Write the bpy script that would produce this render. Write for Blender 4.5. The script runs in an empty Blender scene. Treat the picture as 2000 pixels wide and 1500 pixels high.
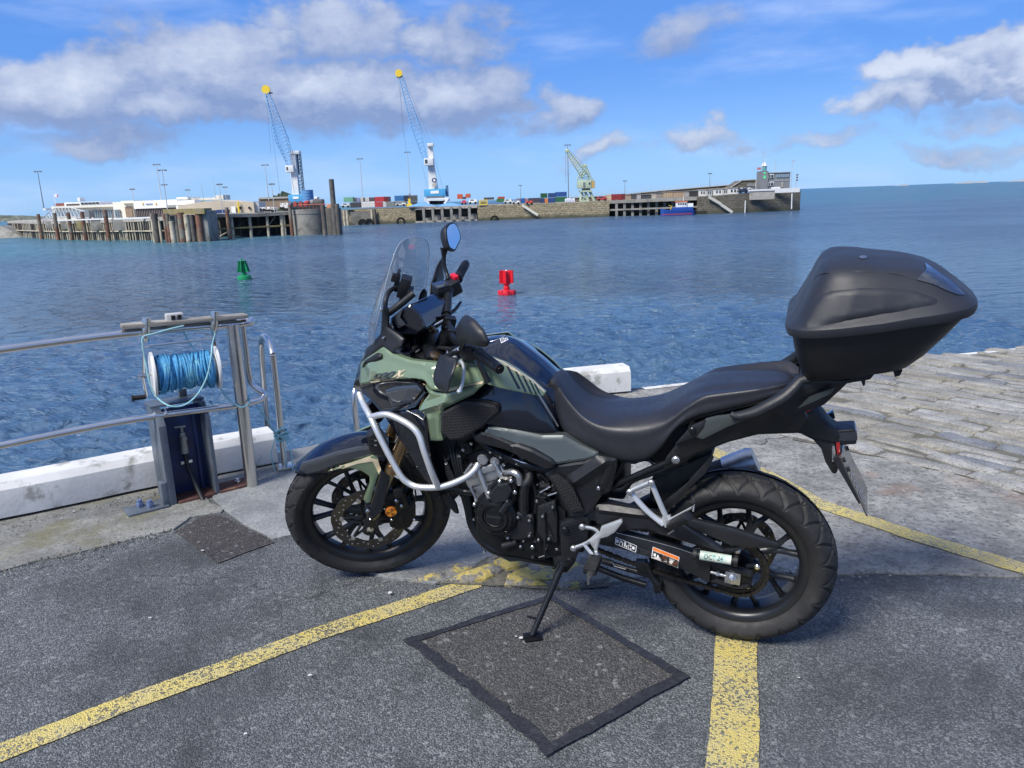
import bpy, bmesh, math, random
import numpy as np
from mathutils import Vector, Matrix, noise
from mathutils.geometry import delaunay_2d_cdt
R = math.radians
rnd = random.Random(7)
sc = bpy.context.scene
COL = sc.collection

# ------------------------------------------------------------------ camera
CAM_H, FPX, PITCH, ROLL = 1.519, 1510.0, R(13.43), R(2.1)
F = Vector((0, math.cos(PITCH), -math.sin(PITCH)))
Rt0 = Vector((1, 0, 0)); Up0 = Rt0.cross(F)
RT = Rt0 * math.cos(ROLL) - Up0 * math.sin(ROLL)
UP = Rt0 * math.sin(ROLL) + Up0 * math.cos(ROLL)
cam = bpy.data.objects.new('camera', bpy.data.cameras.new('camera'))
COL.objects.link(cam)
cm = Matrix((RT, UP, -F)).transposed().to_4x4(); cm.translation = (0, 0, CAM_H)
cam.matrix_world = cm
cam.data.sensor_width = 36.0; cam.data.lens = 36.0 * FPX / 2000.0
cam.data.clip_start = 0.05; cam.data.clip_end = 60000
sc.camera = cam

def ray(x, y):                       # measured direction of a point of the survey photograph
    return F * FPX + RT * (x - 1000) - UP * (y - 750)
CP = Vector((0, 0, CAM_H))
def G(x, y, z=0.0):                  # point on the horizontal plane z
    d = ray(x, y); return CP + d * ((z - CAM_H) / d.z)
def Wd(x, y, dist):                  # point at forward distance dist
    d = ray(x, y); return CP + d * (dist / d.y)

# ------------------------------------------------------------------ world
SUN_DIR = Vector((-0.50, -0.52, 0.82)).normalized()
SUN_EL = math.asin(SUN_DIR.z); SUN_AZ = math.atan2(SUN_DIR.x, SUN_DIR.y)
world = bpy.data.worlds.new('World'); sc.world = world; world.use_nodes = True
nt = world.node_tree; nt.nodes.clear()

class NT:
    """tiny helper to wire nodes"""
    def __init__(s, tree): s.t = tree
    def n(s, typ, **kw):
        nd = s.t.nodes.new(typ)
        for k, v in kw.items(): setattr(nd, k, v)
        return nd
    def put(s, sock, v):
        if v is None: return
        if isinstance(v, bpy.types.NodeSocket): s.t.links.new(v, sock)
        elif isinstance(v, (tuple, list)) and len(v) == 3 and sock.type == 'RGBA': sock.default_value = (*v, 1)
        else: sock.default_value = v
    def m(s, op, a, b=None, c=None, clamp=False):
        nd = s.n('ShaderNodeMath', operation=op, use_clamp=clamp)
        s.put(nd.inputs[0], a); s.put(nd.inputs[1], b)
        if c is not None: s.put(nd.inputs[2], c)
        return nd.outputs[0]
    def ss(s, v, lo, hi, a=0.0, b=1.0):
        nd = s.n('ShaderNodeMapRange', interpolation_type='SMOOTHSTEP')
        for i, q in enumerate((v, lo, hi, a, b)): s.put(nd.inputs[i], q)
        return nd.outputs[0]
    def lin(s, v, lo, hi, a=0.0, b=1.0):
        nd = s.n('ShaderNodeMapRange')
        for i, q in enumerate((v, lo, hi, a, b)): s.put(nd.inputs[i], q)
        return nd.outputs[0]
    def mix(s, f, a, b, mode='MIX'):
        nd = s.n('ShaderNodeMix', data_type='RGBA', blend_type=mode)
        s.put(nd.inputs[0], f); s.put(nd.inputs[6], a); s.put(nd.inputs[7], b)
        return nd.outputs[2]
    def vec(s, x, y, z=0.0):
        nd = s.n('ShaderNodeCombineXYZ')
        for i, q in enumerate((x, y, z)): s.put(nd.inputs[i], q)
        return nd.outputs[0]
    def noise(s, v, scale, detail=4, rough=0.5, out=0, dist=0.0):
        nd = s.n('ShaderNodeTexNoise')
        s.put(nd.inputs['Vector'], v); nd.inputs['Scale'].default_value = scale
        nd.inputs['Detail'].default_value = detail; nd.inputs['Roughness'].default_value = rough
        nd.inputs['Distortion'].default_value = dist
        return nd.outputs[out]
    def voro(s, v, scale, feature='F1', rand=1.0):
        nd = s.n('ShaderNodeTexVoronoi', feature=feature)
        s.put(nd.inputs['Vector'], v); nd.inputs['Scale'].default_value = scale
        nd.inputs['Randomness'].default_value = rand
        return nd
    def scale(s, v, sx, sy, sz):
        nd = s.n('ShaderNodeMapping'); s.put(nd.inputs[0], v); nd.inputs['Scale'].default_value = (sx, sy, sz)
        return nd.outputs[0]
    def gray(s, col):
        nd = s.n('ShaderNodeSeparateColor'); s.put(nd.inputs[0], col); return nd.outputs[0]

w = NT(nt)
out = w.n('ShaderNodeOutputWorld'); bg = w.n('ShaderNodeBackground'); bg.inputs[1].default_value = 0.11
w.t.links.new(bg.outputs[0], out.inputs[0])
sky = w.n('ShaderNodeTexSky', sky_type='NISHITA', sun_disc=False)
sky.sun_elevation = SUN_EL; sky.sun_rotation = SUN_AZ
sky.air_density = 1.0; sky.dust_density = 0.35; sky.ozone_density = 2.2; sky.altitude = 10
tc = w.n('ShaderNodeTexCoord')
sep = w.n('ShaderNodeSeparateXYZ'); w.put(sep.inputs[0], tc.outputs['Generated'])
az = w.m('ARCTAN2', sep.outputs[0], sep.outputs[1]); el = w.m('ARCSINE', sep.outputs[2])
tint = w.mix(1.0, sky.outputs[0], (0.62, 0.86, 1.30), 'MULTIPLY')
gam = w.n('ShaderNodeGamma'); w.put(gam.inputs[0], tint); gam.inputs[1].default_value = 1.08
elp = w.m('MAXIMUM', el, 0.0)
grad = w.mix(w.ss(elp, 0.0, 0.16), (1.85, 3.45, 5.9), (0.74, 1.95, 5.0))
grad = w.mix(w.ss(elp, 0.10, 0.55), grad, (0.30, 1.12, 4.0))
SKYC = w.mix(0.85, gam.outputs[0], grad)
def azel(x, y):
    d = ray(x, y).normalized(); return math.atan2(d.x, d.y), math.asin(d.z)
def ang(px): return px / FPX
# (x, y, half width, half height, weight) of the cloud banks, measured in the view, the last ones added outside it
BANKS = [(-60, 205, 150, 70, .55), (150, 185, 170, 75, .62), (420, 150, 190, 95, .75), (640, 190, 210, 80, .62),
         (840, 190, 150, 75, .55), (330, 235, 420, 45, .5), (1050, 200, 120, 48, .50), (660, 55, 170, 70, .56),
         (860, 75, 130, 60, .50), (1330, 70, 150, 60, .34), (1180, 285, 80, 30, .40), (1390, 268, 110, 34, .45),
         (1720, 200, 110, 40, .55), (1830, 150, 110, 48, .72), (1960, 105, 100, 60, .75), (1900, 205, 190, 42, .4),
         (1600, 275, 160, 28, .38), (1920, 285, 170, 30, .38), (260, 290, 260, 30, .42), (80, 300, 120, 20, .3),
         (1290, 292, 180, 18, .28), (950, 290, 200, 16, .25), (2250, 120, 240, 90, .5), (-420, 170, 300, 90, .55),
         (300, -260, 420, 120, .5), (1500, -330, 480, 110, .42), (2700, -200, 300, 200, .45), (-900, -200, 400, 200, .45)]
def banks(AZ, EL):
    mask = None
    for (x, y, sx, sy, wt) in BANKS:
        a0, e0 = azel(x, y)
        dx = w.m('DIVIDE', w.m('SUBTRACT', AZ, a0), ang(sx)); dy = w.m('DIVIDE', w.m('SUBTRACT', EL, e0), ang(sy))
        g = w.m('MULTIPLY', w.m('EXPONENT', w.m('MULTIPLY', w.m('ADD', w.m('MULTIPLY', dx, dx), w.m('MULTIPLY', dy, dy)), -0.9)), wt * 1.22)
        mask = g if mask is None else w.m('MAXIMUM', mask, g)
    return mask
wv = w.vec(az, w.m('MULTIPLY', el, 1.7), 2.1)
wx = w.m('MULTIPLY', w.m('SUBTRACT', w.noise(wv, 5.0, 5, 0.6), 0.5), 0.34); wy = w.m('MULTIPLY', w.m('SUBTRACT', w.noise(w.vec(el, az, 5.5), 6.0, 5, 0.6), 0.5), 0.13)
AZ, EL = w.m('ADD', az, wx), w.m('ADD', el, wy)
mask = banks(AZ, EL); mask1 = banks(w.m('ADD', AZ, -0.012), w.m('ADD', EL, 0.020))
behind = w.m('MAXIMUM', w.ss(w.m('ABSOLUTE', az), 0.95, 1.5, 0.0, 0.34), w.ss(el, 0.42, 0.95, 0.0, 0.42))  # cloud added behind and overhead, out of view, to make the ambient light less blue
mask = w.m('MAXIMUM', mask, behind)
def cl(dx, dy):
    v = w.vec(w.m('ADD', az, dx), w.m('MULTIPLY', w.m('ADD', el, dy), 1.75), 0.37)
    return w.m('ADD', w.m('MULTIPLY', w.noise(v, 7.5, 10, 0.60), 0.66), w.m('MULTIPLY', w.noise(v, 2.4, 3, 0.5), 0.34))
n0 = cl(0, 0); n1 = cl(-0.016, 0.026); nb = cl(0.03, 0.055)
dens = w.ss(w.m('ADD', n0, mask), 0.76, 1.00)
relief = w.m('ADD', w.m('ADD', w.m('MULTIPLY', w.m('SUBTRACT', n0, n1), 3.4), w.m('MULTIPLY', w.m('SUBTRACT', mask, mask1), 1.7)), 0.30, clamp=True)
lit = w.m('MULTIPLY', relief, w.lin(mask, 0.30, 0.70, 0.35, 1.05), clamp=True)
lit = w.m('MAXIMUM', lit, w.ss(el, 0.45, 0.9, 0.0, 0.8))  # unseen overhead cloud whitened to neutralise the ambient light
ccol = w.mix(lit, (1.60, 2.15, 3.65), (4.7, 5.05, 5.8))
# thin, high veil
veil = w.m('MULTIPLY', w.ss(w.noise(w.vec(w.m('MULTIPLY', az, 1.0), w.m('MULTIPLY', el, 4.0)), 4.0, 6, 0.55), 0.46, 0.78), 0.46)
base = w.mix(veil, SKYC, (4.2, 5.0, 7.0))
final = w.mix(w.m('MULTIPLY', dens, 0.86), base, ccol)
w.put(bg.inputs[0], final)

sun = bpy.data.objects.new('sun', bpy.data.lights.new('sun', 'SUN')); COL.objects.link(sun)
sun.data.energy = 3.7; sun.data.angle = R(20); sun.data.color = (1.0, 0.95, 0.87)
sun.rotation_euler = SUN_DIR.to_track_quat('Z', 'Y').to_euler()
sc.view_settings.view_transform = 'Standard'; sc.view_settings.look = 'None'
sc.view_settings.exposure = 0.55; sc.view_settings.gamma = 1.0; sc.view_settings.use_curve_mapping = False
sc.cycles.max_bounces = 6; sc.cycles.transparent_max_bounces = 8

# ------------------------------------------------------------------ mesh helpers
def tag(o, label=None, cat=None, group=None, kind=None):
    if label: o['label'] = label
    if cat: o['category'] = cat
    if group: o['group'] = group
    if kind: o['kind'] = kind
    return o
def fin(name, me, mat=None, parent=None, angle=32):
    if mat is not None:
        for mm in (mat if isinstance(mat, (list, tuple)) else [mat]): me.materials.append(mm)
    me.polygons.foreach_set('use_smooth', [True] * len(me.polygons))
    me.set_sharp_from_angle(angle=R(angle))
    o = bpy.data.objects.new(name, me); COL.objects.link(o)
    if parent is not None: o.parent = parent
    return o
def raw(name, verts, faces, mat=None, parent=None, angle=32, recalc=False, idx=None):
    me = bpy.data.meshes.new(name); me.from_pydata([tuple(v) for v in verts], [], faces)
    if recalc:
        bm = bmesh.new(); bm.from_mesh(me); bmesh.ops.remove_doubles(bm, verts=bm.verts, dist=1e-6)
        bmesh.ops.recalc_face_normals(bm, faces=bm.faces); bm.to_mesh(me); bm.free()
    if idx is not None and len(idx) == len(me.polygons): me.polygons.foreach_set('material_index', idx)
    me.update()
    return fin(name, me, mat, parent, angle)
def empty(name, loc=(0, 0, 0), rot=None, parent=None):
    o = bpy.data.objects.new(name, None); COL.objects.link(o); o.location = loc
    o.empty_display_size = .1
    if rot is not None: o.rotation_euler = rot
    if parent: o.parent = parent
    return o
def thing(name, label, cat, loc=(0, 0, 0), rot=None, group=None):
    return tag(empty(name, loc, rot), label, cat, group)

class MB:
    def __init__(s): s.v = []; s.f = []; s.mi = []; s.cur = 0
    def add(s, vs, fs):
        b = len(s.v); s.v += [tuple(v) for v in vs]; s.f += [[b + i for i in f] for f in fs]; s.mi += [s.cur] * len(fs)
        return s
    def box(s, c, size, rot=None, taper=1.0):
        x, y, z = [q / 2 for q in size]; vs = []
        for k, (zz, t) in enumerate(((-z, 1), (z, taper))):
            for (a, b) in ((-1, -1), (1, -1), (1, 1), (-1, 1)): vs.append(Vector((a * x * t, b * y * t, zz)))
        M = rot if rot is not None else Matrix.Identity(3)
        vs = [M @ q + Vector(c) for q in vs]
        return s.add(vs, [[3, 2, 1, 0], [4, 5, 6, 7], [0, 1, 5, 4], [1, 2, 6, 5], [2, 3, 7, 6], [3, 0, 4, 7]])
    def cyl(s, p0, p1, r0, r1=None, n=12, cap=True):
        p0, p1 = Vector(p0), Vector(p1); r1 = r0 if r1 is None else r1
        d = (p1 - p0).normalized(); a = d.orthogonal().normalized(); b = d.cross(a)
        vs = [p0 + (a * math.cos(t) + b * math.sin(t)) * r0 for t in [2 * math.pi * i / n for i in range(n)]]
        vs += [p1 + (a * math.cos(t) + b * math.sin(t)) * r1 for t in [2 * math.pi * i / n for i in range(n)]]
        fs = [[i, (i + 1) % n, n + (i + 1) % n, n + i] for i in range(n)]
        if cap: fs += [list(range(n))[::-1], list(range(n, 2 * n))]
        return s.add(vs, fs)
    def tube(s, pts, r, n=10, smooth=0, cap=True, radii=None, flat=1.0):
        pts = [Vector(p) for p in pts]
        if smooth: pts, radii = cr(pts, smooth, radii)
        m = len(pts); t0 = (pts[1] - pts[0]).normalized(); a = t0.orthogonal().normalized(); rings = []
        for i, p in enumerate(pts):
            t = (pts[min(i + 1, m - 1)] - pts[max(i - 1, 0)]).normalized()
            a = (a - t * a.dot(t)).normalized(); b = t.cross(a); rr = radii[i] if radii else r
            rings.append([p + (a * math.cos(q) + b * math.sin(q) * flat) * rr for q in [2 * math.pi * k / n for k in range(n)]])
        vs = [v for rg in rings for v in rg]
        fs = [[i * n + k, i * n + (k + 1) % n, (i + 1) * n + (k + 1) % n, (i + 1) * n + k] for i in range(m - 1) for k in range(n)]
        if cap: fs += [list(range(n))[::-1], [(m - 1) * n + k for k in range(n)]]
        return s.add(vs, fs)
    def lathe(s, prof, c=(0, 0, 0), axis='Z', n=24, M=None, close=False):
        """prof: list of (r, h)"""
        vs = []
        for (r, h) in prof:
            for k in range(n):
                q = 2 * math.pi * k / n
                if axis == 'Z': v = Vector((r * math.cos(q), r * math.sin(q), h))
                elif axis == 'Y': v = Vector((r * math.cos(q), h, r * math.sin(q)))
                else: v = Vector((h, r * math.cos(q), r * math.sin(q)))
                if M is not None: v = M @ v
                vs.append(v + Vector(c))
        m = len(prof)
        fs = [[i * n + k, i * n + (k + 1) % n, (i + 1) * n + (k + 1) % n, (i + 1) * n + k] for i in range(m - 1) for k in range(n)]
        if close: fs += [[(m - 1) * n + k, (m - 1) * n + (k + 1) % n, (k + 1) % n, k] for k in range(n)]
        else:
            if prof[0][0] > 1e-5: fs.append(list(range(n)))
            if prof[-1][0] > 1e-5: fs.append([(m - 1) * n + k for k in range(n)][::-1])
        return s.add(vs, fs)
    def prism(s, poly, z0, z1, M=None):
        """poly: 2D points; extruded along local z; M maps local to world"""
        n = len(poly); vs = [Vector((x, y, z0)) for x, y in poly] + [Vector((x, y, z1)) for x, y in poly]
        if M is not None: vs = [M @ v for v in vs]
        return s.add(vs, [list(range(n))[::-1], list(range(n, 2 * n))] + [[i, (i + 1) % n, n + (i + 1) % n, n + i] for i in range(n)])
    def mesh(s, name, bevel=0, seg=2, mirror=False):
        me = bpy.data.meshes.new(name); me.from_pydata(s.v, [], s.f)
        if any(s.mi): me.polygons.foreach_set('material_index', s.mi)
        bm = bmesh.new(); bm.from_mesh(me)
        bmesh.ops.remove_doubles(bm, verts=bm.verts, dist=1e-5)
        bmesh.ops.recalc_face_normals(bm, faces=bm.faces)
        if bevel:
            es = [e for e in bm.edges if len(e.link_faces) == 2 and e.calc_face_angle(0) > R(30)]
            bmesh.ops.bevel(bm, geom=es, offset=bevel, segments=seg, profile=.6, affect='EDGES', clamp_overlap=True)
        bm.to_mesh(me); bm.free(); me.update()
        return me
    def build(s, name, mat=None, parent=None, bevel=0, seg=2, angle=32):
        return fin(name, s.mesh(name, bevel, seg), mat, parent, angle)

def cr(pts, k, radii=None):
    """Catmull-Rom through pts, k pieces per span"""
    P = [pts[0] * 2 - pts[1]] + list(pts) + [pts[-1] * 2 - pts[-2]]; o = []; ro = []
    for i in range(1, len(P) - 2):
        for j in range(k):
            t = j / k
            o.append(.5 * ((2 * P[i]) + (P[i + 1] - P[i - 1]) * t + (2 * P[i - 1] - 5 * P[i] + 4 * P[i + 1] - P[i + 2]) * t * t
                           + (3 * P[i] - P[i - 1] - 3 * P[i + 1] + P[i + 2]) * t ** 3))
            if radii: ro.append(radii[i - 1] * (1 - t) + radii[i] * t)
    o.append(P[-2])
    if radii: ro.append(radii[-1])
    return o, (ro if radii else None)
def copy_tree(o, parent=None):
    c = o.copy(); COL.objects.link(c)
    if parent is not None: c.parent = parent
    for ch in list(o.children): copy_tree(ch, c)
    return c
def yawm(a): return Matrix.Rotation(a, 3, 'Z')

# ------------------------------------------------------------------ materials
def mat(name, col, rough=0.6, metal=0.0, var=0.0, vscale=8.0, bump=0.0, bscale=60.0, coat=0.0, spec=None, dirt=None, dscale=3.0, dlo=.5, dhi=.75, stretch=None, detail=5):
    m = bpy.data.materials.new(name); m.use_nodes = True
    t = NT(m.node_tree); b = m.node_tree.nodes['Principled BSDF']
    tcn = t.n('ShaderNodeTexCoord'); ov = tcn.outputs['Object']
    if stretch: ov = t.scale(ov, *stretch)
    c = tuple(col)
    src = None
    if var:
        nz = t.noise(ov, vscale, detail, .6)
        src = t.mix(t.ss(nz, .25, .75), tuple(q * (1 - var) for q in c), tuple(min(1, q * (1 + var)) for q in c))
    if dirt is not None:
        nz = t.noise(ov, dscale, 7, .65)
        src = t.mix(t.ss(nz, dlo, dhi), src if src is not None else c, tuple(dirt))
    t.put(b.inputs['Base Color'], src if src is not None else c)
    b.inputs['Roughness'].default_value = rough; b.inputs['Metallic'].default_value = metal
    if var and rough > .15:
        t.put(b.inputs['Roughness'], t.lin(t.noise(ov, vscale * 2.3, 4), .3, .7, rough * .85, min(1, rough * 1.15)))
    if coat: b.inputs['Coat Weight'].default_value = coat; b.inputs['Coat Roughness'].default_value = 0.04
    if spec is not None: b.inputs['Specular IOR Level'].default_value = spec
    if bump:
        bp = t.n('ShaderNodeBump'); bp.inputs['Strength'].default_value = 1; bp.inputs['Distance'].default_value = bump
        t.put(bp.inputs['Height'], t.noise(ov, bscale, 5, .6)); t.put(b.inputs['Normal'], bp.outputs[0])
    return m
def emis(m, col, s):
    b = m.node_tree.nodes['Principled BSDF']; b.inputs['Emission Color'].default_value = (*col, 1); b.inputs['Emission Strength'].default_value = s
    return m
# ------------------------------------------------------------------ ground materials
def asphalt_col(t, ov, dark, light, sc_=150, stain=.35):
    vo = t.voro(ov, sc_); rv = t.gray(vo.outputs['Color'])
    c = t.mix(t.m('POWER', rv, 2.2), dark, light)
    vo2 = t.voro(ov, 70); fl = t.ss(t.gray(vo2.outputs['Color']), .955, .99)
    c = t.mix(t.m('MULTIPLY', fl, .5), c, (.32, .32, .31))
    big = t.noise(ov, 1.1, 8, .66); mid = t.noise(ov, 4.5, 7, .68)
    c = t.mix(t.m('MULTIPLY', t.ss(big, .46, .62), stain * 1.5), c, tuple(q * .42 for q in dark))
    c = t.mix(t.m('MULTIPLY', t.ss(mid, .52, .70), .5), c, tuple(q * .5 for q in dark))
    c = t.mix(t.m('MULTIPLY', t.ss(t.noise(ov, 1.7, 6, .6), .5, .75), .3), c, tuple(min(1, q * 2.0) for q in dark))
    oil = t.m('MULTIPLY', t.ss(t.noise(ov, 2.3, 9, .72), .60, .69), .55); c = t.mix(oil, c, tuple(q * .35 for q in dark))
    cvn = t.n('ShaderNodeTexVoronoi', feature='DISTANCE_TO_EDGE'); wv_ = t.n('ShaderNodeVectorMath', operation='ADD'); t.put(wv_.inputs[0], ov)
    wn_ = t.n('ShaderNodeTexNoise'); t.put(wn_.inputs['Vector'], ov); wn_.inputs['Scale'].default_value = 2.2; wn_.inputs['Detail'].default_value = 8
    t.put(wv_.inputs[1], t.scale(wn_.outputs['Color'], .9, .9, .9)); t.put(cvn.inputs['Vector'], wv_.outputs[0]); cvn.inputs['Scale'].default_value = .5
    ck = t.m('MULTIPLY', t.ss(cvn.outputs['Distance'], 0.0, .0035, 1, 0), t.ss(t.noise(ov, .9, 3), .50, .56)); c = t.mix(t.m('MULTIPLY', ck, .75), c, tuple(q * .3 for q in dark))
    h = t.m('ADD', t.m('MULTIPLY', t.m('SUBTRACT', .6, vo.outputs['Distance']), 1.0), t.m('MULTIPLY', t.noise(ov, 30, 4), .4))
    return c, h
def asphalt_mat(name, dark, light, yellow=False, stain=.35, bumpd=.005, sc_=150, worn=.5):
    m = bpy.data.materials.new(name); m.use_nodes = True; t = NT(m.node_tree); b = m.node_tree.nodes['Principled BSDF']
    ov = t.n('ShaderNodeTexCoord').outputs['Object']
    c, h = asphalt_col(t, ov, dark, light, sc_, stain)
    if yellow:
        wv = t.gray(t.voro(ov, 150).outputs['Color'])
        wear = t.m('ADD', t.m('MULTIPLY', t.noise(ov, 2.6, 6, .65), 1.05), t.m('MULTIPLY', wv, .55))
        wear = t.m('ADD', wear, t.m('MULTIPLY', t.noise(ov, 42, 3, .6), .5))
        k = t.ss(wear, 1.08 + worn * .1, 1.17 + worn * .1)
        yc = t.mix(t.ss(t.noise(ov, 7, 5), .35, .7), (.58, .47, .14), (.52, .44, .19))
        yc = t.mix(t.m('MULTIPLY', t.ss(t.noise(ov, 3.3, 4), .55, .75), .45), yc, (.20, .17, .10))
        c = t.mix(t.m('MULTIPLY', k, .86), yc, c)
    t.put(b.inputs['Base Color'], c); b.inputs['Roughness'].default_value = .82
    bp = t.n('ShaderNodeBump'); bp.inputs['Distance'].default_value = bumpd; bp.inputs['Strength'].default_value = .9
    t.put(bp.inputs['Height'], h); t.put(b.inputs['Normal'], bp.outputs[0])
    return m
def stone_mat(name, a, bcol, speck=(.05, .05, .05), fine=90, rust=None, bumpd=.006, moss=0, yellowp=0, stretch=None, crack=False):
    m = bpy.data.materials.new(name); m.use_nodes = True; t = NT(m.node_tree); b = m.node_tree.nodes['Principled BSDF']
    ov0 = t.n('ShaderNodeTexCoord').outputs['Object']; ov = t.scale(ov0, *stretch) if stretch else ov0
    oi = t.n('ShaderNodeObjectInfo').outputs['Random']
    c = t.mix(t.ss(t.noise(ov, 5, 8, .68), .34, .66), a, bcol)
    c = t.mix(t.m('MULTIPLY', t.ss(t.noise(ov, fine, 4, .7), .50, .64), .7), c, speck)
    c = t.mix(t.m('MULTIPLY', t.ss(t.noise(ov, fine * .45, 4, .7), .57, .7), .5), c, tuple(min(1, q * 1.45) for q in bcol))
    c = t.mix(t.m('MULTIPLY', t.ss(t.noise(ov, 1.6, 5), .45, .7), .35), c, tuple(q * .55 for q in a))
    if moss: c = t.mix(t.m('MULTIPLY', t.ss(t.noise(ov0, 2.7, 7, .65), .47, .66), moss), c, (.13, .12, .045))
    if rust:
        for (rx, ry, rr) in rust:
            g = t.n('ShaderNodeVectorMath', operation='DISTANCE'); t.put(g.inputs[0], ov0); g.inputs[1].default_value = (rx, ry, 0)
            k = t.m('MULTIPLY', t.ss(t.m('ADD', t.m('DIVIDE', g.outputs['Value'], rr), t.m('MULTIPLY', t.noise(ov0, 13, 8, .75), 2.4)), 2.0, 1.2), .28)
            c = t.mix(k, c, (.30, .16, .085))
    if yellowp: c = t.mix(t.ss(t.noise(ov0, 9, 7, .72), .54 - yellowp * .1, .60 - yellowp * .1), c, (.50, .40, .12))
    h = t.m('ADD', t.m('MULTIPLY', t.noise(ov, 24, 8, .68), 1.0), t.m('MULTIPLY', t.noise(ov, 6, 4, .6), 1.4))
    if crack:
        v = t.voro(t.vec(t.m('ADD', t.noise(ov0, 2, 3), 0), 0, 0), 1)
        cv = t.n('ShaderNodeTexVoronoi', feature='DISTANCE_TO_EDGE')
        dv = t.n('ShaderNodeVectorMath', operation='ADD'); t.put(dv.inputs[0], ov0)
        nz = t.n('ShaderNodeTexNoise'); t.put(nz.inputs['Vector'], ov0); nz.inputs['Scale'].default_value = 3; nz.inputs['Detail'].default_value = 6
        t.put(dv.inputs[1], t.scale(nz.outputs['Color'], .7, .7, .7)); t.put(cv.inputs['Vector'], dv.outputs[0]); cv.inputs['Scale'].default_value = .55
        ck = t.ss(cv.outputs['Distance'], .0, .006, 1, 0)
        ck = t.m('MULTIPLY', ck, t.ss(t.noise(ov0, .8, 3), .42, .55)); c = t.mix(t.m('MULTIPLY', ck, .7), c, (.04, .04, .037)); h = t.m('SUBTRACT', h, ck)
    t.put(b.inputs['Base Color'], c); b.inputs['Roughness'].default_value = .85
    bp = t.n('ShaderNodeBump'); bp.inputs['Distance'].default_value = bumpd; t.put(bp.inputs['Height'], h); t.put(b.inputs['Normal'], bp.outputs[0])
    return m
M_ASPH = asphalt_mat('asphalt', (.052, .059, .064), (.225, .238, .245), sc_=215)
M_PATCH = asphalt_mat('asphalt_patch', (.034, .034, .034), (.145, .142, .138), sc_=215, stain=.15)
M_DRAIN = asphalt_mat('asphalt_drain_patch', (.028, .025, .024), (.12, .11, .105), sc_=170, stain=.2)
M_YELL = asphalt_mat('worn_yellow_paint', (.052, .059, .064), (.225, .238, .245), yellow=True, worn=.3, sc_=215)
M_YELL2 = asphalt_mat('worn_yellow_paint_on_stone', (.12, .12, .11), (.30, .30, .28), yellow=True, worn=.2, bumpd=.008)
M_SEAL = mat('bitumen_sealant', (.020, .021, .026), .55, var=.5, vscale=90, bump=.003, bscale=160, dirt=(.05, .052, .058), dscale=30)
M_SLAB = stone_mat('quay_slab', (.17, .18, .185), (.265, .275, .275), speck=(.085, .09, .095), fine=70, crack=False, bumpd=.004)
M_SLABM = stone_mat('quay_slab_mossy', (.145, .145, .13), (.25, .25, .235), speck=(.07, .07, .06), fine=70, moss=.6, bumpd=.005)
rs = [tuple(G(x, y)[:2]) + (r,) for x, y, r in ((1885, 942, .16), (1762, 958, .15), (1990, 975, .17), (1700, 930, .10), (1735, 965, .09))]
M_APRON = stone_mat('old_concrete_apron', (.155, .155, .145), (.33, .325, .30), speck=(.065, .063, .06), fine=46, rust=rs, bumpd=.012, crack=True)
M_JOINT = stone_mat('sett_joint_grit', (.10, .095, .078), (.16, .15, .12), fine=60, bumpd=.01, moss=.3)
SETT = [stone_mat('sett_granite_grey', (.20, .20, .185), (.34, .33, .30), bumpd=.009, stretch=(1, 1, 1)),
        stone_mat('sett_granite_buff', (.20, .19, .16), (.34, .32, .27), bumpd=.010, moss=.12),
        stone_mat('sett_granite_blue', (.14, .15, .165), (.22, .23, .24), bumpd=.007),
        stone_mat('sett_granite_pale', (.24, .235, .22), (.38, .375, .35), bumpd=.009)]
M_QWALL = stone_mat('quay_masonry', (.12, .115, .10), (.24, .23, .20), bumpd=.03)
M_ROUGH = stone_mat('rough_granite_yellow_worn', (.17, .165, .15), (.33, .32, .29), yellowp=.9, bumpd=.02)
M_ROUGH2 = stone_mat('rough_granite', (.17, .165, .15), (.33, .32, .29), yellowp=.1, bumpd=.02)
M_WHITE = mat('white_painted_concrete', (.60, .60, .585), .75, var=.10, vscale=5, dirt=(.30, .30, .27), dscale=7, dlo=.53, dhi=.66, bump=.0016, bscale=40, detail=8)
M_STEEL = mat('brushed_steel', (.66, .64, .61), .24, metal=1.0, var=.07, vscale=5, dirt=(.45, .38, .30), dscale=4, dlo=.60, dhi=.85)
M_DARKGAP = mat('gap_shade_stone', (.05, .052, .04), .8, var=.4, vscale=14, bump=.01)  # dark tone stands for the shade in the gap under the kerb

# ------------------------------------------------------------------ ground
EDGE = [(-30, -16), (-8, .92), (-4.6, 2.88), (-2.80, 3.97), (-1.50, 4.72), (-.6, 5.3), (.20, 5.86), (1.0, 6.06), (2.5, 6.53), (4.78, 7.08), (12, 8.9), (60, 21)]
QZ = -8
def wob(poly, step=.05, amp=.012, closed=True, seed=0, freq=6):
    o = []; n = len(poly)
    for i in range(n if closed else n - 1):
        a, b = Vector(poly[i][:2]), Vector(poly[(i + 1) % n][:2]); L = (b - a).length; k = max(1, int(L / step))
        nn = Vector((-(b - a).y, (b - a).x)).normalized() if L else Vector((0, 0))
        for j in range(k):
            p = a.lerp(b, j / k); q = noise.noise(Vector((p.x * freq, p.y * freq, seed))) + .5 * noise.noise(Vector((p.x * freq * 3, p.y * freq * 3, seed + 9)))
            o.append(p + nn * q * amp * (1 if j else .5))
    if not closed: o.append(Vector(poly[-1][:2]))
    return o
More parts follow.
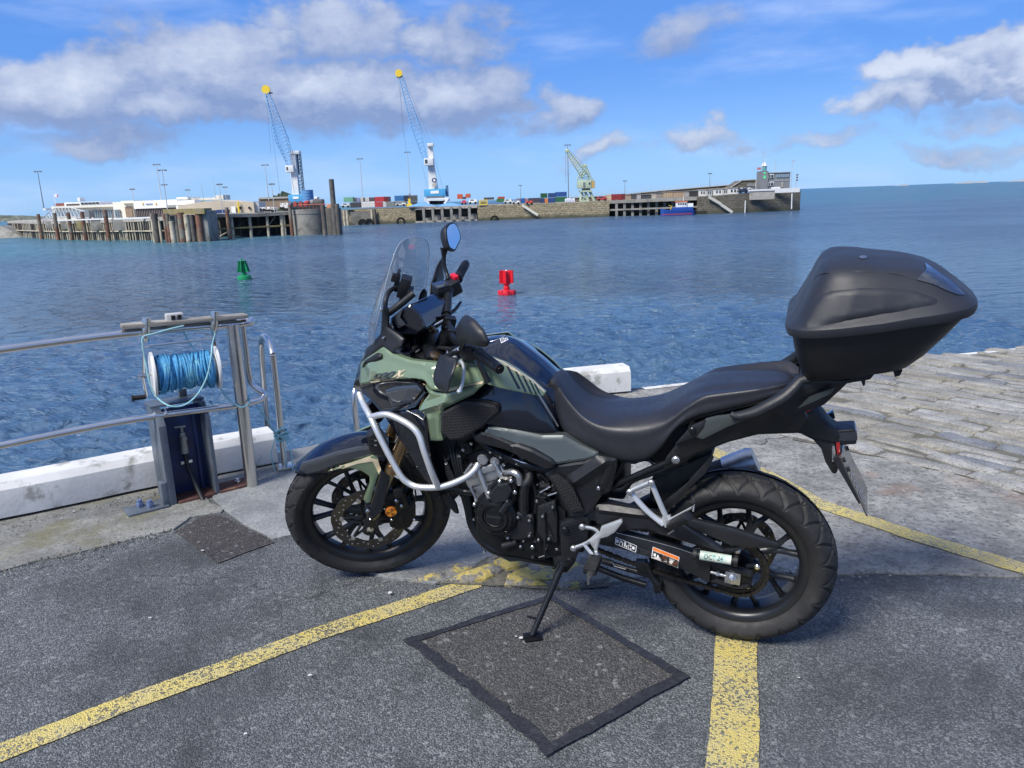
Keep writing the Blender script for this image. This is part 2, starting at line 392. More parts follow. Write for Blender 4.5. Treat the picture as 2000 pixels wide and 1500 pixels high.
def sheet(name, poly, z, mt, kind='structure', th=0.0, parent=None, bevel=0):
    mb = MB(); vs = [Vector((p[0], p[1], z)) for p in poly]
    if th: mb.prism([(p[0], p[1]) for p in poly], z - th, z)
    else: mb.add(vs, [list(range(len(vs)))])
    me = mb.mesh(name, bevel, 1)
    if not th:
        for p in me.polygons:
            if p.normal.z < 0: p.flip()
        me.update()
    return tag(fin(name, me, mt, parent), kind=kind if parent is None else None)
quay = [(60, -40), (60, 21)] + EDGE[::-1][1:-1] + [(-30, -16), (-30, -40)]
mb = MB(); mb.prism(quay, QZ, 0); me = mb.mesh('ground')
o = fin('ground', me, [M_ASPH, M_QWALL]); tag(o, kind='structure')
for p in me.polygons: p.material_index = 0 if p.normal.z > .5 else 1

def gp(pts, z=0): return [G(x, y, z).xy for x, y in pts]
kb = EDGE[3]
slabA = [(-6.5, 1.85), (-3.2, 3.05)] + []
A_low = gp([(-250, 1176), (0, 1118), (70, 1098), (120, 1090), (220, 1064), (340, 1037), (372, 1012), (432, 1003), (438, 996), (412, 985), (404, 975)])
slabA = wob([(-6.2, .9)] + [tuple(p) for p in A_low] + [(-1.86, 4.42), (-2.8, 3.93), (-6.2, 1.95)], seed=3)
sheet('quay_slab', slabA, .010, M_SLABM, th=.03, bevel=.003)
slabB = wob([tuple(p) for p in gp([(416, 975), (450, 1008), (486, 1030), (532, 1056), (575, 1046), (620, 1072), (690, 1112), (760, 1133), (850, 1143), (905, 1122), (955, 1092)])] + [(-.02, 3.2), (.1, 4.4), (.05, 5.66), (-.6, 5.24), (-1.5, 4.68), (-1.8, 4.5)], seed=5)
sheet('quay_slab', slabB, .012, M_SLAB, th=.03, bevel=.003)
ap = wob([(-.12, 3.02)] + [tuple(p) for p in gp([(1010, 1128), (1100, 1150), (1200, 1140), (1280, 1125), (1400, 1121), (1500, 1118), (1640, 1126), (1700, 1121), (1800, 1123), (2000, 1128), (2150, 1126)])] + [(12, 2.8), (12, 8.8), (4.78, 7.0), (2.5, 6.45), (1.0, 5.98), (-.1, 5.6), (-.08, 4.4)], seed=8, amp=.016)
sheet('concrete_apron', ap, .008, M_APRON, th=.03, bevel=.003)
# drain patch and joint
sheet('drain_patch', wob(gp([(342, 1040), (400, 1008), (430, 1008), (455, 1020), (537, 1061), (425, 1102)]), seed=11, amp=.01), .005, M_DRAIN)
# dark tarmac square with its sealant seam
DIA = gp([(795, 1253), (1075, 1165), (1340, 1325), (1075, 1475)])
cen = sum((p for p in DIA), Vector((0, 0))) / 4
sheet('tarmac_patch', wob([cen + (p - cen) * .93 for p in DIA], amp=.004), .004, M_PATCH)
def strip(name, pts, wdt, z, mt, seed=1, amp=.008, step=.03, kind='structure'):
    """a band of varying width along a polyline"""
    P = [Vector(p[:2]) for p in pts]; c = []
    for i in range(len(P) - 1):
        k = max(2, int((P[i + 1] - P[i]).length / step)); c += [P[i].lerp(P[i + 1], j / k) for j in range(k)]
    c.append(P[-1]); vs = []; ws = wdt if isinstance(wdt, (list, tuple)) else [wdt, wdt]
    for i, p in enumerate(c):
        d = (c[min(i + 1, len(c) - 1)] - c[max(i - 1, 0)]).normalized(); nn = Vector((-d.y, d.x)); t = i / (len(c) - 1)
        ww = ws[0] * (1 - t) + ws[1] * t
        a = noise.noise(Vector((p.x * 14, p.y * 14, seed))) + .6 * noise.noise(Vector((p.x * 40, p.y * 40, seed)))
        b = noise.noise(Vector((p.x * 14, p.y * 14, seed + 5))) + .6 * noise.noise(Vector((p.x * 40, p.y * 40, seed + 5)))
        q1 = p + nn * (ww / 2 + amp * a); q2 = p - nn * (ww / 2 + amp * b); vs += [(q1.x, q1.y, z), (q2.x, q2.y, z)]
    fs = [[2 * i, 2 * i + 1, 2 * i + 3, 2 * i + 2] for i in range(len(c) - 1)]
    me = bpy.data.meshes.new(name); me.from_pydata(vs, [], fs); me.update()
    for p in me.polygons:
        if p.normal.z < 0: p.flip()
    return tag(fin(name, me, mt), kind=kind)
dd = [cen + (p - cen) * .965 for p in DIA]
for i, (a, b, wa, wb) in enumerate(((0, 1, .036, .030), (1, 2, .034, .036), (2, 3, .042, .042), (3, 0, .050, .040))):
    e = (dd[b] - dd[a]).normalized() * .018
    strip('sealant_seam', [dd[a] - e, dd[b] + e], (wa, wb), .008 + .0012 * i, M_SEAL, seed=20 + i, amp=.008 if i < 3 else .018)
# yellow lines
L1 = gp([(-60, 1494), (0, 1472), (250, 1374), (430, 1310), (640, 1232), (830, 1172), (930, 1138)])
strip('yellow_line', L1, .096, .0042, M_YELL, seed=31, amp=.004)
L2 = gp([(1438, 1236), (1436, 1300), (1436, 1400), (1430, 1500), (1424, 1600)]); strip('yellow_line', L2, (.138, .138), .0042, M_YELL, seed=33, amp=.004)
L3 = gp([(1380, 880), (1500, 932), (1595, 986), (1800, 1056), (2000, 1116), (2060, 1137)]); strip('yellow_line', L3, (.105, .105), .0125, M_YELL2, seed=35, amp=.006)
strip('white_edge_line', [(1.05, 5.99), (2.5, 6.44), (4.78, 6.99), (11, 8.5)], (.07, .07), .0125, M_WHITE, seed=37, amp=.01)

def splat(name, px, py, r, mt, seed):
    c = G(px, py).xy; P = [c + Vector((math.cos(a) * r, math.sin(a) * r * .8)) * (1 + .5 * noise.noise(Vector((math.cos(a) * 1.5, math.sin(a) * 1.5, seed)))) for a in [k * .5236 for k in range(12)]]
    return sheet(name, P, .0135, mt)
M_DROP = mat('pale_dropping', (.55, .56, .55), .8)
for k, (px, py, r) in enumerate(((1018, 1252, .008), (1008, 1249, .004), (762, 1163, .010), (396, 1080, .007), (294, 1212, .006), (606, 1325, .007), (145, 1003, .008), (232, 978, .006), (120, 1018, .005), (1905, 700, .02), (700, 1010, .006), (1560, 1330, .004), (480, 1440, .005))): splat('pale_spot', px, py, r, M_DROP, k * 3.1)
gm = MB(); gr_ = random.Random(9)
for k in range(420):
    if k < 170: q = Vector((-2.9, 3.42)).lerp(Vector((-1.4, 4.33)), gr_.random()) + Vector((gr_.gauss(0, .07), gr_.gauss(0, .05)))
    elif k < 300: q = G(gr_.uniform(0, 900), 0, 0).xy if False else G(*((lambda x: (x, 1122 - x * .24 + gr_.gauss(0, 6)))(gr_.uniform(0, 340))), 0).xy
    else: q = G(gr_.uniform(1100, 2000), 1124 + gr_.gauss(0, 7), 0).xy
    s = gr_.uniform(.002, .0055); gm.box((q.x, q.y, .012 + s * .4), (s * 2, s * 1.5, s), yawm(gr_.uniform(0, 3)), taper=.6)
tag(gm.build('grit', stone_mat('loose_grit', (.12, .12, .11), (.35, .34, .31))), 'loose grit scattered along the edges of the slabs', kind='stuff')
# rough stones with worn yellow paint by the slab's end
st = tag(empty('rough_kerb_stones'), kind='structure')
def stone(name, poly, z0, z1, mt, parent, seed=0, dome=.006, inset=.86):
    n = len(poly); c = sum((Vector(p) for p in poly), Vector((0, 0))) / n; vs = []
    for k, (s, z) in enumerate(((1.0, z0), (1.0, z1 - .010), (.965, z1 - .002), (inset * .82, z1 + dome * .5))):
        for p in poly:
            q = c + (Vector(p) - c) * s; zz = z + (noise.noise(Vector((q.x * 9, q.y * 9, seed))) * .007 if k else 0); vs.append((q.x, q.y, zz))
    vs.append((c.x, c.y, z1 + dome)); L = len(vs) - 1
    fs = [[k * n + i, k * n + (i + 1) % n, (k + 1) * n + (i + 1) % n, (k + 1) * n + i] for k in range(3) for i in range(n)]
    fs += [[3 * n + i, 3 * n + (i + 1) % n, L] for i in range(n)]
    return raw(name, vs, fs, mt, parent, 50, recalc=True)
RS = [([(846, 1141), (905, 1121), (935, 1108), (900, 1106), (850, 1122), (800, 1138)], 1), ([(860, 1143), (940, 1140), (985, 1118), (960, 1106), (915, 1120)], 0),
      ([(965, 1104), (1000, 1088), (1040, 1092), (1030, 1112), (990, 1120)], 0), ([(1000, 1122), (1045, 1100), (1075, 1094), (1130, 1103), (1128, 1122), (1080, 1138), (1010, 1140)], 0),
      ([(962, 1083), (985, 1068), (1020, 1076), (1002, 1085), (966, 1098)], 1), ([(1080, 1140), (1135, 1112), (1180, 1120), (1190, 1136), (1140, 1150), (1095, 1152)], 1),
      ([(985, 1146), (1070, 1146), (1035, 1135), (992, 1126)], 0)]
for i, (pl, k) in enumerate(RS):
    pl2 = gp(pl); stone('stone', wob(pl2, step=.03, amp=.010, seed=i, freq=12), -.02, .016 + .004 * (i % 3), M_ROUGH2 if k else M_ROUGH, st, i, .008, .9)
sheet('broken_stone_bed', wob(gp([(846, 1143), (905, 1106), (960, 1080), (1020, 1074), (1185, 1110), (1192, 1147), (1095, 1153), (985, 1147)]), seed=44, amp=.02), .0066, M_JOINT)

# ------------------------------------------------------------------ long granite setts
pv = tag(empty('sett_paving'), kind='structure')
BL, TL = G(1560, 872).xy, G(1588, 768).xy
u = (G(2000, 917).xy - G(1692, 849).xy).normalized(); v = Vector((-u.y, u.x))
reg = [G(1545, 862).xy, G(1592, 766).xy, Vector((2.75, 6.44)), Vector((4.2, 6.78)), Vector((6.2, 7.2)), Vector((6.2, 3.2)), G(2020, 972).xy, G(1850, 925).xy, G(1700, 893).xy]
def inside(p, poly):
    c = False; j = len(poly) - 1
    for i in range(len(poly)):
        a, b = poly[i], poly[j]
        if (a.y > p.y) != (b.y > p.y) and p.x < (b.x - a.x) * (p.y - a.y) / (b.y - a.y) + a.x: c = not c
        j = i
    return c
sheet('sett_bedding', wob(reg, seed=50, amp=.03), .0125, M_JOINT)
o0 = reg[0] - v * 1.6; row = 0; yv = 0; ns = 0; far = MB()
while yv < 7.5:
    wd = rnd.uniform(.09, .15); xu = -1.5 + rnd.uniform(0, .4)
    while xu < 6.5:
        L = rnd.choice([.30, .40, .52, .66, .46]) * rnd.uniform(.85, 1.2)
        c = o0 + u * (xu + L / 2) + v * (yv + wd / 2)
        if inside(c, reg):
            j = lambda a: rnd.uniform(-a, a)
            hx, hy = L / 2 - .004, wd / 2 - .004
            loc = [(-hx, -hy * .8), (-hx * .5, -hy), (hx * .1, -hy), (hx * .6, -hy), (hx, -hy * .75), (hx, hy * .7), (hx * .5, hy), (-hx * .2, hy), (-hx * .7, hy), (-hx, hy * .75)]
            bend = j(.016); sw_ = rnd.uniform(.78, 1.06)
            skew = j(.022); pl = [c + u * (a + j(.014)) + v * (b * sw_ + j(.009) + skew * a / hx + bend * (a / hx) ** 2 + .05 * noise.noise(Vector(((c.x + a) * .7, c.y * .7, 3)))) for a, b in loc]
            mm = rnd.choices(SETT, [5, 4, 1.6, 3])[0]
            if ns < 292 and c.x < 5.0:
                stone('paving_stone', pl, 0.0, .020 + rnd.uniform(-.006, .010), mm, pv, row, .004, .9); ns += 1
        xu += L
    yv += wd; row += 1
print('setts', ns)

# ------------------------------------------------------------------ white kerb beams
def beam(name, label, pts, h=.18, dpt=.22, z0=.025, seed=0, n=18):
    """front-bottom line pts, body lies behind it"""
    P, _ = cr([Vector((*p, 0)) for p in pts], n // max(1, len(pts) - 1) + 2); vs = []
    prof = [(0, 0), (-.004, h * .45), (.004, h - .035), (.035, h), (dpt - .03, h), (dpt, h - .03), (dpt, 0)]
    for i, p in enumerate(P):
        d = (P[min(i + 1, len(P) - 1)] - P[max(i - 1, 0)]).normalized(); nn = Vector((-d.y, d.x, 0))
        for (a, b) in prof:
            q = p + nn * a + Vector((0, 0, z0 + b)); s = noise.noise(Vector((q.x * 5, q.y * 5, q.z * 5 + seed))) * .0022
            vs.append(q + nn * s + Vector((0, 0, s * .6)))
    m = len(prof); fs = [[i * m + k, i * m + (k + 1) % m, (i + 1) * m + (k + 1) % m, (i + 1) * m + k] for i in range(len(P) - 1) for k in range(m)]
    fs += [list(range(m)), [(len(P) - 1) * m + k for k in range(m)][::-1]]
    t = thing(name, label, 'kerb')
    raw('beam', vs, fs, M_WHITE, t, 24, recalc=True)
    vs = []
    for i, p in enumerate(P):
        d = (P[min(i + 1, len(P) - 1)] - P[max(i - 1, 0)]).normalized(); nn = Vector((-d.y, d.x, 0))
        vs += [p + nn * .045 + Vector((0, 0, 0.0)), p + nn * .045 + Vector((0, 0, z0 + .01)), p + nn * (dpt - .03) + Vector((0, 0, z0 + .01)), p + nn * (dpt - .03)]
    fs = [[i * 4 + k, i * 4 + (k + 1) % 4, i * 4 + 4 + (k + 1) % 4, i * 4 + 4 + k] for i in range(len(P) - 1) for k in range(4)]
    fs += [[0, 1, 2, 3], [len(vs) - 1 - k for k in range(4)]]
    raw('bedding', vs, fs, M_DARKGAP, t, 40, recalc=True)
    return t
beam('kerb_beam', 'long white painted kerb beam at the quay edge below the steel railing', [(-5.6, 2.02), (-4.0, 2.93), (-2.65, 3.70), (-2.05, 4.09), (-1.43, 4.45)])
beam('kerb_beam', 'short rough white kerb block seen over the motorcycle seat', [(-.45, 5.36), (.15, 5.66), (.55, 5.79), (.93, 5.88)], h=.19, dpt=.2, seed=4)

# ------------------------------------------------------------------ water
WZ = -5.0
ny, nx = 760, 980
yb = np.concatenate([np.linspace(0.0, 60, 40), ])  # unused band kept for clarity
ang_ = np.radians(np.linspace(-56, 56, nx))
# ring radii grow so that a ring is about as deep as a ripple is seen from the quay
inv = np.linspace(1 / 7.5, 1 / 520.0, ny); rad = 1 / inv
rad = np.concatenate([rad, np.geomspace(560, 40000, 24)])
RR, AA = np.meshgrid(rad, ang_, indexing='ij'); X = RR * np.sin(AA); Y = RR * np.cos(AA)
rs_ = np.random.RandomState(5); Z = np.zeros_like(X); DXx = np.zeros_like(X); DYy = np.zeros_like(X)
dr = np.gradient(rad)[:, None]; dx_ = RR * (ang_[1] - ang_[0])
cellmax = np.maximum(dr * 1.0, dx_)
wind = np.radians(252)
for i in range(120):
    lam = .16 * (1.5 / .16) ** rs_.rand(); th = wind + rs_.randn() * .55
    k = 2 * np.pi / lam; kx, ky = k * np.cos(th), k * np.sin(th); a = .0165 * lam ** .95 * (.5 + rs_.rand())
    # damp what this ring spacing cannot carry
    fade = np.clip((lam / (2.6 * cellmax)) - 1.0, 0, 1)
    ph = kx * X + ky * Y + rs_.rand() * 6.283 + 1.3 * np.sin(X * .11 + i) + 1.1 * np.sin(Y * .09 + 2 * i)
    s, c = np.sin(ph), np.cos(ph); Z += a * s * fade; DXx += a * .8 * np.cos(th) * c * fade; DYy += a * .8 * np.sin(th) * c * fade
gust = .75 + .35 * np.sin(X * .05 + 1.3 * np.sin(Y * .03)) * np.sin(Y * .043 + X * .017)
Z *= gust
V = np.stack([X + DXx, Y + DYy, Z + WZ], -1).reshape(-1, 3)
n0_, n1_ = X.shape; idx = np.arange(n0_ * n1_).reshape(n0_, n1_)
Q = np.stack([idx[:-1, :-1], idx[:-1, 1:], idx[1:, 1:], idx[1:, :-1]], -1).reshape(-1, 4)[:, ::-1]
me = bpy.data.meshes.new('water'); me.vertices.add(len(V)); me.vertices.foreach_set('co', V.ravel())
me.loops.add(Q.size); me.loops.foreach_set('vertex_index', Q.ravel().astype(np.int32)); me.polygons.add(len(Q))
me.polygons.foreach_set('loop_start', np.arange(0, Q.size, 4, dtype=np.int32)); me.polygons.foreach_set('loop_total', np.full(len(Q), 4, dtype=np.int32))
me.update(); me.validate()
m = bpy.data.materials.new('harbour_water'); m.use_nodes = True; t = NT(m.node_tree); b = m.node_tree.nodes['Principled BSDF']
ov = t.n('ShaderNodeTexCoord').outputs['Object']
sp = t.n('ShaderNodeSeparateXYZ'); t.put(sp.inputs[0], ov)
wc = t.mix(t.ss(t.noise(ov, .035, 4), .35, .7), (.046, .100, .180), (.068, .138, .228))
shallow = t.m('MULTIPLY', t.ss(sp.outputs[0], -28, -75), t.ss(sp.outputs[1], 90, 160)); wc = t.mix(t.m('MULTIPLY', shallow, .35), wc, (.06, .30, .34))
wc = t.mix(t.m('MULTIPLY', t.ss(sp.outputs[1], 190, 420), t.m('MULTIPLY', t.ss(sp.outputs[0], 60, 130), .35)), wc, (.035, .20, .26))
t.put(b.inputs['Base Color'], wc); b.inputs['IOR'].default_value = 1.333
rv = t.n('ShaderNodeMapping'); t.put(rv.inputs[0], ov); rv.inputs['Rotation'].default_value = (0, 0, R(18)); rv.inputs['Scale'].default_value = (1, 1.9, 1)
dist_ = t.m('SQRT', t.m('ADD', t.m('MULTIPLY', sp.outputs[0], sp.outputs[0]), t.m('MULTIPLY', sp.outputs[1], sp.outputs[1])))
t.put(b.inputs['Roughness'], t.ss(dist_, 12, 140, .06, .24))
h1 = t.noise(rv.outputs[0], 4.2, 5, .60); h2 = t.noise(rv.outputs[0], .42, 4, .56); h3 = t.noise(rv.outputs[0], .075, 3, .5)
far_ = t.ss(dist_, 22, 70, .22, 1.0)
bp = t.n('ShaderNodeBump'); bp.inputs['Distance'].default_value = 1.0; t.put(bp.inputs['Height'], t.m('ADD', t.m('ADD', t.m('MULTIPLY', h1, .10), t.m('MULTIPLY', t.m('MULTIPLY', h2, far_), 3.4)), t.m('MULTIPLY', h3, t.ss(dist_, 60, 220, 0.0, 6.0))))
t.put(b.inputs['Normal'], bp.outputs[0])
o = fin('water', me, m, angle=180); tag(o, kind='structure')
# calm remainder of the harbour round the sides and behind the quay
sheet('water', [(-40000, -40000), (40000, -40000), (40000, 40000), (-40000, 40000)], WZ - .35, m)
# ================================================================== MOTORCYCLE
BX, BY, PSI, LEAN, STEER, RAKE = .763, 2.451, R(158.52), R(4.28), R(33.14), R(27)
MBK = (Matrix.Rotation(PSI, 3, 'Z') @ Matrix.Rotation(-LEAN, 3, 'X')); MBI = MBK.transposed()
BO = Vector((BX, BY, 0)); CAMB = MBI @ (CP - BO)
SAX = Vector((-math.sin(RAKE), 0, math.cos(RAKE))); MST = Matrix.Rotation(STEER, 3, SAX); SO = Vector((1.553, 0, 0))
def B(x, y, lat):
    """measured point: photograph bearing met by the plane 'lat' metres left of the bike's centre plane"""
    d = MBI @ ray(x, y); return CAMB + d * ((lat - CAMB.y) / d.y)
def S_(p): return MST @ (Vector(p) - SO) + SO               # steering-local to bike-local
CAMS = MST.transposed() @ (CAMB - SO) + SO
def BS(x, y, lat):
    """same, with 'lat' counted in the turned steering frame; returns steering-local"""
    d = MST.transposed() @ (MBI @ ray(x, y)); return CAMS + d * ((lat - CAMS.y) / d.y)
bike = thing('motorcycle', 'green and black adventure motorcycle with a top box parked on its side stand', 'motorcycle', (BX, BY, 0))
bike.rotation_euler = MBK.to_euler()

M_GREEN = mat('sage_green_paint', (.165, .228, .138), .22, var=.03, vscale=2, coat=1.0)
M_GREEN.node_tree.nodes['Principled BSDF'].inputs['Metallic'].default_value = .15
M_BLKG = mat('gloss_black_paint', (.006, .007, .012), .12, coat=1.0)
M_NAVY = mat('deep_blue_black_paint', (.004, .006, .014), .10, coat=.6)
M_BLK = mat('black_plastic', (.011, .012, .015), .42, var=.12, vscale=30, bump=.0006, bscale=500)
M_BLKM = mat('matt_black_plastic', (.008, .009, .011), .55, var=.15, vscale=25, bump=.0006, bscale=500)
M_FRAME = mat('satin_black_metal', (.010, .011, .013), .32, metal=.3, var=.15, vscale=20)
M_SEAT = mat('seat_vinyl', (.016, .017, .022), .40, var=.08, vscale=20, bump=.0005, bscale=900)
M_CASE = mat('case_grained_plastic', (.016, .018, .024), .50, var=.10, vscale=6, bump=.0004, bscale=900)
M_CASELO = mat('case_base_plastic', (.006, .007, .009), .5, var=.12, vscale=10, bump=.0006, bscale=700)
M_GREY = mat('matt_grey_paint', (.072, .085, .084), .34, metal=.35, var=.05, vscale=3)
M_ALU = mat('cast_aluminium', (.55, .56, .57), .36, metal=.9, var=.12, vscale=30, bump=.0008, bscale=300, dirt=(.16, .16, .16), dscale=14, dlo=.55, dhi=.8)
M_SILV = mat('silver_painted_tube', (.62, .64, .65), .36, metal=.6, var=.08, vscale=12)
M_BOLT = mat('bright_bolt', (.72, .72, .72), .22, metal=1.0)
M_CHROME = mat('chrome', (.75, .76, .78), .08, metal=1.0)
M_BRONZE = mat('bronze_fork', (.38, .26, .15), .25, metal=.9, var=.08, vscale=15)
M_GOLDT = mat('pale_gold_slider', (.50, .46, .28), .18, metal=.9)
M_RUB = mat('tyre_rubber', (.016, .016, .017), .66, var=.25, vscale=18, bump=.0008, bscale=260, dirt=(.035, .034, .032), dscale=9, dlo=.5, dhi=.8)
M_RIM = mat('rim_satin_black', (.022, .024, .028), .32, metal=.45, var=.1, vscale=12)
M_DISC = mat('brake_disc_steel', (.105, .10, .095), .34, metal=.9, var=.25, vscale=60)
M_HOLE = mat('hole_dark', (.004, .004, .004), .8)
M_HOLEP = mat('hole_pale_ground_seen', (.30, .31, .31), .8)
M_BEIGE = mat('beige_decal', (.55, .47, .32), .35, coat=.6)
M_WDEC = mat('white_decal', (.75, .76, .76), .4)
M_WDEC2 = mat('dark_grey_decal', (.035, .04, .05), .35, coat=.5)
M_ORANGE = mat('orange_decal', (.78, .20, .03), .4)
M_AMB = mat('amber_reflector', (.85, .30, .01), .12, coat=1.0)
M_AMB2 = mat('amber_reflector_dark', (.34, .10, .005), .15, coat=1.0)
M_RED = mat('red_switch', (.70, .015, .04), .35)
M_REDL = mat('red_lens', (.35, .01, .015), .15, coat=1.0)
M_CHAIN = mat('chain_steel', (.06, .056, .052), .42, metal=.85, var=.3, vscale=120)
M_DECP = mat('black_sticker', (.008, .008, .009), .35)
M_TOOL = mat('tool_tube_label', (.50, .54, .46), .35, var=.25, vscale=30, dirt=(.25, .50, .44), dscale=40, dlo=.45, dhi=.7)
M_PLATE = mat('number_plate_acrylic', (.050, .050, .050), .3, metal=.0, var=.15, vscale=20, coat=.5)
M_PCHAR = mat('plate_character', (.42, .42, .41), .35)
M_LENS = mat('smoked_lens', (.03, .035, .045), .06, coat=1.0)
M_SCR = bpy.data.materials.new('clear_windscreen'); M_SCR.use_nodes = True
t = NT(M_SCR.node_tree); b = M_SCR.node_tree.nodes['Principled BSDF']; o_ = M_SCR.node_tree.nodes['Material Output']
gl = t.n('ShaderNodeBsdfGlossy'); gl.inputs['Roughness'].default_value = .03; tr = t.n('ShaderNodeBsdfTransparent'); tr.inputs[0].default_value = (.93, .95, .97, 1)
df = t.n('ShaderNodeBsdfDiffuse'); df.inputs[0].default_value = (.6, .65, .72, 1)
fr = t.n('ShaderNodeLayerWeight'); fz = t.m('ADD', t.m('MULTIPLY', t.m('POWER', fr.outputs['Facing'], 4.0), .75), .05)
m1 = t.n('ShaderNodeMixShader'); t.put(m1.inputs[0], .05); t.put(m1.inputs[1], tr.outputs[0]); t.put(m1.inputs[2], df.outputs[0])
m2 = t.n('ShaderNodeMixShader'); t.put(m2.inputs[0], fz); t.put(m2.inputs[1], m1.outputs[0]); t.put(m2.inputs[2], gl.outputs[0])
t.put(o_.inputs['Surface'], m2.outputs[0])
M_SCRE = mat('windscreen_edge', (.35, .42, .50), .15, coat=.6)
M_TEXT = bpy.data.materials.new('textured_knee_panel'); M_TEXT.use_nodes = True
t = NT(M_TEXT.node_tree); b = M_TEXT.node_tree.nodes['Principled BSDF']; ov = t.n('ShaderNodeTexCoord').outputs['Object']
vo = t.voro(t.scale(ov, 1, .001, 1), 165, rand=.12); b.inputs['Base Color'].default_value = (.013, .013, .015, 1); b.inputs['Roughness'].default_value = .5
bp = t.n('ShaderNodeBump'); bp.inputs['Distance'].default_value = .002; t.put(bp.inputs['Height'], t.ss(vo.outputs['Distance'], .25, .55)); t.put(b.inputs['Normal'], bp.outputs[0])

# ---- builders in bike-local space
def both(name, vs, fs, mt, parent=bike, mirror=False, angle=32, idx=None):
    k_ = mirror if isinstance(mirror, float) else 1.0
    o = raw(name, vs, fs, mt, parent, angle, idx=idx)
    if mirror: raw(name, [(v[0], -v[1] * k_, v[2]) for v in vs], [f[::-1] for f in fs], mt, parent, angle, idx=idx)
    return o
def cdt(poly, step, extra=None):
    n = len(poly); xs = [p[0] for p in poly]; ys = [p[1] for p in poly]; pts = [Vector(p) for p in poly]
    x = min(xs) + step / 2
    segs = [(Vector(poly[i]), Vector(poly[(i + 1) % n])) for i in range(n)]; base_ = list(pts)
    def dist(p):
        m = 9e9
        for a, b_ in segs:
            ab = b_ - a; q = max(0, min(1, (p - a).dot(ab) / max(ab.length_squared, 1e-12))); m = min(m, (a + ab * q - p).length)
        return m
    ed = []; keep = []
    for chain in (extra or []):
        prev = None
        for p in chain:
            if inside(p, base_) and dist(p) > step * .12:
                pts.append(p); keep.append(p)
                if prev is not None: ed.append((prev, len(pts) - 1))
                prev = len(pts) - 1
            else: prev = None
    while x < max(xs):
        y = min(ys) + step / 2
        while y < max(ys):
            p = Vector((x, y))
            if inside(p, base_) and dist(p) > step * .45 and all((p - q).length > step * .45 for q in keep): pts.append(p)
            y += step
        x += step
    r = delaunay_2d_cdt(pts, ed, [list(range(n))], 1, 1e-6)
    return r[0], r[2], dist
def densify(P, step, smooth=False):
    o = []; n = len(P)
    for i in range(n):
        a, b_ = P[i], P[(i + 1) % n]; k = max(1, int((b_ - a).length / step))
        for j in range(k): o.append(a.lerp(b_, j / k))
    return o
def rounded(P, rad, k=3):
    """round the corners of a closed 3D polygon"""
    o = []; n = len(P)
    for i in range(n):
        a, p, b_ = P[i - 1], P[i], P[(i + 1) % n]; la, lb = (a - p).length, (b_ - p).length; r = min(rad, la * .45, lb * .45)
        q0, q1 = p + (a - p).normalized() * r, p + (b_ - p).normalized() * r
        for j in range(k + 1):
            s = j / k; o.append((q0.lerp(p, s)).lerp(p.lerp(q1, s), s))
    return o
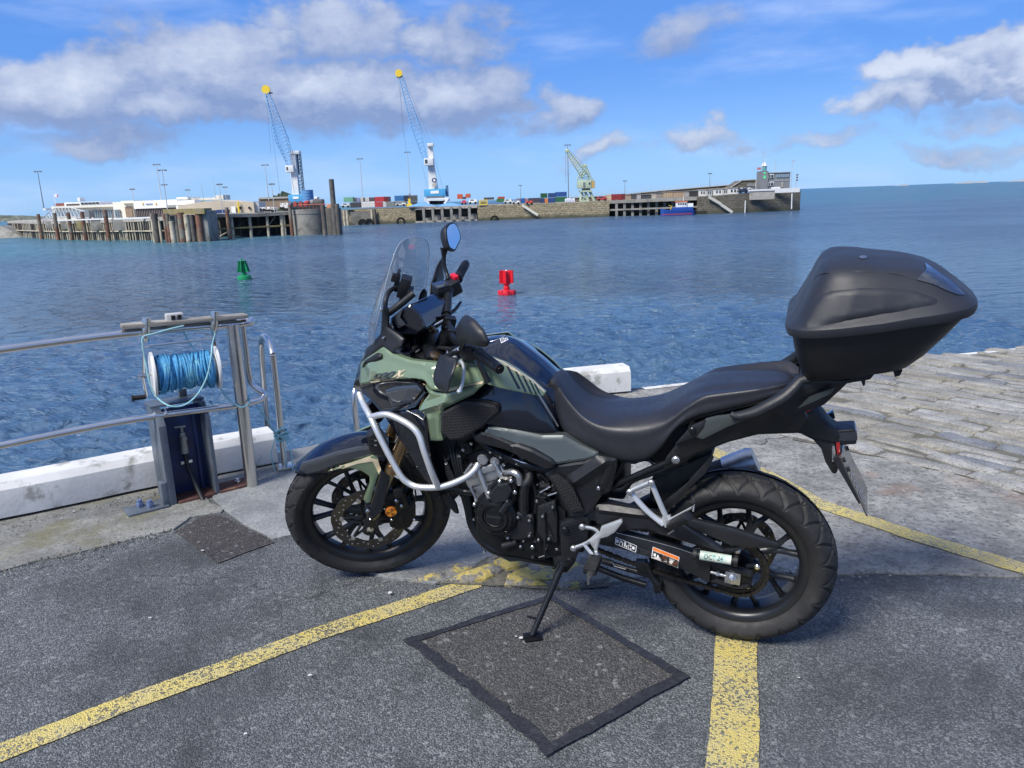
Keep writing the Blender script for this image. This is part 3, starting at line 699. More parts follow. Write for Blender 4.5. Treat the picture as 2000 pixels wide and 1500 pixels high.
def puff(name, outline, mt, bulge=.01, edge=.02, thick=.012, step=.011, rad=.006, mirror=True, parent=None, steer=False, folds=None, angle=24, soft=False):
    """a moulded panel: outline (x, y, lat) on the flank, crisp return edge, straight pressed folds"""
    fB = BS if steer else B
    if not soft: bulge, edge = bulge * .55, min(edge, .0075)
    P = rounded([fB(*q) for q in outline], rad); P = densify(P, step)
    xz = np.array([(p.x, p.z) for p in P]); c0_ = xz.mean(0); sc_ = max(np.ptp(xz[:, 0]), np.ptp(xz[:, 1])) / 2; U = (xz - c0_) / sc_; yy = np.array([p.y for p in P])
    A_ = np.stack([np.ones(len(U)), U[:, 0], U[:, 1], U[:, 0] ** 2, U[:, 0] * U[:, 1], U[:, 1] ** 2], 1); reg = np.diag([0, 0, 0, 1, 1, 1]) * len(U) * .012
    cf = np.linalg.solve(A_.T @ A_ + reg, A_.T @ yy)
    def lat_(x, z):
        a, c = (x - c0_[0]) / sc_, (z - c0_[1]) / sc_; return float(cf @ np.array([1, a, c, a * a, a * c, c * c]))
    extra = []; FD = []
    for (a, b_, h, wd) in (folds or []):
        A3, C3 = fB(*a, .2), fB(*b_, .2); a2, c2 = Vector((A3.x, A3.z)), Vector((C3.x, C3.z)); d = (c2 - a2); L = d.length; d.normalize(); nn = Vector((-d.y, d.x)); k = max(2, int(L / step)); FD.append((a2, c2, h, wd))
        for off in (0, wd, -wd): extra.append([a2 + nn * off + d * (L * i / k) for i in range(k + 1)])
    n = len(P); ctr = Vector((float(c0_[0]), float(c0_[1]))); ring_ = []; area = sum(P[i].x * P[(i + 1) % n].z - P[(i + 1) % n].x * P[i].z for i in range(n)); sg = 1 if area > 0 else -1
    for i in range(n):
        a, b_ = P[i - 1], P[(i + 1) % n]; tq = Vector((b_.x - a.x, b_.z - a.z))
        if tq.length > 1e-9: tq.normalize(); ring_.append(Vector((P[i].x, P[i].z)) + Vector((-tq.y, tq.x)) * sg * edge * (1 if not soft else .35))
    extra.extend([[p] for p in ring_])
    v2, fs, dist = cdt([(p.x, p.z) for p in P], step, extra); vs = []
    for q in v2:
        q = Vector(q); y = lat_(q.x, q.y); d = dist(q); e = min(d / edge, 1); y += bulge * math.sqrt(max(0, 1 - (1 - e) ** 2)); m_ = 0
        for (a2, c2, h, wd) in FD:
            ab = c2 - a2; s_ = max(0, min(1, (q - a2).dot(ab) / ab.length_squared)); m_ = max(m_, h * max(0, 1 - (q - a2 - ab * s_).length / wd))
        vs.append(Vector((q.x, y + m_ * min(1, d / .012), q.y)))
    bidx = []
    for p in P: bidx.append(min(range(len(v2)), key=lambda i: (Vector(v2[i]) - Vector((p.x, p.z))).length_squared))
    fo = []
    for f in fs:
        a, b_, c = (vs[i] for i in f[:3]); fo.append(list(f) if (b_ - a).cross(c - a).y > 0 else list(f)[::-1])
    base = len(vs); vs += [Vector((vs[i].x, vs[i].y - thick, vs[i].z)) for i in bidx]
    for i in range(n):
        j = (i + 1) % n
        if bidx[i] == bidx[j]: continue
        q = [bidx[i], bidx[j], base + j, base + i]; fo.append(q if area > 0 else q[::-1])
    if steer:
        vl = vs; vs = [S_(v) for v in vl]; o = raw(name, vs, fo, mt, parent or bike, angle)
        if mirror: raw(name, [S_((v.x, -v.y, v.z)) for v in vl], [f[::-1] for f in fo], mt, parent or bike, angle)
        return o
    return both(name, vs, fo, mt, parent or bike, mirror, angle)
def resamp(P, n):
    d = [0]
    for i in range(1, len(P)): d.append(d[-1] + (P[i] - P[i - 1]).length)
    o = []
    for k in range(n):
        s = d[-1] * k / (n - 1); i = 0
        while i < len(P) - 2 and d[i + 1] < s: i += 1
        L = d[i + 1] - d[i]; o.append(P[i].lerp(P[i + 1], (s - d[i]) / L if L > 0 else 0))
    return o
def loft(name, lines, mt, n=26, k=4, parent=None, cap=True, curve=True, pts3=False, angle=40, open_=False, smoothx=4):
    """symmetric body: lines run along the bike, first on (or near) the centre plane, last lowest; mirrored and closed"""
    L = []
    for ln in lines:
        P = [Vector(q) if pts3 else B(*q) for q in ln]
        if smoothx and len(P) > 2: P, _ = cr(P, smoothx)
        L.append(resamp(P, n))
    cols = []
    for i in range(n):
        c = [l[i] for l in L]
        if curve and len(c) > 2: c, _ = cr(c, k)
        cols.append(c)
    m = len(cols[0]); vs = []; 
    for c in cols:
        vs += [Vector(p) for p in c] + [Vector((p.x, -p.y, p.z)) for p in c]
    W2 = 2 * m; fs = []
    for i in range(n - 1):
        a, b_ = i * W2, (i + 1) * W2
        for j in range(m - 1):
            fs.append([a + j, a + j + 1, b_ + j + 1, b_ + j]); fs.append([a + m + j, b_ + m + j, b_ + m + j + 1, a + m + j + 1])
        fs.append([a, b_, b_ + m, a + m])
        if not open_: fs.append([a + m - 1, a + 2 * m - 1, b_ + 2 * m - 1, b_ + m - 1])
    if cap and not open_:
        for a, fl in ((0, 0), ((n - 1) * W2, 1)):
            f = [a + j for j in range(m)] + [a + m + j for j in range(m - 1, -1, -1)]; fs.append(f[::-1] if fl else f)
    return raw(name, vs, fs, mt, parent or bike, angle, recalc=True)
def bolt(mb, p, r=.008, h=.007, nrm=(0, 1, 0)):
    p = Vector(p); nrm = Vector(nrm).normalized()
    mb.cyl(p - nrm * .004, p + nrm * h * .6, r, r, 10); mb.cyl(p + nrm * h * .6, p + nrm * h, r * .95, r * .62, 10); mb.cyl(p + nrm * h * 1.0, p + nrm * (h + .0006), r * .42, r * .42, 6)
def bolts(name, pts, mt=None, parent=None, steer=False, r=.008, h=.007):
    for q in pts:
        mb = MB(); p = (BS if steer else B)(*q[:3]); bolt(mb, p, q[3] if len(q) > 3 else r, h)
        if steer: mb.v = [tuple(S_(v)) for v in mb.v]
        mb.build(name, mt or M_BOLT, parent or bike)
def side_poly(name, pts, lat, th, mt, parent=None, bevel=.002, mirror=False, steer=False, hole=None):
    """flat plate cut to an outline, with real thickness"""
    P = [(BS if steer else B)(x, y, lat) for x, y in pts]; n = len(P); mb = MB()
    mb.add([(p.x, lat, p.z) for p in P] + [(p.x, lat - th, p.z) for p in P], [list(range(n)), list(range(n, 2 * n))[::-1]] + [[i, n + i, n + (i + 1) % n, (i + 1) % n] for i in range(n)])
    me = mb.mesh(name, bevel, 2)
    if steer:
        for v in me.vertices: v.co = S_(v.co)
    o = fin(name, me, mt, parent or bike)
    if mirror:
        m2 = me.copy()
        for v in m2.vertices:
            if steer: 
                q = MST.transposed() @ (v.co - SO) + SO; q.y = -q.y; v.co = S_(q)
            else: v.co.y = -v.co.y
        m2.flip_normals(); o2 = bpy.data.objects.new(name, m2); COL.objects.link(o2); o2.parent = parent or bike
    return o
def btube(name, pts, r, mt, parent=None, n=12, smooth=6, mirror=False, steer=False, radii=None, flat=1.0, pts3=False):
    P = [Vector(q) if pts3 else (BS if steer else B)(*q) for q in pts]
    for s in ((1, -1) if mirror else (1,)):
        Q = [Vector((p.x, p.y * s, p.z)) for p in P]
        if steer: Q = [S_(q) for q in Q]
        mb = MB(); mb.tube(Q, r, n, smooth, radii=list(radii) if radii else None, flat=flat); o = mb.build(name, mt, parent or bike)
    return o

# ---------------------------------------------------------------- wheels
def make_wheel(front):
    Rr, bead, hw, rw = (.330, .247, .056, .036) if front else (.312, .219, .080, .062)
    A = S_((1.445, 0, Rr)) if front else Vector((0, 0, Rr)); M3 = MST if front else Matrix.Identity(3)
    def T(v): return M3 @ Vector(v) + A
    def pt(mb): mb.v = [tuple(T(v)) for v in mb.v]; return mb
    root = empty('front_wheel' if front else 'rear_wheel', (0, 0, 0), parent=bike)
    # tyre, with its grooves pressed into the tread
    half = [(bead - .004, rw * .90), (bead + .006, rw * .98), (bead + .020, hw * .90), (bead + (Rr - bead) * .45, hw * 1.0), (Rr - (Rr - bead) * .40, hw * .975), (Rr - .021, hw * .80), (Rr - .0095, hw * .56), (Rr - .0025, hw * .28), (Rr, 0)]
    P = [Vector((r, y, 0)) for r, y in half] + [Vector((r, -y, 0)) for r, y in half[-2::-1]]
    P, _ = cr(P, 5); P = resamp(P, 62); nT = 1080; N = 20 if front else 22
    prof = np.array([(p.x, p.y) for p in P]); th = np.linspace(0, 2 * np.pi, nT, endpoint=False)
    r = prof[:, 0][None, :].repeat(nT, 0); y = prof[:, 1][None, :].repeat(nT, 0); TH = th[:, None].repeat(len(prof), 1)
    ya = np.abs(y) / hw; sgn = np.sign(y + 1e-9)
    def line(phase, k, wdt, lo, hi):
        u_ = (TH * N / (2 * np.pi) + phase(ya) + (sgn < 0) * .5) % 1.0; d = np.abs(u_ - .5) * 2 * np.pi * Rr / N
        d = d / np.sqrt(1 + k * k); return np.clip(1 - (d / wdt) ** 4, 0, 1) * ((ya > lo) & (ya < hi))
    tread = (r > Rr - (.052 if not front else .040))
    g = line(lambda a: -1.0 * (a - .05) ** 1.2, 1.0, .0062, .10, 1.02)
    g = np.maximum(g, line(lambda a: .5 + .75 * (a - .35) * ((a > .35)), .7, .0052, .40, 1.02))
    zig = np.abs(ya - (.40 + .10 * np.abs(((TH * N / (2 * np.pi) + (sgn < 0) * .5) % 1) - .5) * 2)) * hw
    g = np.maximum(g, np.clip(1 - (zig / .0034) ** 4, 0, 1) * (((TH * N / (2 * np.pi) + (sgn < 0) * .5) % 1) < .55))
    r = r - g * tread * .008
    side = (~tread) & (ya > .85); r = r; y = y + sgn * side * .0008 * (np.sin(r * 700) > .2)
    VV = np.stack([r * np.cos(TH), y, r * np.sin(TH)], -1).reshape(-1, 3); m_ = len(prof)
    ii = np.arange(nT)[:, None]; jj = np.arange(m_ - 1)[None, :]; i2 = (ii + 1) % nT
    Qf = np.stack([ii * m_ + jj, ii * m_ + jj + 1, i2 * m_ + jj + 1, i2 * m_ + jj], -1).reshape(-1, 4)
    Mn = np.array(M3); VV = VV @ Mn.T + np.array(A)
    me = bpy.data.meshes.new('tyre'); me.from_pydata(VV.tolist(), [], Qf.tolist()); me.update(); fin('tyre', me, M_RUB, root, 40)
    # rim: a closed barrel with bead lips
    b_ = bead
    pr = [(b_ + .006, rw), (b_ + .007, rw - .004), (b_ - .002, rw - .006), (b_ - .012, rw - .012), (b_ - .016, rw * .4), (b_ - .016, -rw * .4), (b_ - .012, -rw + .012), (b_ + .007, -rw + .004), (b_ + .006, -rw),
          (b_ - .006, -rw + .001), (b_ - .016, -rw + .006), (b_ - .024, -rw + .016), (b_ - .026, -rw * .4), (b_ - .026, rw * .4), (b_ - .024, rw - .016), (b_ - .016, rw - .006), (b_ - .006, rw - .001)]
    mb = MB(); mb.lathe(pr, axis='Y', n=120, close=True); pt(mb).build('rim', M_RIM, root, angle=50)
    hr = .034 if front else .048; hwid = .052 if front else .06
    mb = MB(); mb.lathe([(.012, -hwid), (hr * .8, -hwid), (hr, -hwid + .008), (hr, hwid - .008), (hr * .8, hwid), (.012, hwid)], axis='Y', n=36); pt(mb).build('hub', M_RIM, root)
    ns = 7
    for k in range(ns):
        a = 2 * math.pi * k / ns + (.22 if front else .1); mb = MB(); r0, r1, r2 = hr * .9, hr + .055, b_ - .020
        def pol(r_, an, y_=0): return Vector((r_ * math.cos(an), y_, r_ * math.sin(an)))
        mb.tube([pol(r0, a), pol(r1, a)], .012, 8, radii=[.015, .0105], flat=1.5)
        for s in (-1, 1):
            e = a + s * .205; mb.tube([pol(r1 - .010, a), pol(r1 + .03, a + s * .075), pol((r1 + r2) / 2 + .01, a + s * .15), pol(r2, e)], .009, 8, 3, radii=[.0105, .0082, .0070, .0085], flat=1.6)
        # bridge pads where the fork meets the barrel
            mb.box(pol(r2, e), (.02, .03, .014), Matrix.Rotation(-e, 3, 'Y'))
        pt(mb).build('spoke', M_RIM, root, angle=45)
    # brake discs
    def disc(lat, Ro, Ri, waves, arms, holes=True, mtc=M_DISC):
        n = 240; mb = MB()
        ro = [Ro * (1 + .030 * (abs(math.sin(waves * math.pi * i / n)) - .6)) for i in range(n)]
        vs = []
        for yy in (lat - .0025, lat + .0025):
            for rr in (None, Ri):
                for i in range(n):
                    q = 2 * math.pi * i / n; R_ = ro[i] if rr is None else rr * (1 + .02 * math.cos(waves * q)); vs.append((R_ * math.cos(q), yy, R_ * math.sin(q)))
        fs = []
        for i in range(n):
            j = (i + 1) % n; fs += [[i, j, n + j, n + i], [2 * n + i, 3 * n + i, 3 * n + j, 2 * n + j], [i, 2 * n + i, 2 * n + j, j], [n + i, n + j, 3 * n + j, 3 * n + i]]
        mb.add(vs, fs); d = pt(mb).build('brake_disc', mtc, root)
        if holes:
            mb = MB(); s = 1 if lat > 0 else -1
            for i in range(waves * 4):
                q = 2 * math.pi * (i + .5) / (waves * 4); R_ = Ri + (Ro - Ri) * (.22, .5, .74, .42)[i % 4]
                p = Vector((R_ * math.cos(q), lat, R_ * math.sin(q))); mb.cyl(p - Vector((0, .0029, 0)), p + Vector((0, .0029, 0)), .0033, n=8)
            pt(mb).build('vent_hole', M_HOLEP, d)
        mb = MB()
        for i in range(arms):
            q = 2 * math.pi * i / arms + .3; c_, s_ = math.cos(q), math.sin(q)
            for dq in (-.2, .2):
                mb.tube([Vector((hr * math.cos(q + dq * 2.2), lat, hr * math.sin(q + dq * 2.2))), Vector((Ri * 1.0 * c_, lat, Ri * 1.0 * s_))], .0055, 6)
        pt(mb).build('disc_carrier', M_RIM, d)
        for i in range(arms):
            q = 2 * math.pi * i / arms + .3; mb = MB(); p = Vector(((Ri + .001) * math.cos(q), lat + (.003 if lat > 0 else -.003), (Ri + .001) * math.sin(q)))
            nn = Vector((0, 1 if lat > 0 else -1, 0)); mb.cyl(p - nn * .003, p + nn * .005, .0095, n=12); mb.cyl(p + nn * .005, p + nn * .006, .0045, n=8); pt(mb).build('disc_bolt', M_ALU, d)
    if front:
        disc(.066, .150, .108, 10, 6); disc(-.066, .150, .108, 10, 6)
        mb = MB(); mb.cyl(T((0, .05, 0)), T((0, .118, 0)), .022, .019, 20); mb.build('axle_boss', M_FRAME, root)
        mb = MB(); mb.cyl(T((0, .116, 0)), T((0, .126, 0)), .013, n=20); mb.cyl(T((0, .126, 0)), T((0, .129, 0)), .007, n=6); mb.build('axle', M_ALU, root)
    else:
        disc(-.075, .120, .088, 9, 5)
    return root, T
fw, TF = make_wheel(True)
rw_, TRr = make_wheel(False)

# ---------------------------------------------------------------- drive chain and sprocket
sprR = .098; SY = .092; Z0 = .312
mb = MB(); nt_ = 41; pts = []
for i in range(nt_ * 4):
    q = 2 * math.pi * i / (nt_ * 4); rr = sprR + (.003, -.001, -.006, -.001)[i % 4]; pts.append((rr * math.cos(q), rr * math.sin(q)))
n = len(pts); vs = []
for yy in (SY - .003, SY + .003):
    vs += [(a, yy, Z0 + c) for a, c in pts] + [(.080 * math.cos(2 * math.pi * i / n), yy, Z0 + .080 * math.sin(2 * math.pi * i / n)) for i in range(n)]
fs = []
for i in range(n):
    j = (i + 1) % n; fs += [[i, j, n + j, n + i], [2 * n + i, 3 * n + i, 3 * n + j, 2 * n + j], [i, 2 * n + i, 2 * n + j, j], [n + i, n + j, 3 * n + j, 3 * n + i]]
mb.add(vs, fs); spk = mb.build('sprocket', M_FRAME, rw_)
for i in range(5):
    q = 2 * math.pi * i / 5 + .35; mb = MB(); mb.tube([(.035 * math.cos(q), SY, Z0 + .035 * math.sin(q)), (.082 * math.cos(q), SY, Z0 + .082 * math.sin(q))], .010, 8, flat=.6, radii=[.016, .010]); mb.build('sprocket_arm', M_FRAME, spk)
    mb = MB(); bolt(mb, (.068 * math.cos(q), SY + .006, Z0 + .068 * math.sin(q)), .0095, .007); mb.build('sprocket_bolt', M_BOLT, spk)
F0 = Vector((.585, SY, .385)); fR = .034
path = []
E0 = Vector((0, SY, Z0)); L_ = F0 - E0; a0 = math.atan2(L_.z, L_.x); be = math.acos((sprR - fR) / L_.length)
def arc(c, r_, s, e, k): return [Vector((c.x + r_ * math.cos(s + (e - s) * i / k), SY, c.z + r_ * math.sin(s + (e - s) * i / k))) for i in range(k + 1)]
path = arc(F0, fR, a0 - be, a0 + be, 8) + arc(E0, sprR + .001, a0 + be, a0 - be + 2 * math.pi, 40)
# slack in the lower run
low0, low1 = path[-1], path[0]
path += [low0.lerp(low1, s) + Vector((0, 0, -.016 * math.sin(math.pi * s))) for s in (.15, .3, .45, .6, .75, .9)]
loop = path + [path[0]]; d = sum((loop[i + 1] - loop[i]).length for i in range(len(loop) - 1)); nl = int(d / .0159) // 2 * 2
P = resamp(loop, nl + 1); mb = MB()
for i in range(nl):
    a, c = P[i], P[i + 1]; off = .0075 if i % 2 else .0048; dirv = (c - a).normalized(); up = Vector((-dirv.z, 0, dirv.x))
    for s in (-1, 1):
        o_ = Vector((0, s * off, 0)); hh = .0068
        ring = [a - dirv * hh * .8, a + up * hh, a.lerp(c, .5) + up * hh * .62, c + up * hh, c + dirv * hh * .8, c - up * hh, a.lerp(c, .5) - up * hh * .62, a - up * hh]
        k = len(ring); mb.add([q + o_ + Vector((0, .0011, 0)) for q in ring] + [q + o_ - Vector((0, .0011, 0)) for q in ring], [list(range(k)), list(range(k, 2 * k))[::-1]] + [[x_, k + x_, k + (x_ + 1) % k, (x_ + 1) % k] for x_ in range(k)])
    mb.cyl(a - Vector((0, .0098, 0)), a + Vector((0, .0098, 0)), .0030, n=7)
ch = mb.build('chain', M_CHAIN, bike)
from mathutils.bvhtree import BVHTree
def bvh(objs):
    vs, fs = [], []
    for o in objs:
        b0 = len(vs); vs += [v.co.copy() for v in o.data.vertices]; fs += [[b0 + i for i in p.vertices] for p in o.data.polygons]
    return BVHTree.FromPolygons(vs, fs)
def hit(T, x, y, off=.0012, fall=.2):
    d = (MBI @ ray(x, y)).normalized(); loc, nrm, i, dd = T.ray_cast(CAMB, d)
    if loc is None: return B(x, y, fall)
    if nrm.dot(d) > 0: nrm = -nrm
    return loc + nrm * off
def decal(name, poly, T, mt, parent, off=.0012, step=6, fall=.2, th=None):
    """thin applied graphic that follows the panel beneath it"""
    P = [Vector(p) for p in poly]; Q = []
    for i in range(len(P)):
        a, b_ = P[i], P[(i + 1) % len(P)]; k = max(1, int((b_ - a).length / step)); Q += [a.lerp(b_, j / k) for j in range(k)]
    v2, fs, _ = cdt([tuple(q) for q in Q], step); vs = [hit(T, v[0], v[1], off, fall) for v in v2]
    fo = []
    for f in fs:
        a, b_, c = (vs[i] for i in f[:3]); nn = (b_ - a).cross(c - a); fo.append(list(f) if nn.dot(CAMB - a) > 0 else list(f)[::-1])
    return raw(name, vs, fo, mt, parent, 40)
def text_geo(s, shear=0.0, space=1.0):
    cu = bpy.data.curves.new('lettering', 'FONT'); cu.body = s; cu.size = 1; cu.shear = shear; cu.space_character = space; cu.resolution_u = 3
    o = bpy.data.objects.new('lettering', cu); me = bpy.data.meshes.new_from_object(o); vs = [v.co.copy() for v in me.vertices]; fs = [list(p.vertices) for p in me.polygons]
    bpy.data.objects.remove(o); bpy.data.curves.remove(cu); bpy.data.meshes.remove(me)
    x0, x1 = min(v.x for v in vs), max(v.x for v in vs); y0, y1 = min(v.y for v in vs), max(v.y for v in vs)
    return [((v.x - x0) / (x1 - x0), (v.y - y0) / (y1 - y0)) for v in vs], fs
def lettering(name, s, o, ex, ey, T, mt, parent, off=.002, shear=0.0, fall=.2, bold=0):
    """lettering laid on a panel: o lower-left, ex along the line, ey up, all measured"""
    uv, fs = text_geo(s, shear); o, ex, ey = Vector(o), Vector(ex), Vector(ey); vs = []
    for a, c in uv:
        p = o + ex * a + ey * c; vs.append(hit(T, p.x, p.y, off, fall))
    fo = []
    for f in fs:
        a, b_, c = (vs[i] for i in f[:3]); nn = (b_ - a).cross(c - a); fo.append(f if nn.dot(CAMB - a) > 0 else f[::-1])
    if bold:
        n = len(vs); exd = (B(*(o + ex), fall) - B(*o, fall)).normalized() * bold; vs = vs + [v + exd + Vector((0, .0001, 0)) for v in vs]; fo = fo + [[i + n for i in f] for f in fo]
    return raw(name, vs, fo, mt, parent, 40)
def fold(a, b_, h, wd):
    A, C = B(*a, .2), B(*b_, .2); A2, C2 = Vector((A.x, A.z)), Vector((C.x, C.z)); ab = C2 - A2
    def f(x, z):
        p = Vector((x, z)); q = max(0, min(1, (p - A2).dot(ab) / ab.length_squared)); return h * max(0, 1 - (p - A2 - ab * q).length / wd)
    return f

# ---------------------------------------------------------------- tank, seat, core
def crown(pts, far, drops):
    """centre line and flats of a rounded top whose outline was measured on its far shoulder"""
    base = [B(x, y, -far) for x, y in pts]; return [[Vector((p.x, far * k, p.z + dz)) for p in base] for k, dz in drops]
def L3(ln): return [B(*q) for q in ln]
TK = crown([(906, 676), (930, 663), (955, 656), (985, 655), (1010, 663), (1040, 684), (1065, 704), (1090, 727)], .03, ((0, .002), (1, .0), (2.8, -.016)))
tank = loft('fuel_tank', [TK[0], TK[1], TK[2],
    L3([(904, 705, .115), (935, 699, .122), (962, 701, .128), (990, 710, .128), (1014, 724, .124), (1040, 742, .115), (1062, 757, .104), (1084, 766, .09)]),
    L3([(900, 745, .15), (935, 742, .162), (965, 744, .166), (1000, 752, .162), (1030, 762, .155), (1055, 776, .143), (1076, 800, .135), (1092, 835, .12)]),
    L3([(900, 800, .19), (940, 822, .2), (970, 830, .2), (1000, 836, .19), (1030, 840, .18), (1060, 844, .165), (1080, 845, .15), (1096, 846, .13)]),
    L3([(905, 812, .12), (940, 832, .12), (970, 842, .12), (1000, 846, .12), (1030, 850, .12), (1060, 854, .11), (1080, 855, .1), (1096, 856, .09)])], M_NAVY, n=40, k=6, pts3=True)
SP = [(1086, 734), (1100, 722), (1118, 733), (1140, 755), (1165, 771), (1200, 779), (1250, 777), (1300, 768), (1335, 752), (1370, 735), (1400, 727), (1450, 723), (1500, 722), (1535, 726), (1558, 740)]
wv = [.05, .06, .075, .09, .10, .105, .105, .105, .10, .10, .10, .10, .098, .08, .05]
b0 = [B(x, y, -w_) for (x, y), w_ in zip(SP, wv)]
ST = [[Vector((p.x, w_ * k, p.z + dz)) for p, w_ in zip(b0, wv)] for k, dz in ((0, .006), (.6, .006), (1.08, -.001))]
seat = loft('seat', [ST[0], ST[1], ST[2],
    L3([(1077, 760, .07), (1092, 758, .095), (1108, 780, .118), (1134, 810, .135), (1162, 828, .148), (1200, 838, .152), (1250, 838, .155), (1298, 824, .155), (1336, 797, .152), (1372, 775, .15), (1402, 769, .150), (1450, 763, .148), (1500, 756, .140), (1535, 749, .12), (1558, 749, .08)]),
    L3([(1077, 768, .082), (1090, 780, .106), (1105, 806, .126), (1132, 834, .143), (1162, 850, .156), (1203, 864, .160), (1252, 864, .163), (1294, 846, .162), (1328, 816, .158), (1362, 795, .156), (1402, 785, .155), (1460, 775, .152), (1515, 762, .140), (1545, 756, .115), (1558, 751, .085)]),
    L3([(1078, 778, .082), (1086, 803, .108), (1100, 838, .132), (1130, 858, .146), (1162, 874, .157), (1205, 893, .160), (1255, 894, .164), (1290, 872, .165), (1318, 838, .163), (1350, 816, .158), (1400, 801, .155), (1470, 786, .150), (1530, 766, .135), (1558, 752, .09)]),
    L3([(1082, 785, .06), (1092, 815, .09), (1104, 846, .11), (1132, 866, .12), (1162, 883, .13), (1205, 901, .135), (1255, 902, .14), (1290, 880, .14), (1318, 845, .14), (1350, 823, .135), (1400, 808, .13), (1470, 791, .13), (1530, 770, .12), (1558, 755, .07)])],
    M_SEAT, n=64, k=5, pts3=True)
# dark filler boxes for frame, airbox, tray and radiator, added to block light through
mb = MB()
def core(x0, x1, y, z0, z1, tp=1.0): mb.box(((x0 + x1) / 2, 0, (z0 + z1) / 2), (abs(x1 - x0), 2 * y, z1 - z0), taper=tp)
core(.60, .98, .115, .62, .86); core(.16, .62, .085, .66, .80); core(.52, .62, .11, .30, .66); core(.64, .90, .10, .30, .70); core(.38, .55, .06, .5, .7)
core(1.0, 1.2, .10, .84, 1.0)
mb.build('inner_filler', M_BLKM, bike, bevel=.012)
btube('frame_tube', [(870, 720, .10), (930, 850, .13), (1010, 900, .14), (1090, 930, .14), (1120, 1010, .13), (1110, 1090, .10)], .017, M_FRAME, mirror=True)
btube('subframe_tube', [(1095, 915, .12), (1200, 955, .12), (1240, 935, .13), (1320, 905, .13), (1400, 850, .12)], .011, M_FRAME, mirror=True)
btube('subframe_tube', [(1192, 950, .12), (1225, 885, .12), (1240, 860, .10)], .010, M_FRAME, mirror=True)
btube('subframe_tube', [(1175, 960, .115), (1240, 930, .135), (1310, 900, .14)], .011, M_FRAME, mirror=True)
btube('subframe_tube', [(1265, 895, .12), (1285, 910, .13), (1300, 915, .13)], .008, M_FRAME)

# ---------------------------------------------------------------- green fairing
g1 = puff('side_fairing', [(702, 752, .10), (704, 712, .095), (712, 700, .10), (745, 677, .15), (752, 680, .16), (763, 691, .175), (800, 704, .20), (846, 711, .225), (880, 704, .200), (926, 693, .165), (934, 712, .195), (946, 747, .222), (905, 758, .246), (870, 768, .25), (842, 762, .245), (828, 746, .235), (812, 741, .222), (775, 740, .19), (735, 745, .15)],
    M_GREEN, bulge=.010, edge=.022, thick=.02, step=.0085, rad=.008, mirror=.84, folds=[((712, 728), (862, 752), .016, .050), ((850, 715), (870, 766), .012, .03)])
g2 = puff('lower_fairing', [(830, 750, .232), (842, 764, .24), (870, 770, .246), (946, 749, .232), (925, 770, .235), (900, 782, .235), (868, 798, .235), (861, 812, .232), (860, 846, .225), (866, 860, .215), (840, 862, .20), (836, 812, .205), (816, 798, .215), (838, 770, .235)],
    M_GREEN, bulge=.009, edge=.018, thick=.03, step=.0085, rad=.006, folds=[((822, 798), (880, 776), .014, .022), ((846, 812), (848, 858), .010, .02)])
g3 = puff('tank_side_panel', [(928, 694, .150), (960, 700, .155), (985, 710, .156), (1010, 724, .152), (1040, 745, .144), (1066, 767, .132), (1060, 775, .150), (1030, 769, .172), (1000, 762, .186), (950, 750, .205), (940, 722, .185)],
    M_GREEN, bulge=.007, edge=.016, thick=.02, step=.008, rad=.005, mirror=.74)
side_poly('fairing_gap', [(922, 692), (929, 693), (956, 748), (948, 750)], .236, .02, M_BLKM)
puff('headlight_surround', [(704, 757, .105), (735, 748, .145), (775, 744, .185), (812, 746, .215), (826, 755, .228), (831, 768, .230), (811, 795, .215), (793, 800, .195), (745, 806, .15), (729, 788, .135)], M_BLKG, bulge=-.006, edge=.012, thick=.02, rad=.004)
puff('indicator_lens', [(752, 762, .165), (775, 755, .19), (814, 752, .222), (824, 763, .23), (806, 784, .215), (766, 796, .18)], M_LENS, bulge=.006, edge=.014, thick=.01, rad=.006)
puff('radiator_shroud', [(746, 808, .15), (795, 802, .185), (816, 800, .205), (834, 814, .20), (836, 862, .195), (842, 905, .18), (868, 955, .14), (850, 962, .13), (822, 930, .14), (795, 880, .15), (768, 835, .145)], M_BLKG, bulge=.008, edge=.02, thick=.03, rad=.008)
btube('shroud_edge', [(793, 801, .193), (815, 812, .205), (827, 820, .208), (832, 803, .212)], .0015, M_ALU, smooth=0)
side_poly('radiator', [(842, 850), (905, 862), (905, 905), (880, 985), (862, 960), (845, 905)], .10, .2, M_BLKM, bevel=.006)
# nose
loft('front_cowl', [
    [(697, 740, 0), (701, 715, 0), (712, 690, 0), (735, 668, 0), (765, 655, 0), (800, 650, 0)],
    [(693, 752, .05), (698, 722, .07), (715, 695, .10), (742, 684, .13), (768, 694, .15), (802, 706, .17)],
    [(690, 756, .05), (703, 752, .085), (730, 762, .12), (760, 768, .14), (790, 768, .15), (815, 766, .15)],
    [(695, 762, .02), (710, 770, .05), (735, 790, .09), (765, 800, .11), (795, 802, .12), (820, 805, .13)]], M_BLKG, n=20, k=4)
puff('screen_base_cover', [(708, 706, .105), (714, 682, .105), (730, 668, .12), (744, 652, .135), (744, 606, .155), (750, 596, .155), (757, 604, .15), (757, 640, .15), (776, 650, .15), (790, 662, .16), (784, 676, .17), (764, 690, .18), (746, 676, .155)], M_BLK, bulge=.006, edge=.012, thick=.012, rad=.004)
puff('nose_vent', [(706, 718, .115), (712, 704, .125), (735, 690, .155), (745, 692, .165), (746, 700, .167), (735, 706, .158), (712, 712, .13)], M_BLKM, bulge=.010, edge=.008, thick=.02, rad=.004)
side_poly('beak', [(689, 752), (694, 742), (705, 738), (702, 754)], .085, .17, M_BLK, bevel=.004)
bolts('screw', [(749, 660, .158, .005, .004), (745, 604, .165, .006, .004)])

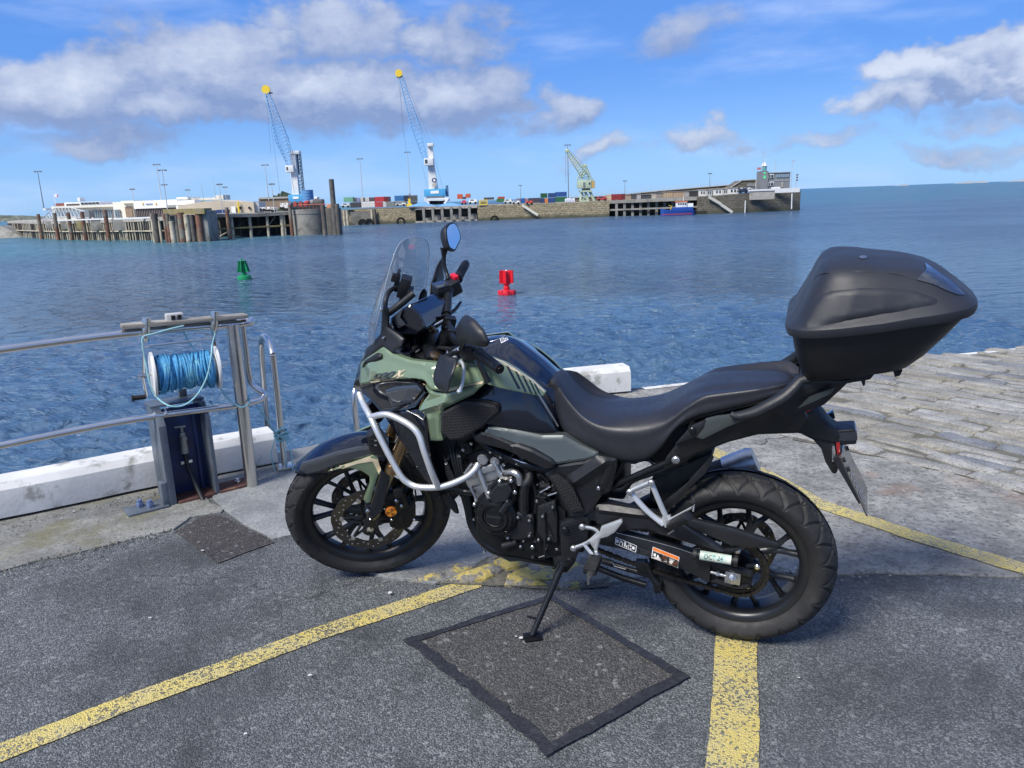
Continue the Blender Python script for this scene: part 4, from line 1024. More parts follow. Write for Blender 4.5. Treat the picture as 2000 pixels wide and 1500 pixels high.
# windscreen: curved clear sheet
rows = [((1.345, .04), (1.02), .10), ((1.335, .0), (1.06), .135), ((1.305, .0), (1.14), .165), ((1.262, 0), (1.22), .168), ((1.212, 0), (1.30), .158), ((1.178, 0), (1.355), .140), ((1.158, 0), (1.390), .115), ((1.150, 0), (1.404), .080)]
bow = [.05, .075, .085, .075, .050, .032, .018, .004]
nc = 25; P = []
rr_ = [Vector((a[0], z, w_)) for (a, z, w_) in rows]; rr2, _ = cr(rr_, 4); bb = [Vector((q, 0, 0)) for q in bow]; bb2, _ = cr(bb, 4)
for q, bq in zip(rr2, bb2):
    for j in range(nc):
        s = -1 + 2 * j / (nc - 1); P.append(Vector((q.x - bq.x * abs(s) ** 2.2 - .0, s * q.z, q.y - .012 * s * s)))
nr = len(rr2); fs = [[i * nc + j, (i + 1) * nc + j, (i + 1) * nc + j + 1, i * nc + j + 1] for i in range(nr - 1) for j in range(nc - 1)]
sc_o = raw('windscreen', P, fs, M_SCR, bike, 180)
md = sc_o.modifiers.new('thickness', 'SOLIDIFY'); md.thickness = .003
edge = [P[i * nc] for i in range(nr)] + [P[(nr - 1) * nc + j] for j in range(1, nc)] + [P[i * nc + nc - 1] for i in range(nr - 2, -1, -1)] + [P[j] for j in range(nc - 2, 0, -1)]
mb = MB(); mb.tube(edge + [edge[0]], .0013, 6, cap=False); mb.build('windscreen_edge', M_SCRE, sc_o)

# dash, accessory bar, device holder
mb = MB(); mb.box(B(790, 632, .0), (.055, .15, .085), Matrix.Rotation(R(-32), 3, 'Y')); mb.build('instrument_panel', M_BLKG, bike, bevel=.012, seg=3)
puff('instrument_panel', [(762, 624, .10), (783, 605, .10), (800, 594, .10), (822, 612, .10), (834, 640, .10), (815, 655, .10), (790, 655, .10), (768, 648, .10)], M_BLKG, bulge=.01, edge=.02, thick=.2, rad=.008, mirror=False)
side_poly('display_glass', [(765, 622), (787, 602), (781, 620), (792, 634), (778, 642)], .118, .006, M_LENS)
btube('accessory_bar', [(752, 616, .11), (775, 600, .10), (808, 573, .06)], .0125, M_BLKM, smooth=0)
btube('accessory_bar', [(752, 604, .11), (754, 585, .10), (760, 570, .07), (770, 563, .04), (782, 560, .02)], .0085, M_BLK, smooth=6)
btube('holder_arm', [(783, 588, .02), (788, 572, .02), (790, 560, .02)], .008, M_BLKM, smooth=0)
mb = MB(); c_ = B(790, 560, .02); Mh = Matrix.Rotation(R(-24), 3, 'Y') @ Matrix.Rotation(R(25), 3, 'Z')
mb.box(c_, (.038, .055, .075), Mh); mb.box(c_ + Vector((.020, .02, .035)), (.03, .02, .03), Mh); mb.box(c_ + Vector((.028, 0, 0)), (.03, .04, .03), Mh); mb.box(c_ + Vector((-.02, .0, -.02)), (.02, .06, .03), Mh)
mb.box(c_ + Vector((.018, .0, .048)), (.012, .05, .02), Mh)
hold = mb.build('phone_holder', M_BLKM, bike, bevel=.004)
# tank furniture
TT = bvh([tank])
mb = MB(); c_ = B(962, 666, .0); nn = Vector((.25, 0, 1)).normalized(); mb.cyl(c_ - nn * .012, c_ + nn * .006, .048, .046, 36); mb.cyl(c_ + nn * .006, c_ + nn * .009, .040, .034, 36); cap_ = mb.build('fuel_cap', M_BLKG, bike, bevel=.0015)
btube('fuel_cap_ring', [c_ + nn * .0065 + Vector((.047 * math.cos(q * .3142), .047 * math.sin(q * .3142), -.25 * .047 * math.cos(q * .3142))) for q in range(21)], .0016, M_ALU, parent=cap_, pts3=True, smooth=0, n=6)
dt = decal('tank_sticker', [(976, 662), (990, 659), (993, 664), (979, 671)], TT, M_WDEC, tank, off=.0012, step=3)
lettering('sticker_print', '80', (979, 669), (12, -5.0), (-2, -5), TT, M_WDEC2, tank, off=.003)
T3 = bvh([g3])
for a, b_, c, d_ in (((988, 714), (994, 717), (1017, 760), (1011, 759)), ((1005, 724), (1010, 727), (1029, 765), (1024, 764)), ((1019, 733), (1024, 736), (1040, 768), (1035, 767)), ((1032, 741), (1036, 744), (1049, 770), (1045, 769)), ((1042, 748), (1046, 751), (1057, 772), (1053, 771))):
    decal('stripe', [a, b_, c, d_], T3, M_NAVY, g3, off=.0022, step=4, fall=.158)
decal('pale_stripe', [(958, 697), (984, 707), (1040, 742), (1064, 764), (1063, 767), (1038, 747), (982, 711), (957, 701)], T3, M_BEIGE, g3, off=.0014, step=6, fall=.155)
btube('tank_trim', [(1052, 770, .185), (1064, 790, .175), (1078, 812, .16), (1090, 832, .14)], .003, M_ALU, smooth=4)

T1 = bvh([g1, g2])
decal('pale_stripe', [(868, 761), (880, 758), (944, 744), (947, 749), (876, 764)], T1, M_BEIGE, g1, off=.0012, step=5)
decal('pale_stripe', [(844, 731), (850, 736), (874, 760), (866, 758), (845, 736)], T1, M_BEIGE, g1, off=.0012, step=5)
decal('pale_stripe', [(880, 718), (900, 708), (903, 712), (882, 721)], T1, M_BEIGE, g1, off=.0012, step=5)
lettering('lettering', '500', (722, 744), (46, -6.5), (5, -12.5), T1, M_WDEC2, g1, off=.0034, shear=.4, bold=.004)
lettering('lettering', 'X', (768, 737), (16, -2.5), (7, -12), T1, M_BEIGE, g1, off=.0036, shear=.3, bold=.005)
decal('decal_band', [(723, 745), (770, 738.5), (790, 731), (788, 734), (771, 741), (724, 748)], T1, M_BEIGE, g1, off=.0014, step=5)
puff('knee_panel', [(862, 806, .243), (878, 798, .246), (905, 784, .246), (940, 786, .236), (970, 792, .222), (975, 806, .22), (945, 833, .222), (905, 856, .222), (880, 860, .22), (861, 845, .232)], M_TEXT, bulge=.010, edge=.014, thick=.03, rad=.012)

# ---------------------------------------------------------------- side covers
puff('side_cover', [(953, 831, .200), (1010, 842, .195), (1060, 850, .175), (1102, 848, .155), (1135, 868, .16), (1169, 885, .165), (1164, 893, .17), (1145, 899, .18), (1088, 905, .192), (1062, 893, .198), (1000, 866, .205), (946, 846, .208)], M_GREY, bulge=.008, edge=.014, thick=.03, rad=.004)
puff('side_cover_trim', [(924, 853, .205), (940, 843, .208), (960, 848, .210), (1006, 868, .208), (1045, 880, .205), (1078, 897, .20), (1086, 912, .19), (1070, 920, .19), (1020, 893, .20), (985, 878, .205), (928, 862, .205)], M_BLKM, bulge=.008, edge=.010, thick=.03, rad=.004)
puff('side_cover_pod', [(992, 868, .212), (1012, 868, .216), (1040, 878, .214), (1078, 898, .208), (1086, 906, .205), (1080, 916, .20), (1066, 918, .20), (1010, 890, .21)], M_BLK, bulge=.010, edge=.008, thick=.02, rad=.006)
puff('frame_cover', [(1064, 926, .185), (1088, 907, .185), (1145, 901, .182), (1166, 889, .175), (1206, 896, .16), (1204, 915, .155), (1196, 948, .15), (1190, 962, .15), (1176, 966, .155), (1152, 1003, .16), (1138, 1008, .165), (1115, 1010, .17), (1102, 985, .175), (1084, 950, .18)], M_BLK, bulge=.008, edge=.014, thick=.03, rad=.006, folds=[((1120, 944), (1180, 905), .016, .03)])
puff('frame_cover_panel', [(1072, 930, .192), (1090, 926, .20), (1108, 942, .208), (1120, 955, .202), (1140, 998, .178), (1118, 1004, .178), (1104, 980, .184), (1086, 952, .19)], M_TEXT, bulge=.006, edge=.008, thick=.01, rad=.004)
puff('frame_cover_slot', [(1168, 955, .168), (1184, 912, .172), (1196, 900, .168), (1200, 905, .165), (1188, 945, .16), (1178, 962, .16)], M_BLKM, bulge=.004, edge=.006, thick=.01, rad=.004)
bolts('screw', [(1169, 953, .182, .007, .006)])
puff('heel_guard', [(1094, 1022, .155), (1135, 1006, .155), (1148, 1012, .155), (1152, 1030, .15), (1146, 1060, .15), (1128, 1080, .145), (1118, 1106, .14), (1098, 1108, .14), (1095, 1060, .15)], M_BLK, bulge=.005, edge=.008, thick=.03, rad=.008, mirror=True)
for k in range(7): btube('guard_rib', [(1104 + k * .5, 1030 + k * 5.0, .163), (1122, 1024 + k * 5.2, .163), (1142 - k, 1016 + k * 6, .161)], .0014, M_FRAME, smooth=0, n=6)
bolts('pivot_bolt', [(1103, 1035, .163, .013, .006), (1112, 1095, .15, .014, .008)], M_FRAME)

# ---------------------------------------------------------------- engine
eng = empty('engine', parent=bike)
# cylinder block leans forward; e-axis frame
p0, p1 = B(985, 985, .09), B(937, 880, .09); ez = (p1 - p0).normalized(); ex_ = Vector((0, 1, 0)).cross(ez).normalized(); EM = Matrix((ex_, Vector((0, 1, 0)), ez)).transposed()
mb = MB()
def eb(u0, w0, su, sl, sw, lat=0): mb.box(p0 + ez * w0 + ex_ * u0 + Vector((0, lat - p0.y, 0)), (su, sl, sw), EM)
eb(0, .05, .145, .27, .13); mb.build('cylinder_block', M_ALU, eng, bevel=.014, seg=3)
mb = MB(); eb(0, .137, .165, .28, .055); eb(.0, .160, .14, .30, .03); mb.build('cylinder_head', M_ALU, eng, bevel=.010, seg=3)
mb = MB(); eb(-.01, .20, .125, .24, .065); mb.build('cam_cover', M_FRAME, eng, bevel=.016, seg=3)
for (x, y, l, r, h, m_) in ((911, 876, .155, .022, .03, M_FRAME), (942, 898, .155, .020, .05, M_ALU), (966, 902, .15, .017, .045, M_ALU)):
    mb = MB(); p = B(x, y, l); mb.cyl(p - Vector((0, h, 0)), p, r, r, 20); mb.cyl(p, p + Vector((0, .004, 0)), r * .9, r * .8, 20); mb.build('engine_plug', m_, eng)
for k in range(4):
    mb = MB(); a = p0 + ez * (.02 + .028 * k) + Vector((0, .127 - p0.y, 0)); mb.box(a, (.100, .010, .006), EM); mb.build('cylinder_rib', M_ALU, eng, bevel=.002)
btube('cylinder_rib', [(928, 905, .155), (945, 945, .158), (960, 985, .16)], .009, M_ALU, parent=eng); btube('cylinder_rib', [(965, 902, .152), (980, 935, .155), (990, 965, .155)], .008, M_ALU, parent=eng)
btube('coolant_pipe', [(985, 925, .13), (1000, 922, .15), (1012, 928, .155), (1016, 945, .15)], .012, M_ALU, parent=eng)
side_poly('crankcase', [(925, 985), (950, 950), (1000, 930), (1060, 960), (1105, 1000), (1105, 1080), (1040, 1094), (975, 1080), (930, 1050)], .125, .25, M_FRAME, parent=eng, bevel=.008)
puff('timing_cover', [(925, 1000, .155), (934, 972, .155), (952, 952, .158), (966, 938, .158), (975, 929, .158), (990, 932, .158), (1000, 930, .156), (1010, 940, .155), (1012, 965, .152), (1004, 985, .155), (985, 1005, .16), (950, 1010, .16)], M_FRAME, bulge=.014, edge=.016, thick=.05, rad=.006, mirror=False, parent=eng)
puff('timing_cover_rib', [(955, 965, .176), (972, 945, .176), (992, 944, .176), (1000, 958, .174), (990, 980, .176), (965, 985, .176)], M_BLK, bulge=.005, edge=.006, thick=.01, rad=.004, mirror=False, parent=eng)
c0 = B(966, 1008, .17)
mb = MB(); mb.lathe([(.0, .012), (.030, .012), (.033, .006), (.040, .006), (.042, .014), (.052, .014), (.056, .006), (.066, .004), (.072, -.006), (.078, -.010), (.084, -.03), (.084, -.07), (0, -.07)], c0, 'Y', 64)
cv = mb.build('alternator_cover', M_FRAME, eng, angle=28)
btube('cover_ring', [c0 + Vector((.0365 * math.cos(q * .2618), .0075, .0365 * math.sin(q * .2618))) for q in range(25)], .0026, M_BLK, parent=cv, pts3=True, smooth=0, n=8)
for k in range(9):
    q = 2 * math.pi * k / 9; mb = MB(); mb.box(c0 + Vector((.062 * math.cos(q), .006, .062 * math.sin(q))), (.018, .006, .004), Matrix.Rotation(-q, 3, 'Y')); mb.build('cover_rib', M_FRAME, cv, bevel=.001)
TC = bvh([cv]); lettering('lettering', 'HONDA', (951, 1011), (31, 3.0), (-.6, -5.4), TC, M_GREY, cv, off=.001)
puff('sprocket_cover', [(990, 1005, .145), (992, 996, .15), (1040, 1006, .15), (1042, 1014, .15), (1042, 1050, .14), (1008, 1056, .14), (985, 1050, .14)], M_BLK, bulge=.008, edge=.01, thick=.05, rad=.004, mirror=False, parent=eng)
puff('cover_lug', [(973, 1000, .185), (990, 976, .185), (1000, 985, .18), (984, 1010, .18)], M_BLK, bulge=.010, edge=.008, thick=.02, rad=.003, mirror=False, parent=eng)
puff('side_tank', [(1050, 988, .145), (1084, 978, .145), (1088, 1010, .145), (1088, 1060, .14), (1062, 1056, .14), (1050, 1040, .14)], M_BLKM, bulge=.005, edge=.01, thick=.04, rad=.004, mirror=False, parent=eng)
btube('coolant_hose', [(1034, 915, .12), (1034, 935, .14), (1026, 950, .15), (1024, 975, .15), (1024, 1000, .145)], .0175, M_BLKM, parent=eng)
for k in range(5): btube('hose_rib', [(1018 + k * 3.6, 950 - k, .166), (1013 + k * 4.4, 966, .168 - abs(k - 2) * .003), (1014 + k * 4.4, 998, .163 - abs(k - 2) * .003)], .0016, M_FRAME, parent=eng, n=6)
btube('coolant_hose', [(1012, 880, .13), (1025, 905, .14), (1034, 930, .13), (1046, 960, .12), (1046, 1000, .12)], .012, M_BLKM, parent=eng)
btube('exhaust_header', [(900, 905, .05), (912, 950, .06), (918, 985, .07), (924, 1020, .08), (942, 1055, .09), (975, 1076, .09), (1020, 1082, .08), (1100, 1100, .02)], .020, M_FRAME, parent=eng)
btube('exhaust_header', [(900, 905, -.05), (905, 950, -.06), (915, 990, -.06), (925, 1030, -.05), (950, 1062, -.04), (1000, 1082, -.03), (1100, 1100, .0)], .020, M_FRAME, parent=eng)
side_poly('oil_pan', [(968, 1076), (1048, 1066), (1088, 1070), (1092, 1086), (1048, 1095), (995, 1098), (972, 1086)], .08, .16, M_GREY, parent=eng, bevel=.006)
mb = MB(); mb.cyl(B(984, 1066, .13), B(1010, 1058, .13), .015, .012, 14); mb.build('oil_hose_end', M_BLKM, eng)
bolts('engine_bolt', [(x, y, .168, .0075, .008) for x, y in ((976, 940), (998, 939), (1006, 961), (927, 985), (955, 963))], parent=eng)
bolts('engine_bolt', [(897, 890, .15, .006, .006), (984, 907, .15, .006, .006), (1049, 978, .15, .006, .006), (1017, 1067, .135, .006, .006), (1040, 1068, .135, .008, .008), (1052, 1054, .14, .006, .006), (926, 1014, .15, .005, .005)], parent=eng)
btube('spark_lead', [(985, 905, .14), (1000, 890, .15), (1010, 880, .14)], .004, M_BLKM, parent=eng)
btube('shift_rod', [(1063, 1000, .155), (1064, 1040, .155), (1064, 1086, .15)], .0035, M_BLKM, smooth=0)
btube('shift_lever', [(1064, 1086, .15), (1050, 1090, .16), (1040, 1088, .19)], .006, M_FRAME, smooth=0)
for k, (a, c) in enumerate((((1075, 985), (1085, 1010)), ((1068, 1020), (1080, 1050)))): btube('tank_rib', [(*a, .15), (*c, .15)], .002, M_FRAME, smooth=0, n=6)
mb = MB()
rn = random.Random(3)
for k in range(26):
    x, y = rn.uniform(1042, 1085), rn.uniform(930, 985); p = B(x, y, rn.uniform(.10, .14)); mb.cyl(p, p + Vector((rn.uniform(-.03, .03), .01, rn.uniform(-.04, .04))), rn.uniform(.004, .010), n=8)
for k in range(22):
    x, y = rn.uniform(880, 925), rn.uniform(870, 960); p = B(x, y, rn.uniform(.06, .12)); mb.cyl(p, p + Vector((rn.uniform(-.03, .03), .01, rn.uniform(-.05, .05))), rn.uniform(.004, .010), n=8)
tag(mb.build('hoses_and_brackets', M_BLKM, eng), kind='stuff')
for q in (((1090, 928), (1100, 935)), ((1055, 962), (1075, 950)), ((1070, 968), (1088, 962))): btube('wire_clip', [(*q[0], .145), (*q[1], .145)], .003, M_ALU, smooth=0, n=6, parent=eng)

bolts('engine_bolt', [(x, y, l, .0055, .006) for x, y, l in ((905, 878, .17), (921, 866, .16), (958, 882, .165), (978, 892, .165), (1012, 1010, .16), (1034, 1016, .16), (992, 1050, .15), (1034, 1046, .15), (1060, 1008, .16), (1080, 990, .155), (1072, 1052, .15), (946, 1078, .13), (1066, 1072, .13), (1096, 946, .16), (1010, 905, .15), (872, 905, .15), (1088, 1072, .15))], parent=eng)
for k in range(4): btube('cooling_hose', [(878 + k * 7, 868 + k * 4, .13), (884 + k * 5, 900, .15), (895 + k * 4, 940, .14), (905 + k * 4, 965, .12)], .0045, M_BLKM, parent=eng, n=8)
for a_, b_ in (((918, 950), (936, 985)), ((908, 925), (922, 905)), ((1000, 896), (1030, 906))): btube('bright_pipe', [(*a_, .15), (*b_, .15)], .005, M_ALU, parent=eng, smooth=0, n=8)
# ---------------------------------------------------------------- crash bars
cb = empty('crash_bar', parent=bike)
btube('bar_tube', [(702, 768, .15), (708, 785, .17), (724, 815, .24), (745, 860, .265), (780, 925, .27), (800, 945, .265), (825, 952, .26), (865, 950, .24), (905, 935, .20), (925, 920, .17), (934, 906, .15)], .0115, M_SILV, cb, smooth=5, mirror=True, n=14)
btube('bar_tube', [(724, 815, .24), (745, 810, .25), (765, 812, .255), (800, 830, .265), (818, 850, .27), (828, 880, .275), (842, 920, .27), (855, 950, .25)], .0115, M_SILV, cb, smooth=5, mirror=True, n=14)
mb = MB(); c_ = B(855, 962, .21); mb.cyl(c_ + Vector((.0, .02, 0)), c_ - Vector((0, .04, 0)), .018, n=18); mb.build('bar_mount', M_FRAME, cb)
btube('bar_mount', [(858, 962, .2), (880, 955, .16), (905, 960, .14), (924, 962, .14)], .012, M_FRAME, cb)
puff('lower_fin', [(862, 965, .18), (876, 962, .18), (890, 985, .17), (895, 1004, .165), (888, 1002, .165), (872, 985, .17)], M_BLKM, bulge=.006, edge=.008, thick=.01, rad=.003)
puff('radiator_fin', [(866, 885, .13), (875, 905, .13), (892, 940, .13), (900, 962, .13), (885, 958, .13), (870, 925, .13)], M_BLKM, bulge=.006, edge=.008, thick=.01, rad=.003)
# ---------------------------------------------------------------- front end (steering frame)
ff = empty('front_fork', parent=bike)
def leg(s):
    a = Vector((1.445, .103 * s, .33)); k = lambda t: a + SAX * t
    for nm, t0, t1, r, m_ in (('fork_tube', .285, .80, .0235, M_BRONZE), ('fork_collar', .275, .31, .0265, M_BRONZE), ('fork_slider', .02, .285, .0175, M_GOLDT), ('fork_foot', -.03, .14, .024, M_FRAME)):
        mb = MB(); mb.cyl(S_(k(t0)), S_(k(t1)), r, r * (.9 if nm == 'fork_foot' else 1), 24); mb.build(nm, m_, ff, bevel=.0015)
leg(1); leg(-1)
for t, h in ((.60, .035), (.78, .03)):
    mb = MB(); c_ = Vector((1.445, 0, .33)) + SAX * t; mb.box((0, 0, 0), (.07, .25, h), Matrix.Rotation(-RAKE, 3, 'Y')); mb.v = [tuple(S_(Vector(v) + c_)) for v in mb.v]; mb.build('fork_clamp', M_FRAME, ff, bevel=.008)
# steering head column
mb = MB(); mb.cyl(S_(Vector((1.40, 0, .33)) + SAX * .55), S_(Vector((1.40, 0, .33)) + SAX * .82), .03, n=20); mb.build('steering_stem', M_FRAME, ff)
# mudguard: arched shell round the tyre
fd = empty('front_mudguard', parent=bike)
AX = Vector((1.445, 0, .33)); vs = []; na, nb_ = 40, 15
a0_, a1_ = R(48), R(112)
for i in range(na):
    s = i / (na - 1); a = a0_ + (a1_ - a0_) * s
    lift = .004 ; wd = .030 + .058 * min(1, (s * 3.0)) ** .8; rr = .350 + lift
    if s < .12: rr += .006 * (1 - s / .12)
    for j in range(nb_):
        u_ = -1 + 2 * j / (nb_ - 1); drop = .060 * min(1, s * 2.6 + .25); y = wd * math.sin(u_ * math.pi / 2 * .98); r_ = rr - drop * (1 - math.cos(u_ * math.pi / 2)) ** 1.3
        vs.append(S_(AX + Vector((r_ * math.cos(a), y, r_ * math.sin(a)))))
fs = [[i * nb_ + j, i * nb_ + j + 1, (i + 1) * nb_ + j + 1, (i + 1) * nb_ + j] for i in range(na - 1) for j in range(nb_ - 1)]
mg = raw('mudguard_shell', vs, fs, M_NAVY, fd, 60); md = mg.modifiers.new('thickness', 'SOLIDIFY'); md.thickness = .004; md.offset = -1
md = puff('mudguard_side', [(585, 918, .060), (590, 905, .058), (620, 897, .072), (660, 884, .083), (700, 875, .088), (725, 873, .09), (732, 880, .092), (728, 888, .094), (690, 898, .094), (655, 910, .09), (625, 922, .082), (600, 927, .07)], mat('mudguard_grey', (.040, .045, .052), .38), bulge=.007, edge=.014, thick=.012, parent=fd, steer=True, rad=.004, mirror=False)
mg2 = puff('mudguard_stay', [(640, 921, .090), (662, 912, .094), (700, 899, .100), (728, 890, .104), (737, 894, .108), (744, 918, .112), (736, 935, .113), (727, 965, .113), (724, 981, .112), (716, 983, .111), (710, 976, .111), (722, 945, .11), (722, 930, .108), (708, 920, .103), (685, 914, .098), (660, 917, .094)], M_GREEN, bulge=.004, edge=.008, thick=.010, parent=fd, steer=True, rad=.004, step=.008)
TM = bvh([mg2, md])
decal('pale_stripe', [(664, 911), (700, 899), (728, 890), (737, 894), (744, 918), (740, 927), (735, 915), (728, 901), (700, 905), (668, 915)], TM, M_BEIGE, mg2, off=.0015, step=5)
decal('pale_stripe', [(621, 924.5), (640, 914), (668, 908.5), (667, 912), (650, 918)], TM, M_BEIGE, mg2, off=.0015, step=5)
for k in range(4):
    x = 636 + k * 7; decal('stripe', [(x, 921 - k * 1.6), (x + 2.4, 921 - k * 1.8), (x + 8, 911 - k * 1.6), (x + 5.6, 911 - k * 1.6)], TM, M_NAVY, mg2, off=.0026, step=4)
puff('fork_guard', [(744, 919, .116), (762, 930, .122), (760, 945, .124), (750, 985, .128), (743, 1005, .13), (730, 1018, .13), (716, 1014, .126), (712, 990, .12), (724, 985, .118), (730, 965, .117), (738, 938, .116)], M_BLKG, bulge=.006, edge=.010, thick=.03, parent=fd, steer=True, rad=.005)
puff('fork_cowl', [(716, 852, .112), (736, 836, .11), (748, 850, .122), (756, 862, .13), (757, 880, .13), (748, 891, .128), (730, 890, .12), (721, 878, .115)], M_BLK, bulge=.008, edge=.012, thick=.03, parent=fd, steer=True, rad=.005)
for yy in (861, 870):
    q0, q1 = (723, yy + .0), (746, yy + .6)
    side_poly('cowl_slot', [(q0[0], yy - 1.6), (q1[0], yy - 1.2), (q1[0], yy + 1.8), (q0[0], yy + 1.4)], .1375, .004, M_HOLE, parent=fd, steer=True, bevel=0)
    side_poly('slot_light', [(731, yy - 1), (736, yy - .8), (736, yy + 1.2), (731, yy + 1)], .1383, .002, M_HOLEP, parent=fd, steer=True, bevel=0)
bolts('screw', [(718, 997, .135, .008, .007)], steer=True)
# caliper, reflector, hose
cal = empty('brake_caliper', parent=bike)
puff('caliper_body', [(756, 1008, .10), (775, 1002, .10), (792, 990, .10), (806, 975, .098), (812, 985, .098), (812, 1010, .098), (800, 1030, .10), (778, 1035, .105), (762, 1028, .105)], M_FRAME, bulge=.012, edge=.014, thick=.05, parent=cal, steer=True, mirror=True, rad=.006)
side_poly('caliper_bracket', [(752, 968), (780, 958), (792, 972), (800, 990), (775, 1004), (752, 1004)], .105, .015, M_BLKM, parent=cal, steer=True)
mb = MB(); mb.box(BS(778, 960, .11), (.035, .03, .04)); mb.v = [tuple(S_(v)) for v in mb.v]; mb.build('speed_sensor', M_BLKM, cal, bevel=.003)
bolts('caliper_bolt', [(774, 977, .112, .0075, .006), (784, 987, .112, .0075, .006), (765, 1014, .115, .006, .006), (809, 1014, .10, .007, .010), (765, 1031, .11, .006, .006), (723, 1013, .132, .005, .004)], parent=cal, steer=True)
rc = BS(764, 1000, .135)
mb = MB(); q = [(0, .0035), (.020, .0035), (.0225, .001), (.0225, -.006), (0, -.006)]; mb.lathe(q, rc, 'Y', 36); mb.v = [tuple(S_(v)) for v in mb.v]; rf = mb.build('side_reflector', M_AMB2, bike)
for k in range(3):
    a = 2 * math.pi * k / 3 + .55; pts = [rc + Vector((0, .0042, 0))] + [rc + Vector((.0205 * math.cos(a + d_), .0042, .0205 * math.sin(a + d_))) for d_ in (0, .26, .52, .78, 1.04)]
    raw('reflector_wedge', [S_(p) for p in pts], [list(range(6))[::-1]], M_AMB, rf)
TX = bvh([cal.children[0]]); lettering('lettering', 'NISSIN', (786, 1020), (-1.5, -13), (-5, 0.5), TX, M_GREY, cal, off=.001)
btube('brake_hose', [(795, 1000, .10), (806, 990, .105), (812, 970, .10), (808, 945, .09), (800, 920, .08), (790, 890, .06)], .0035, M_BLKM, steer=True, n=8)
btube('brake_hose', [(772, 1005, .11), (775, 985, .12), (790, 965, .10), (805, 940, .06)], .003, M_BLKM, steer=True, n=8)

# handlebar assembly
hb = empty('handlebar', parent=bike)
bar = [(.905, .415, 1.137), (.945, .31, 1.133), (.985, .22, 1.128), (1.015, .12, 1.098), (1.018, 0, 1.087)]
full = bar + [(x, -y, z) for x, y, z in bar[-2::-1]]
btube('bar', full, .0125, M_FRAME, hb, steer=True, pts3=True, smooth=6, n=14)
btube('cross_tube', [(1.0, -.19, 1.125), (1.018, -.09, 1.095)], .0165, M_FRAME, hb, steer=True, pts3=True, smooth=0, n=16)
for s in (1, -1):
    g0, g1_ = Vector((.950, .30 * s, 1.1335)), Vector((.908, .408 * s, 1.137))
    mb = MB(); mb.tube([S_(g0), S_(g0.lerp(g1_, .04)), S_(g0.lerp(g1_, .08)), S_(g0.lerp(g1_, .95)), S_(g1_)], .017, 18, radii=[.021, .021, .0168, .0172, .0165]); gr = mb.build('grip', M_BLKM, hb)
    for k in range(9):
        c_ = g0.lerp(g1_, .16 + .085 * k); d_ = (g1_ - g0).normalized(); mb = MB(); mb.cyl(S_(c_ - d_ * .0022), S_(c_ + d_ * .0022), .0178, n=18); mb.build('grip_ring', M_BLKM, gr)
    mb = MB(); d_ = (g1_ - g0).normalized(); mb.cyl(S_(g1_), S_(g1_ + d_ * .022), .0175, .0160, 18); mb.cyl(S_(g1_ + d_ * .022), S_(g1_ + d_ * .026), .010, .009, 12); mb.build('bar_end', M_FRAME, hb, bevel=.001)
    mb = MB(); c_ = Vector((.975, .255 * s, 1.125)); mb.box((0, 0, 0), (.052, .060, .058), Matrix.Rotation(R(-22 * s), 3, 'Z') @ Matrix.Rotation(R(12), 3, 'Y')); mb.v = [tuple(S_(Vector(v) + c_)) for v in mb.v]; sw = mb.build('switch_box', M_BLK, hb, bevel=.010, seg=3)
    if s < 0:
        mb = MB(); c_ = Vector((.962, -.262, 1.160)); mb.box((0, 0, 0), (.020, .040, .020), Matrix.Rotation(R(20), 3, 'Z')); mb.v = [tuple(S_(Vector(v) + c_)) for v in mb.v]; mb.build('stop_switch', M_RED, hb, bevel=.004)
        mb = MB(); c_ = Vector((1.020, -.215, 1.135)); mb.box((0, 0, 0), (.055, .060, .040), Matrix.Rotation(R(18), 3, 'Z')); mb.v = [tuple(S_(Vector(v) + c_)) for v in mb.v]; rsv = mb.build('brake_reservoir', M_BLK, hb, bevel=.008)
        mb = MB(); c_ = Vector((1.020, -.215, 1.158)); mb.box((0, 0, 0), (.050, .055, .008), Matrix.Rotation(R(18), 3, 'Z')); mb.v = [tuple(S_(Vector(v) + c_)) for v in mb.v]; mb.build('reservoir_lid', M_LENS, rsv, bevel=.003)
    else:
        mb = MB(); c_ = Vector((.950, .262, 1.150)); mb.box((0, 0, 0), (.014, .022, .008), Matrix.Rotation(R(-20), 3, 'Z')); mb.v = [tuple(S_(Vector(v) + c_)) for v in mb.v]; mb.build('switch_mark', M_WDEC, hb, bevel=.001)
for s in (1, -1):
    mb = MB(); c_ = Vector((1.018, .048 * s, 1.075)); mb.box((0, 0, 0), (.045, .035, .06), Matrix.Rotation(R(-20), 3, 'Y')); mb.v = [tuple(S_(Vector(v) + c_)) for v in mb.v]; mb.build('handlebar_clamp', M_FRAME, hb, bevel=.005)
    mb = MB(); p = Vector((1.03, .048 * s, 1.108)); mb.cyl(S_(p), S_(p + Vector((.003, 0, .008))), .006, n=10); mb.build('clamp_bolt', M_FRAME, hb)
